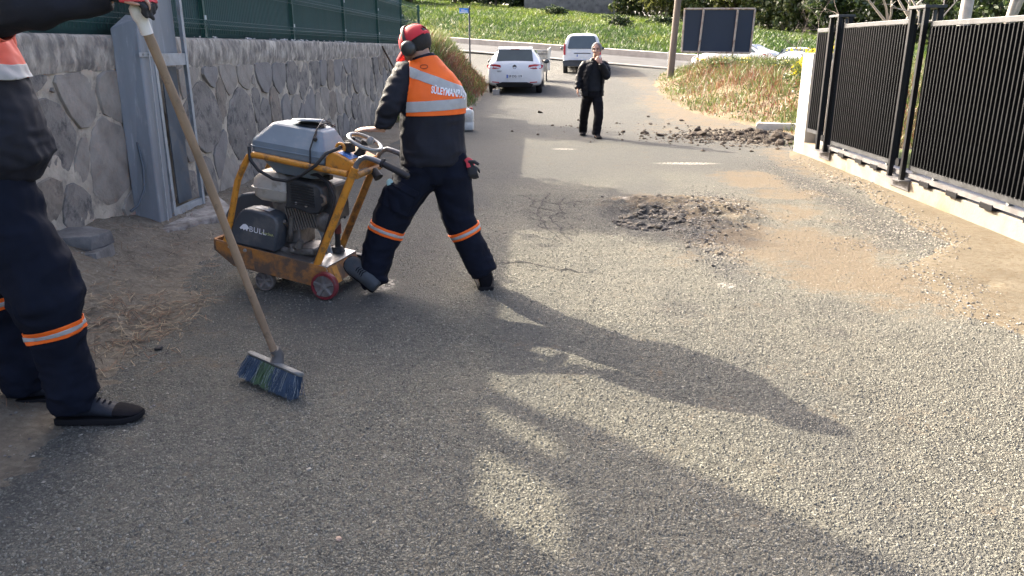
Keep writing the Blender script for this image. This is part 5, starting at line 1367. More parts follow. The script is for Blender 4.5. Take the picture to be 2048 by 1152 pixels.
# ---- worker on the left holding the broom
w2 = thing('person', (-2.15, 3.0, 0.0), 'worker cropped by the left edge, arm stretched out to hold the broom', 'person')
pel, wai, che, nek = Vector((-2.20, 2.98, 1.05)), Vector((-2.20, 2.97, 1.22)), Vector((-2.19, 2.96, 1.48)), Vector((-2.20, 2.97, 1.72))
RV2 = Vector((0.10, -1, 0)).normalized()
shR, elR, wrR = Vector((-2.13, 2.80, 1.655)), Vector((-1.78, 2.83, 1.695)), Vector((-1.535, 2.905, 1.735))
shL, elL, wrL = Vector((-2.20, 3.17, 1.65)), Vector((-2.32, 3.25, 1.36)), Vector((-2.22, 3.22, 1.12))
hiR, knR, anR = Vector((-2.14, 2.93, 1.02)), Vector((-1.995, 2.93, 0.56)), Vector((-1.985, 2.965, 0.10))
hiL, knL, anL = Vector((-2.25, 3.04, 1.02)), Vector((-2.37, 3.10, 0.54)), Vector((-2.31, 3.16, 0.10))
b = B()
b.tube([pel - Vector((0, 0, .04)), pel, wai, che, che.lerp(nek, .6), nek], [(.15, .11), (.165, .12), (.15, .11), (.175, .12), (.14, .09), (.065, .065)], 18, flat=RV2)
b.tube([nek - Vector((0, 0, .03)), nek, nek + Vector((.02, 0, .10))], [.065, .062, .06], 14)
b.tube([che.lerp(nek, .6), shR, elR, wrR], [.06, .058, .045, .032], 12); b.tube([che.lerp(nek, .6), shL, elL, wrL], [.06, .058, .045, .032], 12)
b.tube([pel, hiL, knL, anL - Vector((0, 0, .04))], [.09, .09, .062, .036], 14); b.tube([pel, hiR, knR, anR - Vector((0, 0, .04))], [.09, .09, .062, .036], 14)
b.ell(anL + Vector((.05, .01, -.05)), (.09, .03, .022)); b.ell(anR + Vector((.05, .0, -.05)), (.09, .03, .022))
head(b, nek + Vector((.03, 0, .17)), (0.95, -0.15, -0.15), (0, 0, 1), 1.05)
hand(b, wrR, (0.9, 0.25, 0.05), (0.0, -0.25, 1.0), (0.2, -1, 0.0), 0.55, 1.0)
hand(b, wrL, (0.1, 0, -1), (0, 1, 0), (1, 0, 0), 0.4, 1.0)
link('body', remeshed(b, 0.008, 2), SKIN, w2, 180)
b = B(); b.ell(nek + Vector((.015, 0, .235)), (0.105, 0.095, 0.085), 20, 14); obj('hair', b, HAIRD, w2, 180)
b = B()
b.tube([pel + Vector((0, 0, .14)), pel + Vector((0, 0, .02)), pel - Vector((0, 0, .07)), pel - Vector((0, 0, .16))], [(.18, .15), (.205, .175), (.20, .17), (.13, .14)], 20, flat=RV2)
b.tube([hiR + Vector((0, .02, .05)), hiR + Vector((.02, 0, -.12)), hiR.lerp(knR, .55), knR, knR.lerp(anR, .25), knR.lerp(anR, .55), knR.lerp(anR, .8), anR + Vector((.0, 0, -.03))], [.145, .155, .150, .142, .110, .098, .105, .093], 18)
b.tube([hiL + Vector((0, -.02, .05)), hiL + Vector((0, 0, -.12)), hiL.lerp(knL, .55), knL, knL.lerp(anL, .25), knL.lerp(anL, .6), knL.lerp(anL, .85), anL + Vector((.0, 0, -.03))], [.145, .150, .135, .118, .108, .10, .11, .098], 18)
tm2 = remeshed(b, 0.0095, 4)
displace(tm2, lambda c: folds(c, 0.017, (6, 6, 9), 121) + folds(c, 0.008, (10, 10, 24), 123) * sstep(0.45, 0.2, c[:, 2]))
link('trousers', tm2.copy(), NAVY, w2, 180)
leg_bands(tm2, Vector((-1.978, 2.935, 0.44)), Vector((-0.22, 0, 1)), w2, 0.17)
leg_bands(tm2, Vector((-2.385, 3.11, 0.50)), Vector((-0.12, 0, 1)), w2, 0.17)
b = B()
b.tube([pel + Vector((.01, 0, .085)), pel + Vector((.03, 0, .13)), wai + Vector((.025, 0, 0)), wai.lerp(che, .5) + Vector((.015, 0, 0)), che, che.lerp(nek, .5), che.lerp(nek, .85), nek + Vector((0, 0, .05))], [(.22, .21), (.24, .245), (.235, .235), (.235, .215), (.235, .195), (.20, .16), (.12, .11), (.08, .08)], 24, flat=RV2)
b.tube([che.lerp(nek, .55), shR, shR.lerp(elR, .5), elR, elR.lerp(wrR, .5), wrR + Vector((-.005, 0, .0))], [.10, .105, .095, .085, .072, .058], 16)
b.tube([che.lerp(nek, .55), shL, shL.lerp(elL, .5), elL, wrL], [.10, .10, .09, .08, .065], 16)
jm2 = remeshed(b, 0.0095, 4)
displace(jm2, lambda c: folds(c, 0.010, (12, 12, 12), 131) + folds(c, 0.009, (9, 9, 22), 133) * sstep(1.4, 1.2, c[:, 2]))
link('jacket', jm2.copy(), SOFT, w2, 180)
ck2 = lambda p: 1.437 < p.z < 1.80 and p.x < -1.895 - 0.35 * max(0, p.z - 1.60) and p.y > 2.70
cuts2 = [((0, 0, 1.437), (0, 0, 1)), ((-1.895, 0, 0), (1, 0, 0)), ((0, 0, 1.488), (0, 0, 1))]
v2 = region(jm2, cuts2, ck2, 0.010, 'vest', PALEO, w2, 0.003)
region(jm2, cuts2, lambda p: ck2(p) and p.z < 1.488, 0.0135, 'reflective_band', SILVER, v2, 0.002)
# glove closed over the broom's top
b = B(); hand(b, wrR + Vector((0.01, 0, 0)), (0.93, 0.16, -0.12), (0.30, -0.35, 0.9), (0.25, 0.95, 0.1), 0.72, 1.08, 0.014, 0.7, 1.3)
g2 = remeshed(b, 0.0055, 2)
link('glove', g2.copy(), GLOVE, w2, 180)
region(g2, [], lambda p: p.z > 1.708 and p.x > -1.49, 0.003, 'glove_back', GLOVER, w2, 0.001)
shoe(w2, (-2.065, 2.955, 0.003), (-1.715, 2.995, 0.003), (0, 0, 1), 0.115, 0.125, SHOEN, SOLEB, SHOEB, SHOEB)
shoe(w2, (-2.39, 3.12, 0.006), (-2.06, 3.20, 0.006), (0, 0, 1), 0.115, 0.125, SHOEN, SOLEB, SHOEB, SHOEB)

# ---- man in black walking up the lane, hand to his mouth
m3 = thing('person', (0.95, 14.3, 0.0), 'grey haired man in black walking towards the camera, hand over his mouth', 'person')
BLKJ = M('black_jacket', (0.007, 0.008, 0.011), 0.6, var=0.25, scale=10, bump=0.3, bscale=160, spec=0.2)
BLKT2 = M('black_trousers', (0.007, 0.007, 0.009), 0.8, var=0.25, scale=10, bump=0.3, bscale=160, spec=0.12)
SHIRT = M('charcoal_shirt', (0.016, 0.019, 0.024), 0.8, var=0.2, scale=12, spec=0.15)
pel, wai, che, nek = Vector((0.965, 14.25, 0.80)), Vector((0.965, 14.24, 0.93)), Vector((0.985, 14.22, 1.15)), Vector((1.005, 14.2, 1.345))
RV3 = Vector((-1, 0, 0))
shR, elR, wrR = Vector((0.80, 14.23, 1.285)), Vector((0.735, 14.27, 1.05)), Vector((0.70, 14.2, 0.865))
shL, elL, wrL = Vector((1.185, 14.22, 1.285)), Vector((1.205, 14.08, 1.075)), Vector((1.085, 13.99, 1.30))
hiR, knR, anR = Vector((0.885, 14.28, 0.76)), Vector((0.845, 14.40, 0.43)), Vector((0.84, 14.62, 0.10))
hiL, knL, anL = Vector((1.055, 14.22, 0.76)), Vector((1.085, 14.10, 0.43)), Vector((1.05, 14.10, 0.08))
hc3 = Vector((1.015, 14.17, 1.525)); f3 = Vector((-0.25, -0.95, -0.10))
b = B()
b.tube([pel - Vector((0, 0, .02)), pel, wai, che, che.lerp(nek, .6), nek], [(.11, .07), (.12, .08), (.12, .085), (.14, .095), (.11, .075), (.06, .06)], 18, flat=RV3)
b.tube([nek - Vector((0, 0, .03)), nek, hc3 + Vector((0, .02, -.06))], [.06, .058, .056], 14)
b.tube([che.lerp(nek, .6), shR, elR, wrR], [.06, .054, .042, .030], 12); b.tube([che.lerp(nek, .6), shL, elL, wrL], [.06, .054, .042, .030], 12)
b.tube([pel, hiL, knL, anL - Vector((0, 0, .04))], [.07, .065, .05, .036], 14); b.tube([pel, hiR, knR, anR - Vector((0, 0, .05))], [.07, .065, .05, .036], 14)
b.ell(anL + Vector((0, -.04, -.04)), (.028, .07, .02)); b.ell(anR + Vector((0, -.04, -.05)), (.028, .07, .02))
PM = head(b, hc3, f3, (0, 0, 1), 0.98)
hand(b, wrR, (-0.05, -0.15, -1), (-1, 0.1, 0), (0.1, -1, 0), 0.35, 0.95)
hand(b, wrL, (-0.62, 0.05, 0.72), (-0.1, -1, 0.1), (0.5, -0.1, 0.7), 0.35, 0.95)
body3 = link('body', remeshed(b, 0.0065, 2), SKIN, m3, 180)
f3n = f3.normalized(); u3 = (Vector((0, 0, 1)) - f3n * f3n.z).normalized(); l3 = u3.cross(f3n); rot3 = Matrix((l3, f3n, u3)).transposed()
for e in (1, -1):
    b = B(); b.ell(PM(e * 0.033, 0.080, 0.008), (0.012, 0.006, 0.006), 10, 6, rot3); obj('eye', b, M('dark_eye', (0.02, 0.015, 0.012), 0.3), body3, 60)
    b = B(); b.tube([PM(e * 0.012, 0.092, 0.030), PM(e * 0.034, 0.090, 0.036), PM(e * 0.055, 0.076, 0.030)], [0.004, 0.006, 0.003], 6); obj('eyebrow', b, HAIRD, body3, 60)
b = B(); b.ell(PM(0, -0.014, 0.027), (0.088, 0.104, 0.096), 26, 18, rot3)
hm = bpy.data.meshes.new('hair'); hm.from_pydata(b.v, [], b.f); fix_normals(hm)
def lm3(p): v = (p - hc3) / 0.98; return v.dot(l3), v.dot(f3n), v.dot(u3)
def hair3(p):
    x, y, z = lm3(p)
    front = 0.052 if abs(x) > 0.058 else (0.062 - 0.03 * (1 - abs(x) / 0.058) if z > 0.075 else 0.03)
    return y < front and z > -0.04 - 0.02 * (y < -0.05)
ho = region(hm, [], hair3, 0.002, 'hair', HAIRG, m3)
b = B()
b.tube([pel + Vector((0, 0, .10)), pel, pel - Vector((0, 0, .07)), pel - Vector((0, 0, .12))], [(.165, .12), (.175, .125), (.165, .12), (.10, .10)], 20, flat=RV3)
b.tube([hiR + Vector((.02, 0, .03)), hiR + Vector((0, 0, -.08)), hiR.lerp(knR, .55), knR, knR.lerp(anR, .5), anR + Vector((0, 0, -.035))], [.095, .10, .092, .084, .078, .076], 16)
b.tube([hiL + Vector((-.02, 0, .03)), hiL + Vector((0, 0, -.08)), hiL.lerp(knL, .55), knL, knL.lerp(anL, .5), anL + Vector((0, 0, -.02))], [.095, .10, .092, .084, .080, .078], 16)
tm3 = remeshed(b, 0.010, 4); displace(tm3, lambda c: folds(c, 0.010, (8, 8, 13), 141)); link('trousers', tm3, BLKT2, m3, 180)
b = B(); b.tube([pel + Vector((0, -.005, .02)), wai, che, che.lerp(nek, .6), nek + Vector((0, 0, .01))], [(.165, .125), (.165, .125), (.18, .13), (.14, .10), (.072, .072)], 20, flat=RV3)
sm3 = remeshed(b, 0.010, 4); displace(sm3, lambda c: folds(c, 0.005, (8, 8, 10), 143)); link('shirt', sm3, SHIRT, m3, 180)
b = B()
b.tube([pel - Vector((0, 0, .06)), pel + Vector((0, 0, .05)), wai, che, che.lerp(nek, .5), che.lerp(nek, .8), nek + Vector((0, .01, .03))], [(.205, .145), (.20, .15), (.195, .15), (.205, .152), (.185, .13), (.12, .10), (.082, .082)], 24, flat=RV3)
b.tube([che.lerp(nek, .62), che.lerp(nek, .6).lerp(shR, .55), shR + Vector((.03, 0, -.015)), shR + Vector((0.005, 0, -.06)), shR.lerp(elR, .5), elR, wrR], [.075, .072, .072, .076, .072, .064, .052], 16)
b.tube([che.lerp(nek, .62), che.lerp(nek, .6).lerp(shL, .55), shL + Vector((-.03, 0, -.015)), shL + Vector((-.005, -.01, -.06)), shL.lerp(elL, .5), elL, wrL], [.075, .072, .072, .076, .074, .070, .054], 16)
jm3 = remeshed(b, 0.0095, 4); displace(jm3, lambda c: folds(c, 0.011, (9, 9, 17), 145))
def open3(p):
    wopen = 0.035 + 0.085 * min(1, max(0, (1.32 - p.z) / 0.25))
    return not (p.y < 14.20 and abs(p.x - 1.0) < wopen and p.z < 1.40 and p.z > 0.0)
jo = region(jm3, [], open3, 0.0, 'jacket', BLKJ, m3, 0.006)
shoe(m3, (0.86, 14.72, 0.02), (0.82, 14.44, 0.004), (0, 0, 1), 0.10, 0.10, SHOEB, SOLEB)
shoe(m3, (1.05, 14.17, 0.004), (1.10, 13.90, 0.004), (0, 0, 1), 0.10, 0.10, SHOEB, SOLEB)
# ------------------------------------------------------------------ vehicles
CARW = M('white_car_paint', (0.72, 0.73, 0.72), 0.28, var=0.02, scale=2, coat=0.6)
GLASS = M('dark_car_glass', (0.030, 0.045, 0.045), 0.06, var=0.15, scale=3, spec=0.8)
TRIMB = M('black_car_trim', (0.014, 0.014, 0.015), 0.55, var=0.2)
TYRE = M('tyre_rubber', (0.016, 0.016, 0.016), 0.8, var=0.2)
RIM = M('alloy_rim', (0.40, 0.40, 0.40), 0.35, 0.8, var=0.15)
LAMP = M('red_tail_lamp', (0.42, 0.012, 0.018), 0.18, var=0.15, scale=12, coat=0.5)
PLATEW = M('plate_white', (0.75, 0.75, 0.73), 0.4, var=0.03)
PLATEB = M('plate_blue', (0.03, 0.10, 0.45), 0.4, var=0.05)
BLKL = M('black_print', (0.015, 0.015, 0.015), 0.5)
CHROME = M('chrome', (0.55, 0.55, 0.55), 0.15, 0.9, var=0.1)
def tz(x, y): return float(terrain(np.array([x]), np.array([y]))[0])
class Car:
    def __init__(s, name, loc, yaw, label, cat, stations, scale=1.0):
        s.R = Matrix.Rotation(yaw, 3, 'Z') * scale; s.o = Vector(loc)
        s.t = thing(name, loc, label, cat)
        b = B(); rings = []
        for (y, z0, zm, zb, zr, w0, w1, wr) in stations:
            half = [(0.0, z0), (w0 * 0.86, z0), (w0 * 0.98, z0 + 0.08), (w0, zm), (w1, zb), (w1 - (w1 - wr) * 0.45, zb + (zr - zb) * 0.5), (wr, zr - (zr - zb) * 0.10 - 0.01), (wr * 0.72, zr), (0.0, zr + 0.008)]
            ring = [s.p(x, y, z) for x, z in half] + [s.p(-x, y, z) for x, z in reversed(half[1:-1])]
            rings.append(ring)
        b.loft(rings); s.body = obj('body', b, CARW, s.t, 180)
        sb = s.body.modifiers.new('sub', 'SUBSURF'); sb.levels = 2; sb.render_levels = 2
    def p(s, x, y, z): return s.o + s.R @ Vector((x, y, z))
    def patch(s, name, pts, mat, parent=None, thick=0.012, out=(0, -1, 0), bevel=0.006):
        d = s.R @ Vector(out); b = B(); n = len(pts)
        P = [s.p(*q) for q in pts]
        b.add([q - d * thick for q in P] + [q + d * thick for q in P], [tuple(range(n)), tuple(range(n, 2 * n))] + [(k, (k + 1) % n, n + (k + 1) % n, n + k) for k in range(n)])
        return obj(name, b, mat, parent or s.t, None, bevel)
    def wheel(s, x, y, r=0.315, wd=0.20):
        sg = 1 if x > 0 else -1
        b = B(); c = s.p(x, y, r); ax = s.R @ Vector((sg, 0, 0))
        b.lathe([(r * 0.62, -wd), (r * 0.92, -wd), (r, -wd + 0.03), (r, -0.03), (r * 0.93, 0.0), (r * 0.64, 0.0)], c, ax, 28); w_ = obj('wheel', b, TYRE, s.t, 40)
        b = B(); b.lathe([(r * 0.64, -0.05), (r * 0.60, -0.01), (r * 0.5, -0.03), (r * 0.15, -0.005), (0, 0.0)], c, ax, 24); obj('rim', b, RIM, w_, 40)
        b = B(); b.lathe([(r * 1.14, -0.12), (r * 1.14, -0.02), (0, -0.022)], c, ax, 28); obj('wheel_arch', b, TRIMB, s.t, 40)
    def mirror(s, x, y, z):
        b = B(); b.ell(s.p(x, y, z), (0.11, 0.06, 0.075), 14, 10, s.R); m_ = obj('mirror', b, TRIMB, s.t, 60)
        b = B(); b.ell(s.p(x, y - 0.045, z), (0.085, 0.02, 0.055), 12, 8, s.R); obj('mirror_glass', b, GLASS, m_, 60)
    def plate(s, z, y, txt):
        pl_ = s.patch('number_plate', [(-0.26, y, z - 0.055), (0.26, y, z - 0.055), (0.26, y, z + 0.055), (-0.26, y, z + 0.055)], PLATEW, None, 0.006, bevel=0.002)
        s.patch('blue_strip', [(-0.258, y - 0.008, z - 0.053), (-0.215, y - 0.008, z - 0.053), (-0.215, y - 0.008, z + 0.053), (-0.258, y - 0.008, z + 0.053)], PLATEB, pl_, 0.001, bevel=0)
        if txt: put_text('plate_text', txt, 0.105, s.p(0.02, y - 0.0065, z), s.R @ Vector((1, 0, 0)), (0, 0, 1), s.R @ Vector((0, -1, 0)), BLKL, pl_, 0.002, 0.002, 1.0, 0.92)

# white hatchback, seen from behind
st = [(0.0, 0.36, 0.50, 0.70, 0.78, 0.74, 0.74, 0.66), (0.04, 0.28, 0.52, 0.86, 0.95, 0.85, 0.84, 0.68), (0.12, 0.24, 0.55, 0.92, 1.04, 0.89, 0.875, 0.66), (0.30, 0.22, 0.55, 0.93, 1.25, 0.895, 0.885, 0.61), (0.50, 0.2, 0.55, 0.935, 1.405, 0.895, 0.885, 0.57), (0.62, 0.2, 0.55, 0.935, 1.43, 0.895, 0.885, 0.575), (1.4, 0.2, 0.55, 0.93, 1.46, 0.895, 0.885, 0.59), (2.2, 0.2, 0.55, 0.93, 1.43, 0.895, 0.88, 0.58), (2.8, 0.2, 0.55, 0.92, 1.16, 0.895, 0.88, 0.64), (3.1, 0.2, 0.55, 0.92, 1.0, 0.895, 0.87, 0.72), (3.8, 0.22, 0.52, 0.80, 0.88, 0.88, 0.83, 0.68), (4.15, 0.26, 0.5, 0.66, 0.72, 0.80, 0.76, 0.6), (4.25, 0.32, 0.46, 0.56, 0.6, 0.68, 0.66, 0.5)]
c = Car('hatchback_car', (-0.78, 26.0, tz(-0.78, 26.6)), R(-1.5), 'white hatchback parked by the left weeds, seen from behind', 'car', st)
rw = c.patch('rear_window', [(-0.60, 0.125, 1.0), (0.60, 0.125, 1.0), (0.545, 0.44, 1.365), (-0.545, 0.44, 1.365)], GLASS, None, 0.035, (0, -0.72, 0.69))
SEAT = M('grey_seat', (0.10, 0.11, 0.115), 0.7)
c.patch('spoiler', [(-0.55, 0.40, 1.385), (0.55, 0.40, 1.385), (0.56, 0.62, 1.45), (-0.56, 0.62, 1.45)], CARW, None, 0.014, (0, -0.2, 1))
c.patch('brake_light', [(-0.14, 0.395, 1.385), (0.14, 0.395, 1.385), (0.14, 0.395, 1.405), (-0.14, 0.395, 1.405)], LAMP)
for e in (-1, 1):
    b = B(); pts = [(e * 0.40, 0.055, 0.80), (e * 0.44, 0.05, 0.90), (e * 0.62, 0.055, 0.925), (e * 0.80, 0.10, 0.915), (e * 0.885, 0.24, 0.90), (e * 0.89, 0.22, 0.83), (e * 0.82, 0.085, 0.785), (e * 0.60, 0.035, 0.775)]
    P = [c.p(*q) for q in pts]; ctr = sum(P, Vector()) / len(P) + c.R @ Vector((e * 0.03, -0.075, 0))
    n_ = len(P); inner = [q + c.R @ Vector((0, 0.06, 0)) for q in P]
    b.add([q + c.R @ Vector((e * 0.03, -0.04, 0)) for q in P] + inner + [ctr], [(k, (k + 1) % n_, 2 * n_) for k in range(n_)] + [(k, (k + 1) % n_, n_ + (k + 1) % n_, n_ + k) for k in range(n_)])
    tl = obj('tail_lamp', b, LAMP, c.t, 50)
    c.patch('lamp_insert', [(e * 0.56, 0.012, 0.80), (e * 0.68, 0.022, 0.805), (e * 0.70, 0.024, 0.835), (e * 0.58, 0.012, 0.835)], M('pale_lamp_lens', (0.5, 0.35, 0.33), 0.2), tl, 0.045)
    c.patch('reflector', [(e * 0.50, -0.004, 0.335), (e * 0.74, 0.03, 0.355), (e * 0.74, 0.03, 0.385), (e * 0.50, -0.004, 0.365)], LAMP)
    c.wheel(e * 0.885, 0.78); c.wheel(e * 0.885, 3.4); c.mirror(e * 0.99, 2.55, 0.98)
    c.patch('side_window', [(e * 0.80, 0.75, 1.0), (e * 0.79, 2.6, 1.0), (e * 0.62, 2.2, 1.36), (e * 0.62, 0.85, 1.36)], GLASS, None, 0.012, (e, 0, 0.3))
c.patch('rear_valance', [(-0.62, 0.0, 0.30), (-0.40, -0.01, 0.365), (0.40, -0.01, 0.365), (0.62, 0.0, 0.30), (0.55, 0.06, 0.20), (-0.55, 0.06, 0.20)], TRIMB, None, 0.02)
c.plate(0.545, -0.012, '59 DG 119')
em = c.patch('emblem', [(0.062 * math.cos(t), 0.028, 0.845 + 0.062 * math.sin(t)) for t in np.linspace(0, 2 * math.pi, 21)[:-1]], TRIMB, None, 0.012, bevel=0)
b = B(); b.tube([c.p(0.06 * math.cos(t), 0.012, 0.845 + 0.06 * math.sin(t)) for t in np.linspace(0, 2 * math.pi, 25)[:-1]], 0.008, 6, closed=True); obj('emblem_ring', b, CHROME, em, 60)
b = B(); b.tube([c.p(*q) for q in ((-0.045, 0.012, 0.875), (-0.022, 0.012, 0.80), (0.0, 0.012, 0.845), (0.022, 0.012, 0.80), (0.045, 0.012, 0.875))], 0.006, 6); b.tube([c.p(*q) for q in ((-0.024, 0.012, 0.898), (0.0, 0.012, 0.850), (0.024, 0.012, 0.898))], 0.006, 6); obj('emblem_letters', b, CHROME, em, 60)
put_text('lettering', 'GOLF', 0.06, c.p(-0.50, 0.0, 0.70), c.R @ Vector((1, 0, 0)), (0, 0, 1), c.R @ Vector((0, -1, 0)), CHROME, c.t, 0.002, 0.002)
tag(rough_block('wheel_stone', [(-1.50, 25.78), (-1.28, 25.76), (-1.26, 25.96), (-1.50, 25.97)], tz(-1.3, 25.8) - 0.02, tz(-1.3, 25.8) + 0.17, M('pale_stone', (0.36, 0.33, 0.28), 0.9, bump=1.5, bscale=20), 9, 0.03), 'pale stone wedged behind the left wheel of the white hatchback', 'stone')

# white panel van
st = [(0.0, 0.36, 0.55, 0.80, 1.02, 0.84, 0.84, 0.76), (0.05, 0.30, 0.6, 1.0, 1.62, 0.90, 0.90, 0.74), (0.14, 0.28, 0.6, 1.02, 1.76, 0.92, 0.915, 0.72), (0.5, 0.26, 0.6, 1.02, 1.81, 0.92, 0.915, 0.72), (1.6, 0.24, 0.6, 1.02, 1.83, 0.92, 0.915, 0.73), (2.6, 0.24, 0.6, 1.02, 1.76, 0.92, 0.91, 0.70), (3.2, 0.24, 0.6, 1.0, 1.30, 0.92, 0.90, 0.70), (3.6, 0.25, 0.58, 0.98, 1.08, 0.91, 0.88, 0.72), (4.2, 0.28, 0.55, 0.80, 0.90, 0.85, 0.8, 0.62), (4.38, 0.34, 0.5, 0.64, 0.7, 0.72, 0.7, 0.5)]
c = Car('panel_van', (1.94, 36.0, tz(1.94, 36.6)), R(-3), 'white high-roofed van behind the man in black, seen from behind', 'van', st, 0.93)
c.patch('rear_window', [(-0.66, 0.035, 1.10), (0.66, 0.035, 1.10), (0.70, 0.04, 1.16), (0.60, 0.085, 1.64), (0.52, 0.09, 1.69), (-0.52, 0.09, 1.69), (-0.60, 0.085, 1.64), (-0.70, 0.04, 1.16)], GLASS, None, 0.05)
c.patch('bumper', [(-0.90, 0.0, 0.30), (0.90, 0.0, 0.30), (0.93, 0.02, 0.55), (0.60, -0.05, 0.58), (-0.60, -0.05, 0.58), (-0.93, 0.02, 0.55)], M('grey_bumper', (0.045, 0.05, 0.055), 0.7), None, 0.07)
for e in (-1, 1):
    c.patch('tail_lamp', [(e * 0.80, 0.03, 0.82), (e * 0.905, 0.05, 0.82), (e * 0.89, 0.08, 1.38), (e * 0.80, 0.06, 1.30)], LAMP, None, 0.05)
    c.wheel(e * 0.91, 0.75, 0.32); c.wheel(e * 0.91, 3.4, 0.32); c.mirror(e * 1.03, 3.0, 1.12)
    c.patch('side_window', [(e * 0.86, 2.0, 1.12), (e * 0.86, 3.15, 1.12), (e * 0.76, 2.7, 1.62), (e * 0.76, 2.0, 1.62)], GLASS, None, 0.012, (e, 0, 0.3))
c.plate(0.79, -0.005, '')
c.patch('grab_recess', [(-0.42, 0.0, 0.875), (0.42, 0.0, 0.875), (0.36, 0.0, 0.915), (-0.36, 0.0, 0.915)], TRIMB, None, 0.012)
c.patch('emblem', [(-0.06, 0.02, 0.98), (0.06, 0.02, 0.98), (0.06, 0.03, 1.06), (-0.06, 0.03, 1.06)], CHROME, None, 0.012)
put_text('lettering', 'PARTNER', 0.05, c.p(-0.52, 0.012, 0.985), c.R @ Vector((1, 0, 0)), (0, 0, 1), c.R @ Vector((0, -1, 0)), TRIMB, c.t, 0.001, 0.003) if False else None
c.patch('brake_light', [(-0.12, 0.13, 1.755), (0.12, 0.13, 1.755), (0.12, 0.135, 1.775), (-0.12, 0.135, 1.775)], LAMP)

# two white cars standing in the cross street behind the billboard
st = [(0.0, 0.38, 0.55, 0.72, 0.80, 0.72, 0.70, 0.6), (0.08, 0.28, 0.55, 0.85, 0.98, 0.84, 0.80, 0.64), (0.35, 0.22, 0.55, 0.92, 1.06, 0.89, 0.86, 0.66), (0.75, 0.2, 0.55, 0.93, 1.14, 0.90, 0.87, 0.62), (1.25, 0.2, 0.55, 0.93, 1.38, 0.90, 0.87, 0.56), (1.9, 0.2, 0.55, 0.93, 1.46, 0.90, 0.87, 0.57), (2.5, 0.2, 0.55, 0.93, 1.42, 0.90, 0.87, 0.57), (3.05, 0.2, 0.55, 0.92, 1.18, 0.90, 0.87, 0.62), (3.4, 0.2, 0.55, 0.90, 1.0, 0.90, 0.86, 0.72), (4.1, 0.22, 0.52, 0.80, 0.88, 0.88, 0.82, 0.66), (4.5, 0.28, 0.5, 0.66, 0.70, 0.76, 0.72, 0.5), (4.58, 0.34, 0.46, 0.56, 0.58, 0.62, 0.6, 0.4)]
ux_, uy_ = UX, UY
def street_car(sx, sy, yaw, label, low=0.0):
    s_ = UX * sx + UY * sy
    c = Car('parked_car', (sx, sy, street_z(s_) + 0.03 - low), yaw, label, 'car', st)
    for e in (-1, 1):
        c.wheel(e * 0.885, 0.85, 0.31); c.wheel(e * 0.885, 3.65, 0.31); c.mirror(e * 0.99, 2.85, 1.0)
        c.patch('side_window', [(e * 0.83, 0.75, 0.99), (e * 0.83, 3.15, 0.99), (e * 0.63, 2.55, 1.37), (e * 0.63, 1.35, 1.37)], GLASS, None, 0.014, (e, 0, 0.35))
        c.patch('tail_lamp', [(e * 0.55, 0.06, 0.80), (e * 0.85, 0.16, 0.82), (e * 0.88, 0.34, 0.90), (e * 0.60, 0.08, 0.92)], LAMP, None, 0.04)
        c.patch('headlamp', [(e * 0.45, 4.52, 0.66), (e * 0.80, 4.33, 0.70), (e * 0.83, 4.2, 0.76), (e * 0.5, 4.46, 0.73)], CHROME, None, 0.05)
        c.patch('pillar', [(e * 0.80, 1.98, 0.98), (e * 0.80, 2.04, 0.98), (e * 0.64, 2.0, 1.37), (e * 0.64, 1.94, 1.37)], TRIMB, None, 0.018, (e, 0, 0.35))
    c.patch('windscreen', [(-0.70, 3.32, 1.03), (0.70, 3.32, 1.03), (0.56, 2.62, 1.38), (-0.56, 2.62, 1.38)], GLASS, None, 0.016, (0, 0.45, 0.89))
    c.patch('rear_window', [(-0.66, 0.72, 1.11), (0.66, 0.72, 1.11), (0.54, 1.24, 1.36), (-0.54, 1.24, 1.36)], GLASS, None, 0.016, (0, -0.45, 0.89))
    return c
yaw_s = math.atan2(UY, UX)    # along the street
street_car(12.25, 41.9, yaw_s + R(90), 'white saloon standing side-on in the street under the billboard', 0.2)
street_car(12.1, 38.6, R(-22), 'white car behind the yellow flowering bush, roof and window showing', 0.3)

# ------------------------------------------------------------------ waste container
DZ = 0.42
dm = thing('waste_container', (0.13, 32.1, DZ), 'grey wheeled metal waste container between the hatchback and the van', 'waste container')
DGM = M('galvanised_bin', (0.30, 0.30, 0.285), 0.5, 0.3, var=0.2, scale=4, dirt=(0.16, 0.14, 0.12), dirt_amt=0.4)
b = B(); b.hexa([(-0.14, 31.75, 0.66), (0.36, 31.75, 0.66), (0.36, 32.55, 0.66), (-0.14, 32.55, 0.66), (-0.20, 31.68, 1.44), (0.36, 31.68, 1.44), (0.36, 32.6, 1.44), (-0.20, 32.6, 1.44)]); bn_ = obj('bin_body', b, DGM, dm, None, 0.02)
b = B(); b.hexa([(0.33, 31.6, 0.78), (0.45, 31.6, 0.70), (0.45, 32.6, 0.70), (0.33, 32.6, 0.78), (0.36, 31.6, 1.52), (0.475, 31.6, 1.60), (0.475, 32.6, 1.60), (0.36, 32.6, 1.52)]); obj('side_flap', b, M('pale_bin_flap', (0.44, 0.44, 0.41), 0.5, 0.2, var=0.1), dm, None, 0.01)
b = B(); b.box((0.08, 32.14, 1.46), (0.56, 0.94, 0.05)); obj('lid', b, DGM, dm, None, 0.02)
b = B(); b.box((0.08, 31.70, 1.07), (0.30, 0.03, 0.05)); obj('handle_bar', b, M('rust', (0.13, 0.07, 0.04), 0.8), dm)
for x in (-0.08, 0.32):
    for y in (31.82, 32.45):
        zg = tz(x, y); b = B(); b.cyl((x - 0.025, y, zg + 0.085), (x + 0.025, y, zg + 0.085), 0.08, seg=16); b.box((x, y, (zg + 0.72) / 2 + 0.06), (0.05, 0.05, max(0.1, 0.62 - zg))); obj('castor', b, RUB, dm, 40)
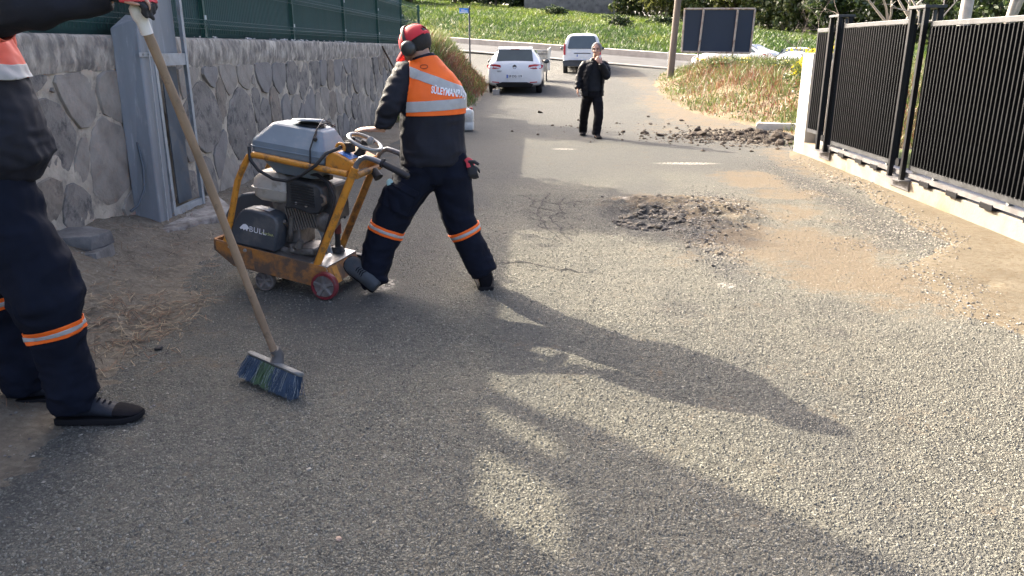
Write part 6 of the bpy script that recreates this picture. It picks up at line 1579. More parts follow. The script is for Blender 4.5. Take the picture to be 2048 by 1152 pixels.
put_text('lettering', 'SÜLEYMANPAŞA', 0.085, (0.07, 31.672, 1.33), (1, 0, 0), (0, 0, 1), (0, -1, 0), M('faded_bin_print', (0.12, 0.12, 0.12), 0.7), bn_, 0.002, 0.006, 1.0, 0.85)

# ------------------------------------------------------------------ street sign
sg = thing('street_sign', (-2.74, 32, 0.9), 'small blue street name sign on a dark post by the left bank', 'street sign')
b = B(); b.cyl((-2.74, 32, 0.3), (-2.74, 32, 3.08), 0.032, seg=12); b.ell((-2.74, 32, 3.08), (0.036,) * 3, 10, 8); obj('post', b, M('dark_sign_post', (0.03, 0.035, 0.05), 0.5), sg, 50)
b = B(); b.box((-2.95, 31.99, 2.955), (0.36, 0.015, 0.19)); bd_ = obj('name_plate', b, M('blue_sign_face', (0.04, 0.20, 0.60), 0.4, var=0.1), sg, None, 0.004)
b = B(); b.box((-2.95, 31.980, 2.895), (0.33, 0.004, 0.035)); b.box((-3.0, 31.980, 2.985), (0.14, 0.004, 0.022)); b.box((-2.93, 31.980, 2.945), (0.24, 0.004, 0.026)); obj('plate_print', b, M('sign_white', (0.6, 0.65, 0.7), 0.5), bd_)

# ------------------------------------------------------------------ billboard seen from behind, pole
bb = thing('billboard', (8.3, 38, 0.9), 'dark blue back of a billboard on two rusty posts above the weeds', 'billboard')
def bbp(u, z): return (6.68 + u * 3.22, 38.0 - 0.0 * u, z)
b = B(); b.hexa([(6.70, 38.0, 1.40), (9.86, 38.0, 1.34), (9.86, 38.06, 1.34), (6.70, 38.06, 1.40), (6.72, 38.0, 3.27), (9.92, 38.0, 3.27), (9.92, 38.06, 3.27), (6.72, 38.06, 3.27)]); obj('back_sheet', b, M('navy_board', (0.012, 0.022, 0.042), 0.6, var=0.15, scale=0.6), bb)
RUSTW = M('rusty_white_steel', (0.42, 0.36, 0.30), 0.7, var=0.2, scale=3, dirt=(0.16, 0.08, 0.045), dirt_amt=0.5, dirt_scale=3)
fc = [(6.69, 1.39), (9.87, 1.33), (9.93, 3.28), (6.71, 3.28)]
for k in range(4):
    p, q = fc[k], fc[(k + 1) % 4]
    b = B(); b.tube([(p[0], 37.96, p[1]), (q[0], 37.96, q[1])], [(0.035, 0.045)] * 2, 4, flat=(0, 1, 0)); obj('frame_bar', b, RUSTW, bb)
for x0, x1 in ((7.42, 7.58), (9.02, 9.14)):
    b = B(); b.tube([(x0, 37.93, 0.5), (x1, 37.93, 3.26)], 0.05, 8); obj('post', b, RUSTW, bb, 50)
up_ = thing('utility_pole', (5.42, 33, 0.5), 'leaning weathered wooden utility pole left of the billboard', 'utility pole')
b = B(); b.tube([(5.40, 33, 0.2), (5.46, 33, 1.6), (5.55, 33, 3.5), (5.70, 33, 7.2)], [0.15, 0.14, 0.135, 0.115], 14); obj('shaft', b, M('weathered_pole_wood', (0.15, 0.12, 0.095), 0.85, var=0.25, scale=3, bump=1, bscale=20, stretch=(4, 4, 0.4)), up_, 60)
b = B(); b.box((5.68, 33, 6.8), (1.5, 0.10, 0.12)); obj('cross_arm', b, M('grey_arm', (0.2, 0.19, 0.18), 0.8), up_)
for x in (5.05, 5.68, 6.3):
    b = B(); b.lathe([(0.05, 0), (0.06, 0.05), (0.03, 0.08), (0.045, 0.14), (0, 0.16)], (x, 33, 6.86), (0, 0, 1), 12); obj('insulator', b, M('glazed_white', (0.6, 0.6, 0.58), 0.2), up_, 50)
b = B(); b.tube([(5.25, 32.84, 0.9), (5.26, 32.83, 1.45)], 0.02, 8); obj('conduit', b, GALV, up_, 60)

# ------------------------------------------------------------------ plastic jerrycan behind the bending worker
jc = thing('jerrycan', (-1.43, 15.35, 0.02), 'dirty white plastic jerrycan on the asphalt behind the bending worker', 'jerrycan')
JM = M('milky_plastic', (0.66, 0.66, 0.60), 0.4, var=0.06, scale=4, dirt=(0.42, 0.38, 0.28), dirt_amt=0.35, dirt_scale=3)
def rr2(x0, x1, y0, y1, z, r=0.04, n=4):
    out = []
    for cx, cy, a0 in ((x1 - r, y1 - r, 0), (x0 + r, y1 - r, 90), (x0 + r, y0 + r, 180), (x1 - r, y0 + r, 270)):
        for k in range(n + 1):
            a = R(a0 + 90 * k / n); out.append((cx + r * math.cos(a), cy + r * math.sin(a), z))
    return out
b = B(); x0, x1, y0, y1 = -1.60, -1.26, 15.22, 15.46
b.loft([rr2(x0 + .02, x1 - .02, y0 + .02, y1 - .02, 0.012), rr2(x0, x1, y0, y1, 0.035), rr2(x0, x1, y0, y1, 0.16), rr2(x0 + .006, x1 - .006, y0 + .006, y1 - .006, 0.17), rr2(x0, x1, y0, y1, 0.18), rr2(x0, x1, y0, y1, 0.36), rr2(x0 + .02, x1 - .02, y0 + .02, y1 - .02, 0.40), rr2(x0 + .06, x1 - .06, y0 + .05, y1 - .05, 0.425)]); obj('can_body', b, JM, jc, 50)
b = B(); b.tube([(-1.55, 15.34, 0.40), (-1.52, 15.34, 0.46), (-1.42, 15.34, 0.475), (-1.37, 15.34, 0.42)], 0.017, 8); obj('handle', b, JM, jc, 60)
b = B(); b.lathe([(0.03, 0), (0.035, 0.01), (0.035, 0.05), (0, 0.052)], (-1.31, 15.34, 0.40), (0, 0, 1), 16); obj('screw_cap', b, M('red_cap_plastic', (0.4, 0.03, 0.03), 0.4), jc, 40)
# ------------------------------------------------------------------ vegetation
def leaf_mat(name, c, c2=None, trans=0.4, rough=0.6):
    m, T, N, L = nodes_of(name)
    out = N['Material Output']; N.remove(N['Principled BSDF'])
    pos = N.new('ShaderNodeNewGeometry')
    n1 = noise_node(N, L, pos.outputs['Position'], 1.7, 4)
    rnd = pos.outputs['Random Per Island']
    c2 = c2 or [x * 1.5 for x in c]
    col = mixc(N, L, rnd, [x * 0.65 for x in c], c2)
    col = mixc(N, L, ramp(N, L, n1, [(0.35, 0.0), (0.65, 0.5)]), col, c)
    d = N.new('ShaderNodeBsdfDiffuse'); t = N.new('ShaderNodeBsdfTranslucent'); g = N.new('ShaderNodeBsdfGlossy'); g.inputs['Roughness'].default_value = rough * 0.7
    L.new(col, d.inputs[0]); L.new(col, t.inputs[0])
    mx = N.new('ShaderNodeMixShader'); mx.inputs[0].default_value = trans; L.new(d.outputs[0], mx.inputs[1]); L.new(t.outputs[0], mx.inputs[2])
    m2 = N.new('ShaderNodeMixShader'); m2.inputs[0].default_value = 0.05; L.new(mx.outputs[0], m2.inputs[1]); L.new(g.outputs[0], m2.inputs[2])
    L.new(m2.outputs[0], out.inputs[0])
    return m
LG1 = leaf_mat('grass_bright', (0.085, 0.135, 0.018), (0.165, 0.225, 0.030), 0.45)
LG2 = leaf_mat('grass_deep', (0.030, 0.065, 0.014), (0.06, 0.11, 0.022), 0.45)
LG3 = leaf_mat('grass_straw', (0.22, 0.21, 0.06), (0.30, 0.27, 0.09), 0.4)
WR = leaf_mat('weed_red', (0.15, 0.058, 0.036), (0.25, 0.10, 0.058), 0.35)
WT = leaf_mat('weed_tan', (0.20, 0.14, 0.075), (0.30, 0.225, 0.13), 0.35)
WG = leaf_mat('weed_green', (0.075, 0.11, 0.028), (0.15, 0.19, 0.045), 0.4)
WD = leaf_mat('weed_dark', (0.045, 0.06, 0.02), (0.09, 0.105, 0.035), 0.4)
YF = leaf_mat('yellow_petals', (0.62, 0.50, 0.02), (0.75, 0.62, 0.05), 0.4)
OL = leaf_mat('olive_leaves', (0.075, 0.09, 0.03), (0.16, 0.17, 0.06), 0.35)
DKL = leaf_mat('evergreen_leaves', (0.022, 0.040, 0.016), (0.05, 0.075, 0.028), 0.3)
MIDL = leaf_mat('mid_green_leaves', (0.045, 0.075, 0.020), (0.10, 0.14, 0.035), 0.35)
SPR = leaf_mat('spring_leaves', (0.16, 0.18, 0.04), (0.27, 0.27, 0.07), 0.4)
BARK = M('bark_brown', (0.10, 0.075, 0.055), 0.9, var=0.3, scale=6, bump=1.5, bscale=20, stretch=(3, 3, 0.5))
BARKP = M('pale_bark', (0.34, 0.31, 0.27), 0.85, var=0.2, scale=5, bump=1.0, bscale=20, dirt=(0.17, 0.15, 0.13), dirt_amt=0.3)

def blades(name, P, H, W, lean, mats, mi, seed=1, parent=None, kind='stuff'):
    """curved tapering blades: two quads each"""
    r = np.random.default_rng(seed); n = len(P)
    a = r.uniform(0, 2 * np.pi, n); d = np.stack([np.cos(a), np.sin(a), np.zeros(n)], 1)
    la = r.uniform(0, 2 * np.pi, n); ld = np.stack([np.cos(la), np.sin(la), np.zeros(n)], 1) * (lean * r.uniform(0.2, 1, n))[:, None]
    up = np.zeros((n, 3)); up[:, 2] = 1
    H = H[:, None]; Wd = W[:, None] if hasattr(W, '__len__') else W
    m_ = P + up * H * 0.55 + ld * H * 0.35; t_ = P + up * H + ld * H
    V = np.stack([P - d * Wd * 0.5, P + d * Wd * 0.5, m_ + d * Wd * 0.42, m_ - d * Wd * 0.42, t_ + d * Wd * 0.07, t_ - d * Wd * 0.07], 1).reshape(-1, 3)
    i = np.arange(n)[:, None] * 6
    Fq = np.concatenate([i + np.array([[0, 1, 2, 3]]), i + np.array([[3, 2, 4, 5]])], 1).reshape(-1, 4)
    return arr_obj(name, V, Fq, mats, parent, None, mi=np.repeat(mi, 2))

def leaves(name, P, S, mats, mi, seed=1, parent=None, aspect=0.55):
    r = np.random.default_rng(seed); n = len(P)
    u = r.normal(size=(n, 3)); u /= np.linalg.norm(u, axis=1)[:, None]
    v = r.normal(size=(n, 3)); v -= u * (u * v).sum(1)[:, None]; v /= np.linalg.norm(v, axis=1)[:, None]
    S = (S * r.uniform(0.6, 1.3, n))[:, None]
    V = np.stack([P - u * S, P + v * S * aspect, P + u * S, P - v * S * aspect], 1).reshape(-1, 3)
    Fq = np.arange(4 * n).reshape(-1, 4)
    return arr_obj(name, V, Fq, mats, parent, None, mi=mi)

def crown_points(n, blobs, r, hollow=0.35):
    """points in the outer parts of ellipsoidal clumps, gathered into twig-sized bunches"""
    out = []
    wts = np.array([b_[1][0] * b_[1][1] * b_[1][2] for b_ in blobs]) ** 0.67; wts /= wts.sum()
    for (c, rad), w_ in zip(blobs, wts):
        k = max(4, int(n * w_ / 14))
        d = r.normal(size=(k, 3)); d /= np.linalg.norm(d, axis=1)[:, None]
        rr = (hollow + (1 - hollow) * r.uniform(0, 1, k) ** 0.6)[:, None]
        tw = d * rr * (1 + 0.25 * r.normal(size=(k, 1)))
        for j in range(14):
            out.append(np.array(c) + (tw + r.normal(size=(k, 3)) * 0.10) * np.array(rad))
    return np.concatenate(out)

def tree(name, base, h, blobs, n, size, mats, wts, label, group=None, bark=BARK, tr=0.16, seed=1, cat='tree'):
    r = np.random.default_rng(seed); rr = random.Random(seed)
    t = thing(name, base, label, cat, group); base = Vector(base)
    b = B(); top = Vector((base.x + rr.uniform(-.2, .2), base.y + rr.uniform(-.2, .2), base.z + h * 0.62))
    pts = [base - Vector((0, 0, .15)), base.lerp(top, .3) + Vector((rr.uniform(-.1, .1), rr.uniform(-.1, .1), 0)), base.lerp(top, .65), top]
    b.tube(pts, [tr * 1.25, tr, tr * 0.8, tr * 0.45], 10)
    for (c, rad) in blobs:
        s_ = base.lerp(top, rr.uniform(0.4, 0.95)); c = Vector(c)
        b.tube([s_, s_.lerp(c, .5) + Vector((0, 0, rr.uniform(-.1, .2))), c], [tr * 0.5, tr * 0.32, tr * 0.1], 7)
        for _ in range(3):
            e = c + Vector((rr.uniform(-1, 1) * rad[0], rr.uniform(-1, 1) * rad[1], rr.uniform(-.6, 1) * rad[2])) * 0.75
            b.tube([s_.lerp(c, .6), e], [tr * 0.22, tr * 0.05], 5)
    obj('trunk', b, bark, t, 60)
    P = crown_points(n, blobs, r)
    mi = r.choice(len(mats), size=len(P), p=wts)
    leaves('crown', P, np.full(len(P), size), mats, mi, seed, t)
    return t

def blobs_for(c, rad, k, seed, var=0.5):
    rr = random.Random(seed); out = []
    for _ in range(k):
        d = Vector((rr.gauss(0, 1), rr.gauss(0, 1), rr.gauss(0, 0.8))).normalized() * rr.uniform(0.25, 0.75)
        s_ = rr.uniform(0.34, 0.34 + var * 0.45)
        out.append(((c[0] + d.x * rad[0], c[1] + d.y * rad[1], c[2] + d.z * rad[2]), (rad[0] * s_, rad[1] * s_, rad[2] * s_)))
    return out

r7 = np.random.default_rng(77)
# hillside grass
n = 150000
s_ = r7.uniform(-85, 5, n); q_ = 41.6 + 34 * r7.uniform(0, 1, n) ** 1.25
gx_ = UX * s_ + NX * q_; gy_ = UY * s_ + NY * q_
vis = (gx_ / gy_ > -0.22) & (gx_ / gy_ < 0.62) & (gy_ > 20)
gx_, gy_, q_ = gx_[vis], gy_[vis], q_[vis]
gz_ = ground_z(gx_, gy_)
pt = fbm(np.stack([gx_ * 0.16, gy_ * 0.16], 1), 3, 90); pt2 = fbm(np.stack([gx_ * 0.5, gy_ * 0.5], 1), 3, 91)
mi = np.where(pt2 + 0.35 * r7.normal(size=len(gx_)) + 0.05 * (q_ - 54) + 0.7 * pt > 0.12, 0, 1); mi = np.where((pt > 0.25) & (r7.uniform(size=len(gx_)) < 0.15), 2, mi)  # deeper blades downslope paint the shaded lower slope into the grass colour
H_ = (0.16 + 0.16 * r7.uniform(size=len(gx_)) + 0.25 * np.clip(pt2, 0, 1)) * np.where(q_ < 46, 0.75, 1.0)
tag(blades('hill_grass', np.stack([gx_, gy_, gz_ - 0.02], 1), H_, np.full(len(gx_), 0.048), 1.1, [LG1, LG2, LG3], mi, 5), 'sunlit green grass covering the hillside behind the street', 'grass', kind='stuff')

# weeds on the right bank
def scatter(n, x0, x1, y0, y1, zf, keep, seed):
    r = np.random.default_rng(seed); x = r.uniform(x0, x1, n); y = y0 + (y1 - y0) * r.uniform(0, 1, n) ** 1.25
    k = keep(x, y); x, y = x[k], y[k]
    return np.stack([x, y, zf(x, y)], 1), r
P, r = scatter(120000, 3.3, 15, 12.8, 38, rbank_z, lambda x, y: (x - rbank_edge(y) + 0.35 * fbm(np.stack([x * 1.5, y * 1.5], 1), 3, 55) > 0.05) & ((x > 4.6) | (y > 13.2)) & ~((x < 5.3) & (y < 12.9)), 61)
d = P[:, 0] - rbank_edge(P[:, 1])
k = r.uniform(size=len(P)) < np.clip(0.25 + d * 0.8, 0, 1) * np.clip(0.75 + 1.1 * fbm(P[:, :2] * 0.9, 3, 73), 0.12, 1); P = P[k]; d = d[k]
f1 = fbm(P[:, :2] * 0.55, 3, 62) + 0.25 * r.normal(size=len(P))
mi = np.where(f1 > 0.08, 0, np.where(f1 > -0.06, 1, 2)); mi = np.where(r.uniform(size=len(P)) < 0.18, 1, mi); mi = np.where(r.uniform(size=len(P)) < 0.28, 2, mi); mi = np.where((P[:, 0] > 7.0) & (r.uniform(size=len(P)) < 0.55), 2, mi)
H_ = (0.08 + 0.26 * r.uniform(size=len(P)) ** 2) * np.clip(0.4 + d * 0.45, 0.35, 1.1) * np.clip(1 + 0.9 * fbm(P[:, :2] * 1.3, 3, 74), 0.35, 1.7) + 0.06 * (P[:, 0] > 6)
tag(blades('bank_weeds', P - np.array([0, 0, .02]), H_, 0.012 + 0.012 * r.uniform(size=len(P)), 0.8, [WR, WT, WG], mi, 63), 'reddish and tan dry weeds with green tufts on the right bank', 'weeds', kind='stuff')
k = r.choice(len(P), 22000, replace=False); Q = P[k].copy(); Q[:, 2] += r.uniform(0.02, 0.25, len(k)); f2 = fbm(Q[:, :2] * 0.8, 3, 64)
mi = np.where(f2 > 0.25, 0, np.where(f2 > -0.15, 1, 2))
tag(leaves('bank_leaves', Q, np.full(len(Q), 0.028), [WR, WG, WD], mi, 65), 'small leaves of low weeds on the right bank', 'weeds', kind='stuff')

# left bank
P, r = scatter(90000, -6.5, -1.35, 16.5, 36, verge_z, lambda x, y: (verge_edge(y) - x + 0.25 * fbm(np.stack([x * 1.5, y * 1.5], 1), 3, 66) > 0.08) & ((y > 19.5) | (x > -3.2)), 67)
P = P[(P[:, 1] > 24.3) | (P[:, 0] > -3.35)]; r = np.random.default_rng(68)
d = verge_edge(P[:, 1]) - P[:, 0]
k = r.uniform(size=len(P)) < np.clip(0.15 + d * 0.9, 0, 1) * sstep(16.2, 20.5, P[:, 1] + r.normal(size=len(P))); P = P[k]; d = d[k]
f1 = fbm(P[:, :2] * 0.6, 3, 69) + 0.25 * r.normal(size=len(P))
mi = np.where(f1 > 0.22, 0, np.where(f1 > 0.0, 1, 2)); mi = np.where((P[:, 1] > 24) & (P[:, 0] > -3.0) & (r.uniform(size=len(P)) < 0.55), 0, mi); mi = np.where((P[:, 0] < -3.0) & (r.uniform(size=len(P)) < 0.5), 2, mi)
H_ = (0.14 + 0.30 * r.uniform(size=len(P)) ** 1.5) * np.clip(0.5 + d * 0.45, 0.4, 1.3)
tag(blades('verge_weeds', P - np.array([0, 0, .02]), H_, 0.013 + 0.013 * r.uniform(size=len(P)), 0.8, [WR, WT, WG], mi, 70), 'tangled tan, red and green weeds on the left bank past the wall', 'weeds', kind='stuff')
k = r.choice(len(P), 7000, replace=False); Q = P[k].copy(); Q[:, 2] += r.uniform(0.02, 0.35, len(k))
tag(leaves('verge_leaves', Q, np.full(len(Q), 0.026), [WG, WD, WT], r.choice(3, len(Q), p=[.5, .3, .2]), 71), 'small green leaves among the weeds of the left bank', 'weeds', kind='stuff')

# yellow flowering bushes by the pier
def flower_bush(x, y, rx, h, seed, label, nf=260):
    zb = float(rbank_z(np.array([x]), np.array([y]))[0]); t = thing('flowering_bush', (x, y, zb), label, 'bush', 'yellow flowering bushes')
    rr = np.random.default_rng(seed); n = 1400
    a = rr.uniform(0, 6.28, n); q = np.sqrt(rr.uniform(0, 1, n)) * rx * 0.5
    blades('stems', np.stack([x + q * np.cos(a), y + q * np.sin(a), np.full(n, zb - 0.02)], 1), h * rr.uniform(0.4, 1.0, n), np.full(n, 0.012), 0.5, [WG, WD], rr.choice(2, n), seed, t)
    P = crown_points(2400, [((x, y, zb + h * 0.5), (rx, rx, h * 0.45)), ((x + rx * .4, y, zb + h * 0.4), (rx * .7, rx * .7, h * 0.4))], rr, 0.1)
    leaves('leaves', P, np.full(len(P), 0.035), [WG, WD, MIDL], rr.choice(3, len(P)), seed, t)
    P = crown_points(nf, [((x, y, zb + h * 0.82), (rx, rx, h * 0.28))], rr, 0.2)
    leaves('flowers', P, np.full(len(P), 0.026), [YF], np.zeros(len(P), 'i'), seed + 1, t, 0.9)
flower_bush(6.0, 17.3, 0.62, 1.15, 201, 'bushy green plant full of yellow flowers just left of the white pier', 900)
flower_bush(7.4, 21.0, 0.9, 0.8, 202, 'leafy green bush with a few yellow flowers behind the weeds', 200)
flower_bush(7.6, 25.5, 1.1, 0.55, 203, 'low green bush below the right half of the billboard', 60)
flower_bush(6.6, 28.5, 1.0, 0.45, 204, 'low green bush below the left half of the billboard', 40)
flower_bush(9.6, 24.0, 1.3, 0.6, 205, 'wide green bush in front of the white car on the right', 150)

# bare branching trees
def bare_tree(name, base, h, lean, seed, label, bark, r0=0.09, depth=5, spread=0.55, first=0.35, limbs=3):
    rr = random.Random(seed); t = thing(name, base, label, 'tree', 'bare trees'); b = B(); base = Vector(base)
    def grow(p, d, L_, r_, lv):
        m_ = p + d * L_ * 0.5 + Vector((rr.gauss(0, .05), rr.gauss(0, .05), rr.gauss(0, .03))) * L_
        e = p + d * L_ + Vector((rr.gauss(0, .08), rr.gauss(0, .08), 0)) * L_
        b.tube([p, m_, e], [r_, r_ * 0.85, r_ * 0.68], 8 if lv < 2 else 5)
        if lv >= depth: return
        for k in range(limbs if lv < 2 else 2):
            nd = (e - m_).normalized() + Vector((rr.gauss(0, spread), rr.gauss(0, spread), rr.gauss(0.12, spread * 0.6))); nd.normalize()
            grow(e, nd, L_ * rr.uniform(0.58, 0.85), r_ * 0.62, lv + 1)
    grow(base - Vector((0, 0, .1)), Vector(lean).normalized(), h * first, r0, 0)
    obj('branches', b, bark, t, 60)
    return t
TWIG = M('grey_brown_twigs', (0.17, 0.135, 0.115), 0.8, var=0.25, scale=8)
bare_tree('bare_shrub', (5.55, 15.4, 0.2), 2.3, (-0.3, 0, 1), 301, 'leafless dark twiggy shrub leaning left beside the white pier', TWIG, 0.022, 5, 0.6, 0.32, 2)
bare_tree('bare_shrub', (6.2, 16.8, 0.4), 2.6, (-0.15, 0, 1), 302, 'leafless twiggy shrub behind the flowering bush', TWIG, 0.02, 5, 0.6, 0.32, 2)
bare_tree('bare_tree', (8.6, 20.5, 0.2), 4.2, (0.1, 0, 1), 303, 'pale bare fig tree above the middle gate panel', BARKP, 0.09, 5, 0.6, 0.30, 3)
bare_tree('bare_tree', (8.4, 14.0, 0.1), 4.6, (-0.18, 0, 1), 304, 'thick pale bare tree above the near gate panel, left stem', BARKP, 0.12, 4, 0.42, 0.42, 2)
bare_tree('bare_tree', (9.3, 14.2, 0.1), 4.6, (0.25, 0, 1), 305, 'thick pale bare tree above the near gate panel, right stem', BARKP, 0.13, 4, 0.4, 0.45, 2)
pp = thing('concrete_pole', (10.2, 20.0, 0.1), 'pale concrete pole behind the black gate', 'pole')
b = B(); b.tube([(10.2, 20.0, 0.0), (10.35, 20.0, 6.5)], [0.15, 0.11], 12); obj('shaft', b, M('pale_pole_concrete', (0.40, 0.38, 0.35), 0.8), pp, 60)
b = B(); b.box((10.34, 20.0, 6.2), (0.9, 0.08, 0.10)); obj('bracket', b, GALV, pp)

# added shadow board and trees in the yard behind the stone wall (their crowns stand above the picture)
yb = thing('shadow_board', (-4.9, 3.0, 0.2), 'added unseen board on posts behind the fence, shaped to cast the foreground shadows', 'shadow board')  # invented and out of view; boards and gaps shaped for the foreground shadows
RENDER = M('shadow_board_face', (0.32, 0.30, 0.27), 0.9, var=0.15, scale=2)
b = B(); b.box((-4.90, 3.06, 5.05), (0.05, 10.12, 1.90)); obj('upper_board', b, RENDER, yb, None, 0.005)
b = B(); b.box((-4.90, 2.52, 3.27), (0.05, 9.04, 1.60)); obj('lower_board', b, RENDER, yb, None, 0.005)
for y, w_ in ((8.035, 0.09), (7.67, 0.13), (5.4, 0.1), (3.0, 0.1), (0.6, 0.1), (-1.8, 0.1)):
    b = B(); b.box((-4.98, y, 2.9), (0.10, w_, 5.5)); obj('post', b, RENDER, yb)
tree('yard_tree', (-5.0, 13.1, 0.2), 5.0, [((-4.9, 13.1, 4.2), (0.85, 0.95, 0.85)), ((-4.9, 13.0, 3.3), (0.9, 1.05, 0.75)), ((-5.0, 13.2, 4.9), (0.5, 0.6, 0.5))], 11000, 0.075, [MIDL, DKL], [.6, .4], 'rounded tree behind the middle of the fence, above the picture', tr=0.10, seed=402)
tree('yard_tree', (-5.0, 20.2, 0.2), 5.0, [((-4.9, 20.2, 4.0), (0.85, 0.95, 0.8)), ((-4.9, 20.0, 3.2), (0.9, 1.0, 0.6))], 9000, 0.08, [MIDL, DKL], [.5, .5], 'dark leafy tree behind the far end of the fence', tr=0.10, seed=403)
tree('yard_shrub', (-4.3, 23.9, 0.4), 2.6, [((-4.3, 23.4, 1.9), (0.5, 0.9, 0.8)), ((-4.2, 22.4, 2.2), (0.5, 0.8, 0.45))], 5000, 0.06, [DKL, MIDL], [.6, .4], 'dark shrub behind the last open fence panel', tr=0.05, seed=404, cat='shrub')

# trees and bushes along the crest and beyond
rr = random.Random(9)
def gz1(x, y): return float(ground_z(np.array([x]), np.array([y]))[0])
CT = [  # pixel-independent list: x, y, height, spread, material mix, label
    (-14.5, 92, 4.5, 2.8, (DKL, MIDL), 'dark evergreen shrub at the far left of the crest'),
    (-9.5, 93, 3.8, 2.6, (DKL, MIDL), 'dark bush on the crest above the blue sign'),
    (-5.0, 94, 4.2, 2.8, (DKL, DKL), 'shaded dark bush left of the stone building wall'),
    (-1.0, 93, 3.6, 2.4, (DKL, MIDL), 'shaded evergreen against the stone building wall'),
    (9.6, 84, 5.5, 2.4, (OL, MIDL), 'olive green tree right of the stone building wall'),
    (12.4, 80, 6.5, 2.8, (OL, SPR), 'yellow green tree behind the wooden utility pole'),
    (15.2, 78, 6.0, 2.6, (OL, MIDL), 'olive tree above the left half of the billboard'),
    (17.6, 75, 6.5, 2.8, (SPR, OL), 'fresh yellow green tree above the right half of the billboard'),
    (20.0, 72, 6.5, 2.8, (OL, MIDL), 'grey green tree right of the billboard'),
    (22.2, 69, 6.5, 2.7, (MIDL, OL), 'leafy tree between the billboard and the gate'),
    (24.2, 66, 7.0, 3.0, (MIDL, DKL), 'dark leafy tree above the fixed gate panel'),
    (26.5, 63, 8.0, 3.2, (DKL, MIDL), 'tall dark tree behind the farther guide posts'),
    (29.0, 60, 8.5, 3.4, (MIDL, DKL), 'tall tree behind the middle gate panel'),
    (31.5, 57, 9.0, 3.6, (DKL, MIDL), 'tall evergreen behind the nearer guide posts'),
    (33.5, 53, 9.0, 3.6, (DKL, OL), 'tall evergreen above the near gate panel'),
    (35.0, 48, 9.0, 3.6, (DKL, DKL), 'very dark conifer at the right edge above the gate'),
    (36.5, 43, 9.0, 3.6, (DKL, MIDL), 'dark tree beyond the right edge of the gate')]
for k, (x, y, h, sp, mm, lab) in enumerate(CT):
    z = gz1(x, y); big = h > 5
    tree('crest_tree', (x, y, z - 0.1), h, blobs_for((x, y, z + h * 0.46), (sp * 0.95, sp * 0.9, h * 0.52), 12, 500 + k), 6500, 0.17, list(mm), [.55, .45], lab, 'trees along the crest', tr=0.14, seed=520 + k)
# second, farther row closes the view
DL = ['farthest left dark tree of the row behind the hill crest'] + ['%s dark tree from the left in the row behind the hill crest' % w for w in ('second', 'third', 'fourth', 'fifth', 'sixth', 'seventh', 'eighth', 'ninth', 'tenth', 'eleventh', 'twelfth', 'thirteenth', 'fourteenth', 'fifteenth')] + ['farthest right dark tree of the row behind the hill crest']
for k in range(16):
    x = -22 + k * 5.2 + rr.uniform(-1, 1); y = 112 - max(0, x) * 0.75 + rr.uniform(-2, 2); z = gz1(x, y)
    tree('distant_tree', (x, y, z - 0.1), 9.5, blobs_for((x, y, z + 4.2), (3.6, 3.0, 4.8), 11, 600 + k), 3800, 0.27, [DKL, OL], [.6, .4], DL[k], 'wood behind the crest', tr=0.2, seed=620 + k)

nw = 30000; wx_ = r7.uniform(-45, 95, nw); wy_ = 126 - np.clip(wx_, 0, 80) * 0.85 + r7.normal(0, 1.6, nw); wtop = 9 + 3 * fbm(np.stack([wx_ * 0.18, wx_ * 0], 1), 3, 95)
wz_ = ground_z(wx_, wy_) + wtop * r7.uniform(0, 1, nw) ** 0.9
tag(leaves('far_wood', np.stack([wx_, wy_, wz_], 1), np.full(nw, 0.55), [DKL, OL], r7.choice(2, nw, p=[.65, .35]), 96), 'dark green wood filling the background beyond the crest trees', 'wood', kind='stuff')
# grey stone building wall on the crest
bw = thing('stone_building', (3.8, 91, gz1(3.8, 91)), 'grey stone building wall at the top of the grassy hill', 'building')
zb = gz1(3.8, 91)
b = B(); b.box((3.6, 91.5, zb + 2.4), (10.5, 3.0, 5.6)); obj('wall', b, M('far_stone_wall', (0.20, 0.185, 0.165), 0.9, var=0.3, scale=1.2, bump=2, bscale=4, dirt=(0.10, 0.095, 0.085), dirt_amt=0.4, dirt_scale=2), bw)
b = B(); b.prism([(-1.9, 0), (1.9, 0), (0, 1.1)], ((0, 1, 0), (0, 0, 1), (1, 0, 0)), -5.6, 5.6, (3.6, 91.5, zb + 5.2)); obj('roof', b, M('far_roof_tiles', (0.22, 0.09, 0.06), 0.85), bw)

for k, (x, y, lab) in enumerate(((6.3, 66.0, 'small dark shrub on the grassy slope above the van'), (1.5, 79.0, 'low dark shrub high on the slope below the stone building'), (10.2, 70.0, 'low shrub on the slope left of the utility pole'))):
    z = gz1(x, y)
    tree('slope_shrub', (x, y, z), 1.1, [((x, y, z + 0.5), (1.0, 0.8, 0.45)), ((x + 0.6, y, z + 0.4), (0.7, 0.6, 0.35))], 1600, 0.09, [DKL, MIDL], [.5, .5], lab, None, tr=0.03, seed=700 + k, cat='shrub')
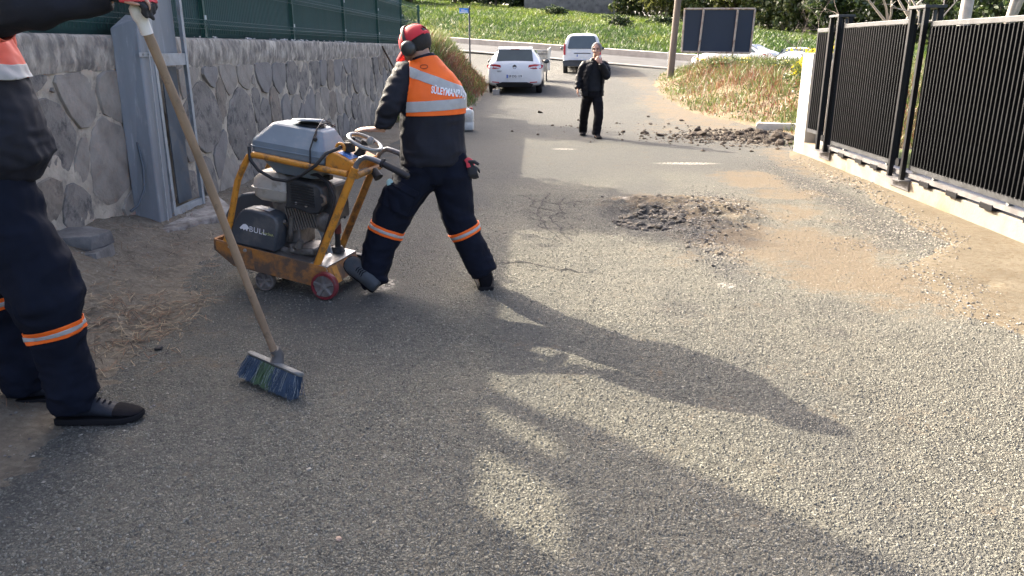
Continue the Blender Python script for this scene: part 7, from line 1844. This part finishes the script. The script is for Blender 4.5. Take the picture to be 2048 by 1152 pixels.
# ------------------------------------------------------------------ loose stones, clods and litter
rs8 = random.Random(88)
def rock_mesh(name, seed, mat, flat=0.6, sub=1):
    bm = bmesh.new(); bmesh.ops.create_icosphere(bm, subdivisions=sub, radius=1.0)
    for v in bm.verts:
        n_ = noise.noise(v.co * 1.3 + Vector((seed * 7.1, seed, 0))) * 0.35 + noise.noise(v.co * 3.1 + Vector((seed, 3, 1))) * 0.18
        v.co *= 1 + n_
        v.co.z *= flat
    me = bpy.data.meshes.new(name); bm.to_mesh(me); bm.free(); me.materials.append(mat)
    return me
RUBM = [M('rubble_grey', (0.105, 0.095, 0.080), 0.9, bump=1, bscale=60), M('rubble_dark', (0.070, 0.065, 0.058), 0.9, bump=1, bscale=60), M('rubble_tan', (0.19, 0.165, 0.125), 0.9, bump=1, bscale=60)]
rub = [rock_mesh('rubble', k, RUBM[k % 3], rs8.uniform(0.4, 0.7)) for k in range(9)]
def zroad(x, y): return float(road_z(np.array([x]), np.array([y]))[0])
def put_rock(nm, me, x, y, s, parent, sink=0.25, z=None):
    o = bpy.data.objects.new(nm, me); COL.objects.link(o)
    zz_ = zroad(x, y) if z is None else z
    o.location = (x, y, zz_ + s * 0.4 * (1 - sink)); WL[o.name] = Vector(o.location)
    o.rotation_euler = (rs8.uniform(-.4, .4), rs8.uniform(-.4, .4), rs8.uniform(0, 6.28)); o.scale = (s * rs8.uniform(.8, 1.3), s * rs8.uniform(.7, 1.1), s)
    if parent is not None: o.parent = parent
    return o
for k in range(130):      # broken base stones showing in the pothole
    a = rs8.uniform(0, 6.28); q = math.sqrt(rs8.random())
    x = HOLE[0] + math.cos(a) * q * 0.36 + 0.10 * math.sin(a) * q; y = HOLE[1] - 0.02 + math.sin(a) * q * 0.56
    put_rock('broken_stone', rub[rs8.randrange(9)], x, y, rs8.uniform(0.014, 0.042), road)
for k in range(110):      # and thrown out around it
    c = rs8.choice([(1.75, 7.5, .28, .45), (1.4, 8.1, .5, .2), (1.42, 6.3, .16, .6), (1.9, 8.0, .25, .4), (1.5, 6.9, .25, .25)])
    put_rock('broken_stone', rub[rs8.randrange(9)], rs8.gauss(c[0], c[2] * .6), rs8.gauss(c[1], c[3] * .6), rs8.uniform(0.008, 0.024), road)

CLODM = M('dark_wet_soil', (0.050, 0.036, 0.024), 0.95, var=0.35, scale=14, bump=2, bscale=50)
clod = [rock_mesh('clod', 20 + k, CLODM, rs8.uniform(0.45, 0.8), 2) for k in range(6)]
KC = [(2.02, 14.85, .10), (2.26, 14.51, .12), (3.03, 14.7, .13), (3.13, 13.89, .10), (3.78, 14.73, .15), (3.65, 13.53, .10), (4.06, 13.18, .16), (4.55, 15.0, .18), (4.31, 13.3, .15), (3.66, 15.45, .10), (1.63, 15.11, .08), (4.15, 15.47, .16), (3.13, 15.44, .12), (0.05, 19.73, .10), (2.9, 14.6, .16), (3.0, 14.55, .19), (3.5, 14.2, .12), (3.9, 14.0, .13), (4.3, 14.2, .2), (4.45, 13.8, .17), (4.2, 14.9, .22), (4.0, 15.2, .14), (3.4, 13.9, .10), (3.9, 13.4, .11), (2.5, 14.4, .09), (2.7, 14.1, .08), (1.9, 14.4, .07), (4.45, 14.4, .2), (4.1, 13.7, .14), (3.6, 14.9, .13), (0.9, 17.6, .06), (1.7, 17.0, .06), (2.4, 16.8, .07), (0.3, 16.4, .06), (2.6, 18.6, .07), (-0.5, 15.2, .06), (0.0, 14.6, .05), (2.3, 13.6, .06), (2.8, 15.9, .07), (3.2, 17.6, .08)]
for k, (x, y, s_) in enumerate(KC):
    o = put_rock('soil_clod', clod[k % 6], x, y, s_ * 0.62, None, 0.45)
    tag(o, 'dark damp clod of soil lying on the lane before the right bank', 'soil clod', 'dark soil clods on the lane')
def pebbles(name, pts, sizes, mats, seed, zf, label, cat, flat=0.6):
    """many small faceted stones in one mesh"""
    r = np.random.default_rng(seed); n = len(pts)
    base = np.array([(1, 0, 0), (0, 1, 0), (-1, 0, 0), (0, -1, 0), (0.1, 0.1, 1), (0, 0, -0.7)], float)
    tri = np.array([(0, 1, 4), (1, 2, 4), (2, 3, 4), (3, 0, 4), (1, 0, 5), (2, 1, 5), (3, 2, 5), (0, 3, 5)])
    V = np.repeat(base[None], n, 0) * r.uniform(0.65, 1.25, (n, 6, 1))
    V[:, :, 2] *= flat
    a = r.uniform(0, 6.28, n); ca, sa = np.cos(a)[:, None], np.sin(a)[:, None]
    x = V[:, :, 0] * ca - V[:, :, 1] * sa; y = V[:, :, 0] * sa + V[:, :, 1] * ca
    V[:, :, 0], V[:, :, 1] = x, y
    V *= sizes[:, None, None]
    z = zf(pts[:, 0], pts[:, 1])
    V += np.stack([pts[:, 0], pts[:, 1], z + sizes * 0.25], 1)[:, None, :]
    Fq = (np.arange(n)[:, None, None] * 6 + tri[None]).reshape(-1, 3)
    return tag(arr_obj(name, V.reshape(-1, 3), Fq, mats, None, 30, mi=np.repeat(r.integers(0, len(mats), n), 8)), label, cat, kind='stuff')
r8 = np.random.default_rng(808)
PM_ = [M('pebble_grey', (0.20, 0.19, 0.17), 0.85), M('pebble_dark', (0.075, 0.073, 0.07), 0.8), M('pebble_cream', (0.36, 0.33, 0.27), 0.85)]
pts = [np.stack([r8.uniform(-1.9, 2.6, 3800), 1.8 + 5.5 * r8.uniform(0, 1, 3800) ** 1.4], 1)]
sz = [0.0018 + 0.004 * r8.uniform(0, 1, 3800) ** 3]
for (cx, cy, sx, sy, n_, s0) in ((3.2, 8.4, .14, 1.3, 1800, .010), (3.15, 6.9, .3, .3, 900, .010), (2.85, 6.3, .3, .15, 400, .009), (1.42, 6.1, .12, .5, 800, .011), (1.9, 8.0, .2, .4, 600, .012), (HOLE[0], HOLE[1], .3, .4, 700, .010), (1.55, 7.3, .3, .4, 500, .013), (3.7, 9.3, .12, .4, 140, .018), (2.4, 5.4, .5, .5, 500, .006), (3.1, 5.1, .15, .15, 250, .007)):
    pts.append(np.stack([r8.normal(cx, sx, n_), r8.normal(cy, sy, n_)], 1)); sz.append(s0 * r8.uniform(0.35, 1.1, n_))
ye = r8.uniform(3.6, 11.5, 2600); pts.append(np.stack([apron_edge(ye) + r8.normal(0, .09, 2600), ye], 1)); sz.append(0.003 + 0.011 * r8.uniform(0, 1, 2600) ** 2.5)
pts = np.concatenate(pts); sz = np.concatenate(sz)
k = pts[:, 0] < apron_edge(pts[:, 1]) + 0.3
pebbles('loose_gravel', pts[k], sz[k], PM_, 1, lambda x, y: np.maximum(road_z(x, y), apron_z(x, y)), 'loose gravel chips scattered over the asphalt', 'gravel')
# crumbs of dark soil
pts = np.concatenate([np.stack([r8.normal(3.7, .7, 1300), r8.normal(14.3, .65, 1300)], 1), np.stack([r8.uniform(0.0, 3.6, 70), r8.uniform(13.4, 17, 70)], 1)]); sz = 0.012 + 0.035 * r8.uniform(0, 1, len(pts)) ** 2.5
k = pts[:, 0] < 4.7
pebbles('soil_crumbs', pts[k], sz[k], [CLODM], 2, road_z, 'crumbs of dark soil between the clods on the lane', 'soil')
# verge: grit, chips and dry needles
n_ = 3500; px = r8.uniform(-3.4, -1.6, n_); py = 2.2 + 9 * r8.uniform(0, 1, n_) ** 1.3
k = px < verge_edge(py) + 0.25; px, py = px[k], py[k]
pebbles('verge_grit', np.stack([px, py], 1), 0.0025 + 0.007 * r8.uniform(0, 1, len(px)) ** 3, [PM_[0], PM_[1], PM_[1], PM_[0], PM_[2]], 3, lambda x, y: np.maximum(verge_z(x, y), road_z(x, y)), 'grit and pale chips on the dirt verge below the stone wall', 'grit')
n_ = 5200
cx = np.concatenate([r8.normal(-2.35, .22, 900), r8.uniform(-3.3, -2.1, 1500)]); cy = np.concatenate([r8.normal(4.15, .30, 900), r8.uniform(3, 8.5, 1500)])
k = cx < verge_edge(cy) + 0.1; cx, cy = cx[k], cy[k]; n_ = len(cx)
a = r8.uniform(0, 6.28, n_); L_ = r8.uniform(0.015, 0.06, n_); z = np.maximum(verge_z(cx, cy), road_z(cx, cy)) + 0.003 + 0.018 * r8.uniform(0, 1, n_) ** 2
dx = np.cos(a) * L_; dy = np.sin(a) * L_; wx = -np.sin(a) * 0.0016; wy = np.cos(a) * 0.0016; tz_ = r8.normal(0, .006, n_)
V = np.stack([np.stack([cx - dx - wx, cy - dy - wy, z - tz_], 1), np.stack([cx - dx + wx, cy - dy + wy, z - tz_ + .001], 1), np.stack([cx + dx + wx, cy + dy + wy, z + tz_ + .001], 1), np.stack([cx + dx - wx, cy + dy - wy, z + tz_], 1)], 1).reshape(-1, 3)
tag(arr_obj('dry_needles', V, np.arange(4 * n_).reshape(-1, 4), [M('needle_brown', (0.20, 0.115, 0.065), 0.85), M('needle_straw', (0.33, 0.26, 0.16), 0.85), M('needle_dark', (0.07, 0.05, 0.035), 0.85)], None, None, mi=r8.integers(0, 3, n_)), 'heap and scatter of dry brown needles on the verge', 'needles', kind='stuff')
# single stones that stand out
def lone(nm, x, y, s, mat, label, seed):
    o = put_rock(nm, rock_mesh(nm, seed, mat, 0.6, 2), x, y, s, None, 0.2, float(max(verge_z(np.array([x]), np.array([y]))[0], zroad(x, y))))
    tag(o, label, 'stone')
lone('dark_stone', -2.03, 3.80, 0.022, RUBM[1], 'small dark stone at the edge of the dirt verge', 41)
lone('pink_pebble', -0.645, 2.165, 0.011, M('pink_stone', (0.42, 0.30, 0.22), 0.8), 'small pinkish pebble on the asphalt near the bottom edge', 42)
lone('cream_pebble', -0.87, 2.60, 0.010, PM_[2], 'small cream pebble on the shaded asphalt', 43)
tag(rough_block('kerb_fragment', [(4.35, 15.75), (5.25, 15.45), (5.3, 15.65), (4.4, 15.95)], 0.0, 0.13, M('pale_kerb_stone', (0.48, 0.44, 0.37), 0.9, bump=1.5, bscale=20), 12, 0.03), 'pale broken kerb stone behind the dark clods at the weeds', 'kerb stone')
for (x, y, h) in ((4.75, 12.95, 0.16),):
    P = np.stack([r8.normal(x - .15, .16, 900), r8.normal(y, .14, 900)], 1); P = np.concatenate([P, road_z(P[:, 0], P[:, 1])[:, None]], 1)
    tag(blades('grass_tuft', P, h * r8.uniform(.4, 1, 900), np.full(900, .007), 0.9, [LG1, LG2], r8.integers(0, 2, 900), 9), 'bright green grass tuft at the foot of the white pier', 'grass tuft')

# coarse chippings standing proud of the worn binder, real relief for the low sun
def chippings(name, x, y, size, seed, label):
    r = np.random.default_rng(seed); n = len(x)
    z = road_z(x, y)
    ang = r.uniform(0, 6.28, n)[:, None] + np.array([0, 1.57, 3.14, 4.71])[None] + r.normal(0, 0.28, (n, 4))
    rad = size[:, None] * r.uniform(0.7, 1.25, (n, 4))
    bx_ = np.cos(ang) * rad; by_ = np.sin(ang) * rad * 0.8
    ro = r.uniform(0, 6.28, n); c, s_ = np.cos(ro)[:, None], np.sin(ro)[:, None]
    bx_, by_ = bx_ * c - by_ * s_, bx_ * s_ + by_ * c
    h = size * r.uniform(0.35, 1.15, n)
    tilt = r.normal(0, 0.25, (n, 2))
    tx, ty = bx_ * 0.62, by_ * 0.62
    tzv = h[:, None] + tx * tilt[:, :1] + ty * tilt[:, 1:]
    V = np.concatenate([np.stack([x[:, None] + bx_, y[:, None] + by_, np.broadcast_to((z - 0.003)[:, None], (n, 4))], 2), np.stack([x[:, None] + tx, y[:, None] + ty, z[:, None] + tzv], 2)], 1).reshape(-1, 3)
    i = np.arange(n)[:, None, None] * 8
    Fq = (i + np.array([[0, 1, 5, 4], [1, 2, 6, 5], [2, 3, 7, 6], [3, 0, 4, 7], [4, 5, 6, 7]])[None]).reshape(-1, 4)
    return tag(arr_obj(name, V, Fq, CHIPM), label, 'gravel', kind='stuff')
def chip_material():
    m, T, N, L = nodes_of('dusty_chippings'); bs = N['Principled BSDF']
    g_ = N.new('ShaderNodeNewGeometry'); pos = g_.outputs['Position']
    col = ramp(N, L, g_.outputs['Random Per Island'], [(0.0, (0.055, 0.055, 0.049)), (0.25, (0.138, 0.136, 0.115)), (0.6, (0.205, 0.202, 0.168)), (0.9, (0.27, 0.264, 0.217)), (1.0, (0.36, 0.352, 0.30))])
    big = noise_node(N, L, pos, 0.8, 5, 0.6); fine = noise_node(N, L, pos, 160, 3, 0.6)
    col = mixc(N, L, ramp(N, L, big, [(0.38, 0.0), (0.62, 0.5)]), col, (0.182, 0.173, 0.14))
    col = mixc(N, L, ramp(N, L, fine, [(0.5, 0.0), (0.7, 0.6)]), col, (0.11, 0.10, 0.085))
    L.new(col, bs.inputs['Base Color']); bs.inputs['Roughness'].default_value = 0.9; bs.inputs['Specular IOR Level'].default_value = 0.25
    L.new(bump_node(N, L, fine, 0.5, 0.002), bs.inputs['Normal'])
    return m
CHIPM = chip_material()
def chip_area(n, y0, y1, seed, s0, s1):
    r = np.random.default_rng(seed)
    y = r.uniform(y0, y1, n); x = r.uniform(-0.82, 0.76, n) * (y * 1.0 + 0.35)
    k = (x > verge_edge(y) + 0.1 * r.normal(size=n)) & (x < apron_edge(y) - 0.05)
    x, y = x[k], y[k]
    at = road_attrs(x, y); cover = fbm(np.stack([x * 1.1, y * 1.1], 1), 4, 151)
    k = (r.uniform(size=len(x)) > np.clip(at['sand'] * 1.3, 0, 0.97)) & (r.uniform(size=len(x)) < np.clip(0.75 + 0.9 * cover, 0.15, 1)) & (np.hypot((x - HOLE[0]) / 0.45, (y - HOLE[1]) / 0.65) > 1)
    x, y = x[k], y[k]
    return x, y, s0 + (s1 - s0) * np.random.default_rng(seed + 1).uniform(0, 1, len(x)) ** 1.8
chippings('road_chippings', *chip_area(80000, 1.75, 4.2, 901, 0.0026, 0.0066), 911, 'coarse dusty chippings bedded in the near asphalt')
chippings('road_chippings', *chip_area(75000, 4.2, 8.5, 902, 0.0032, 0.0078), 912, 'coarse dusty chippings bedded in the asphalt around the pothole')
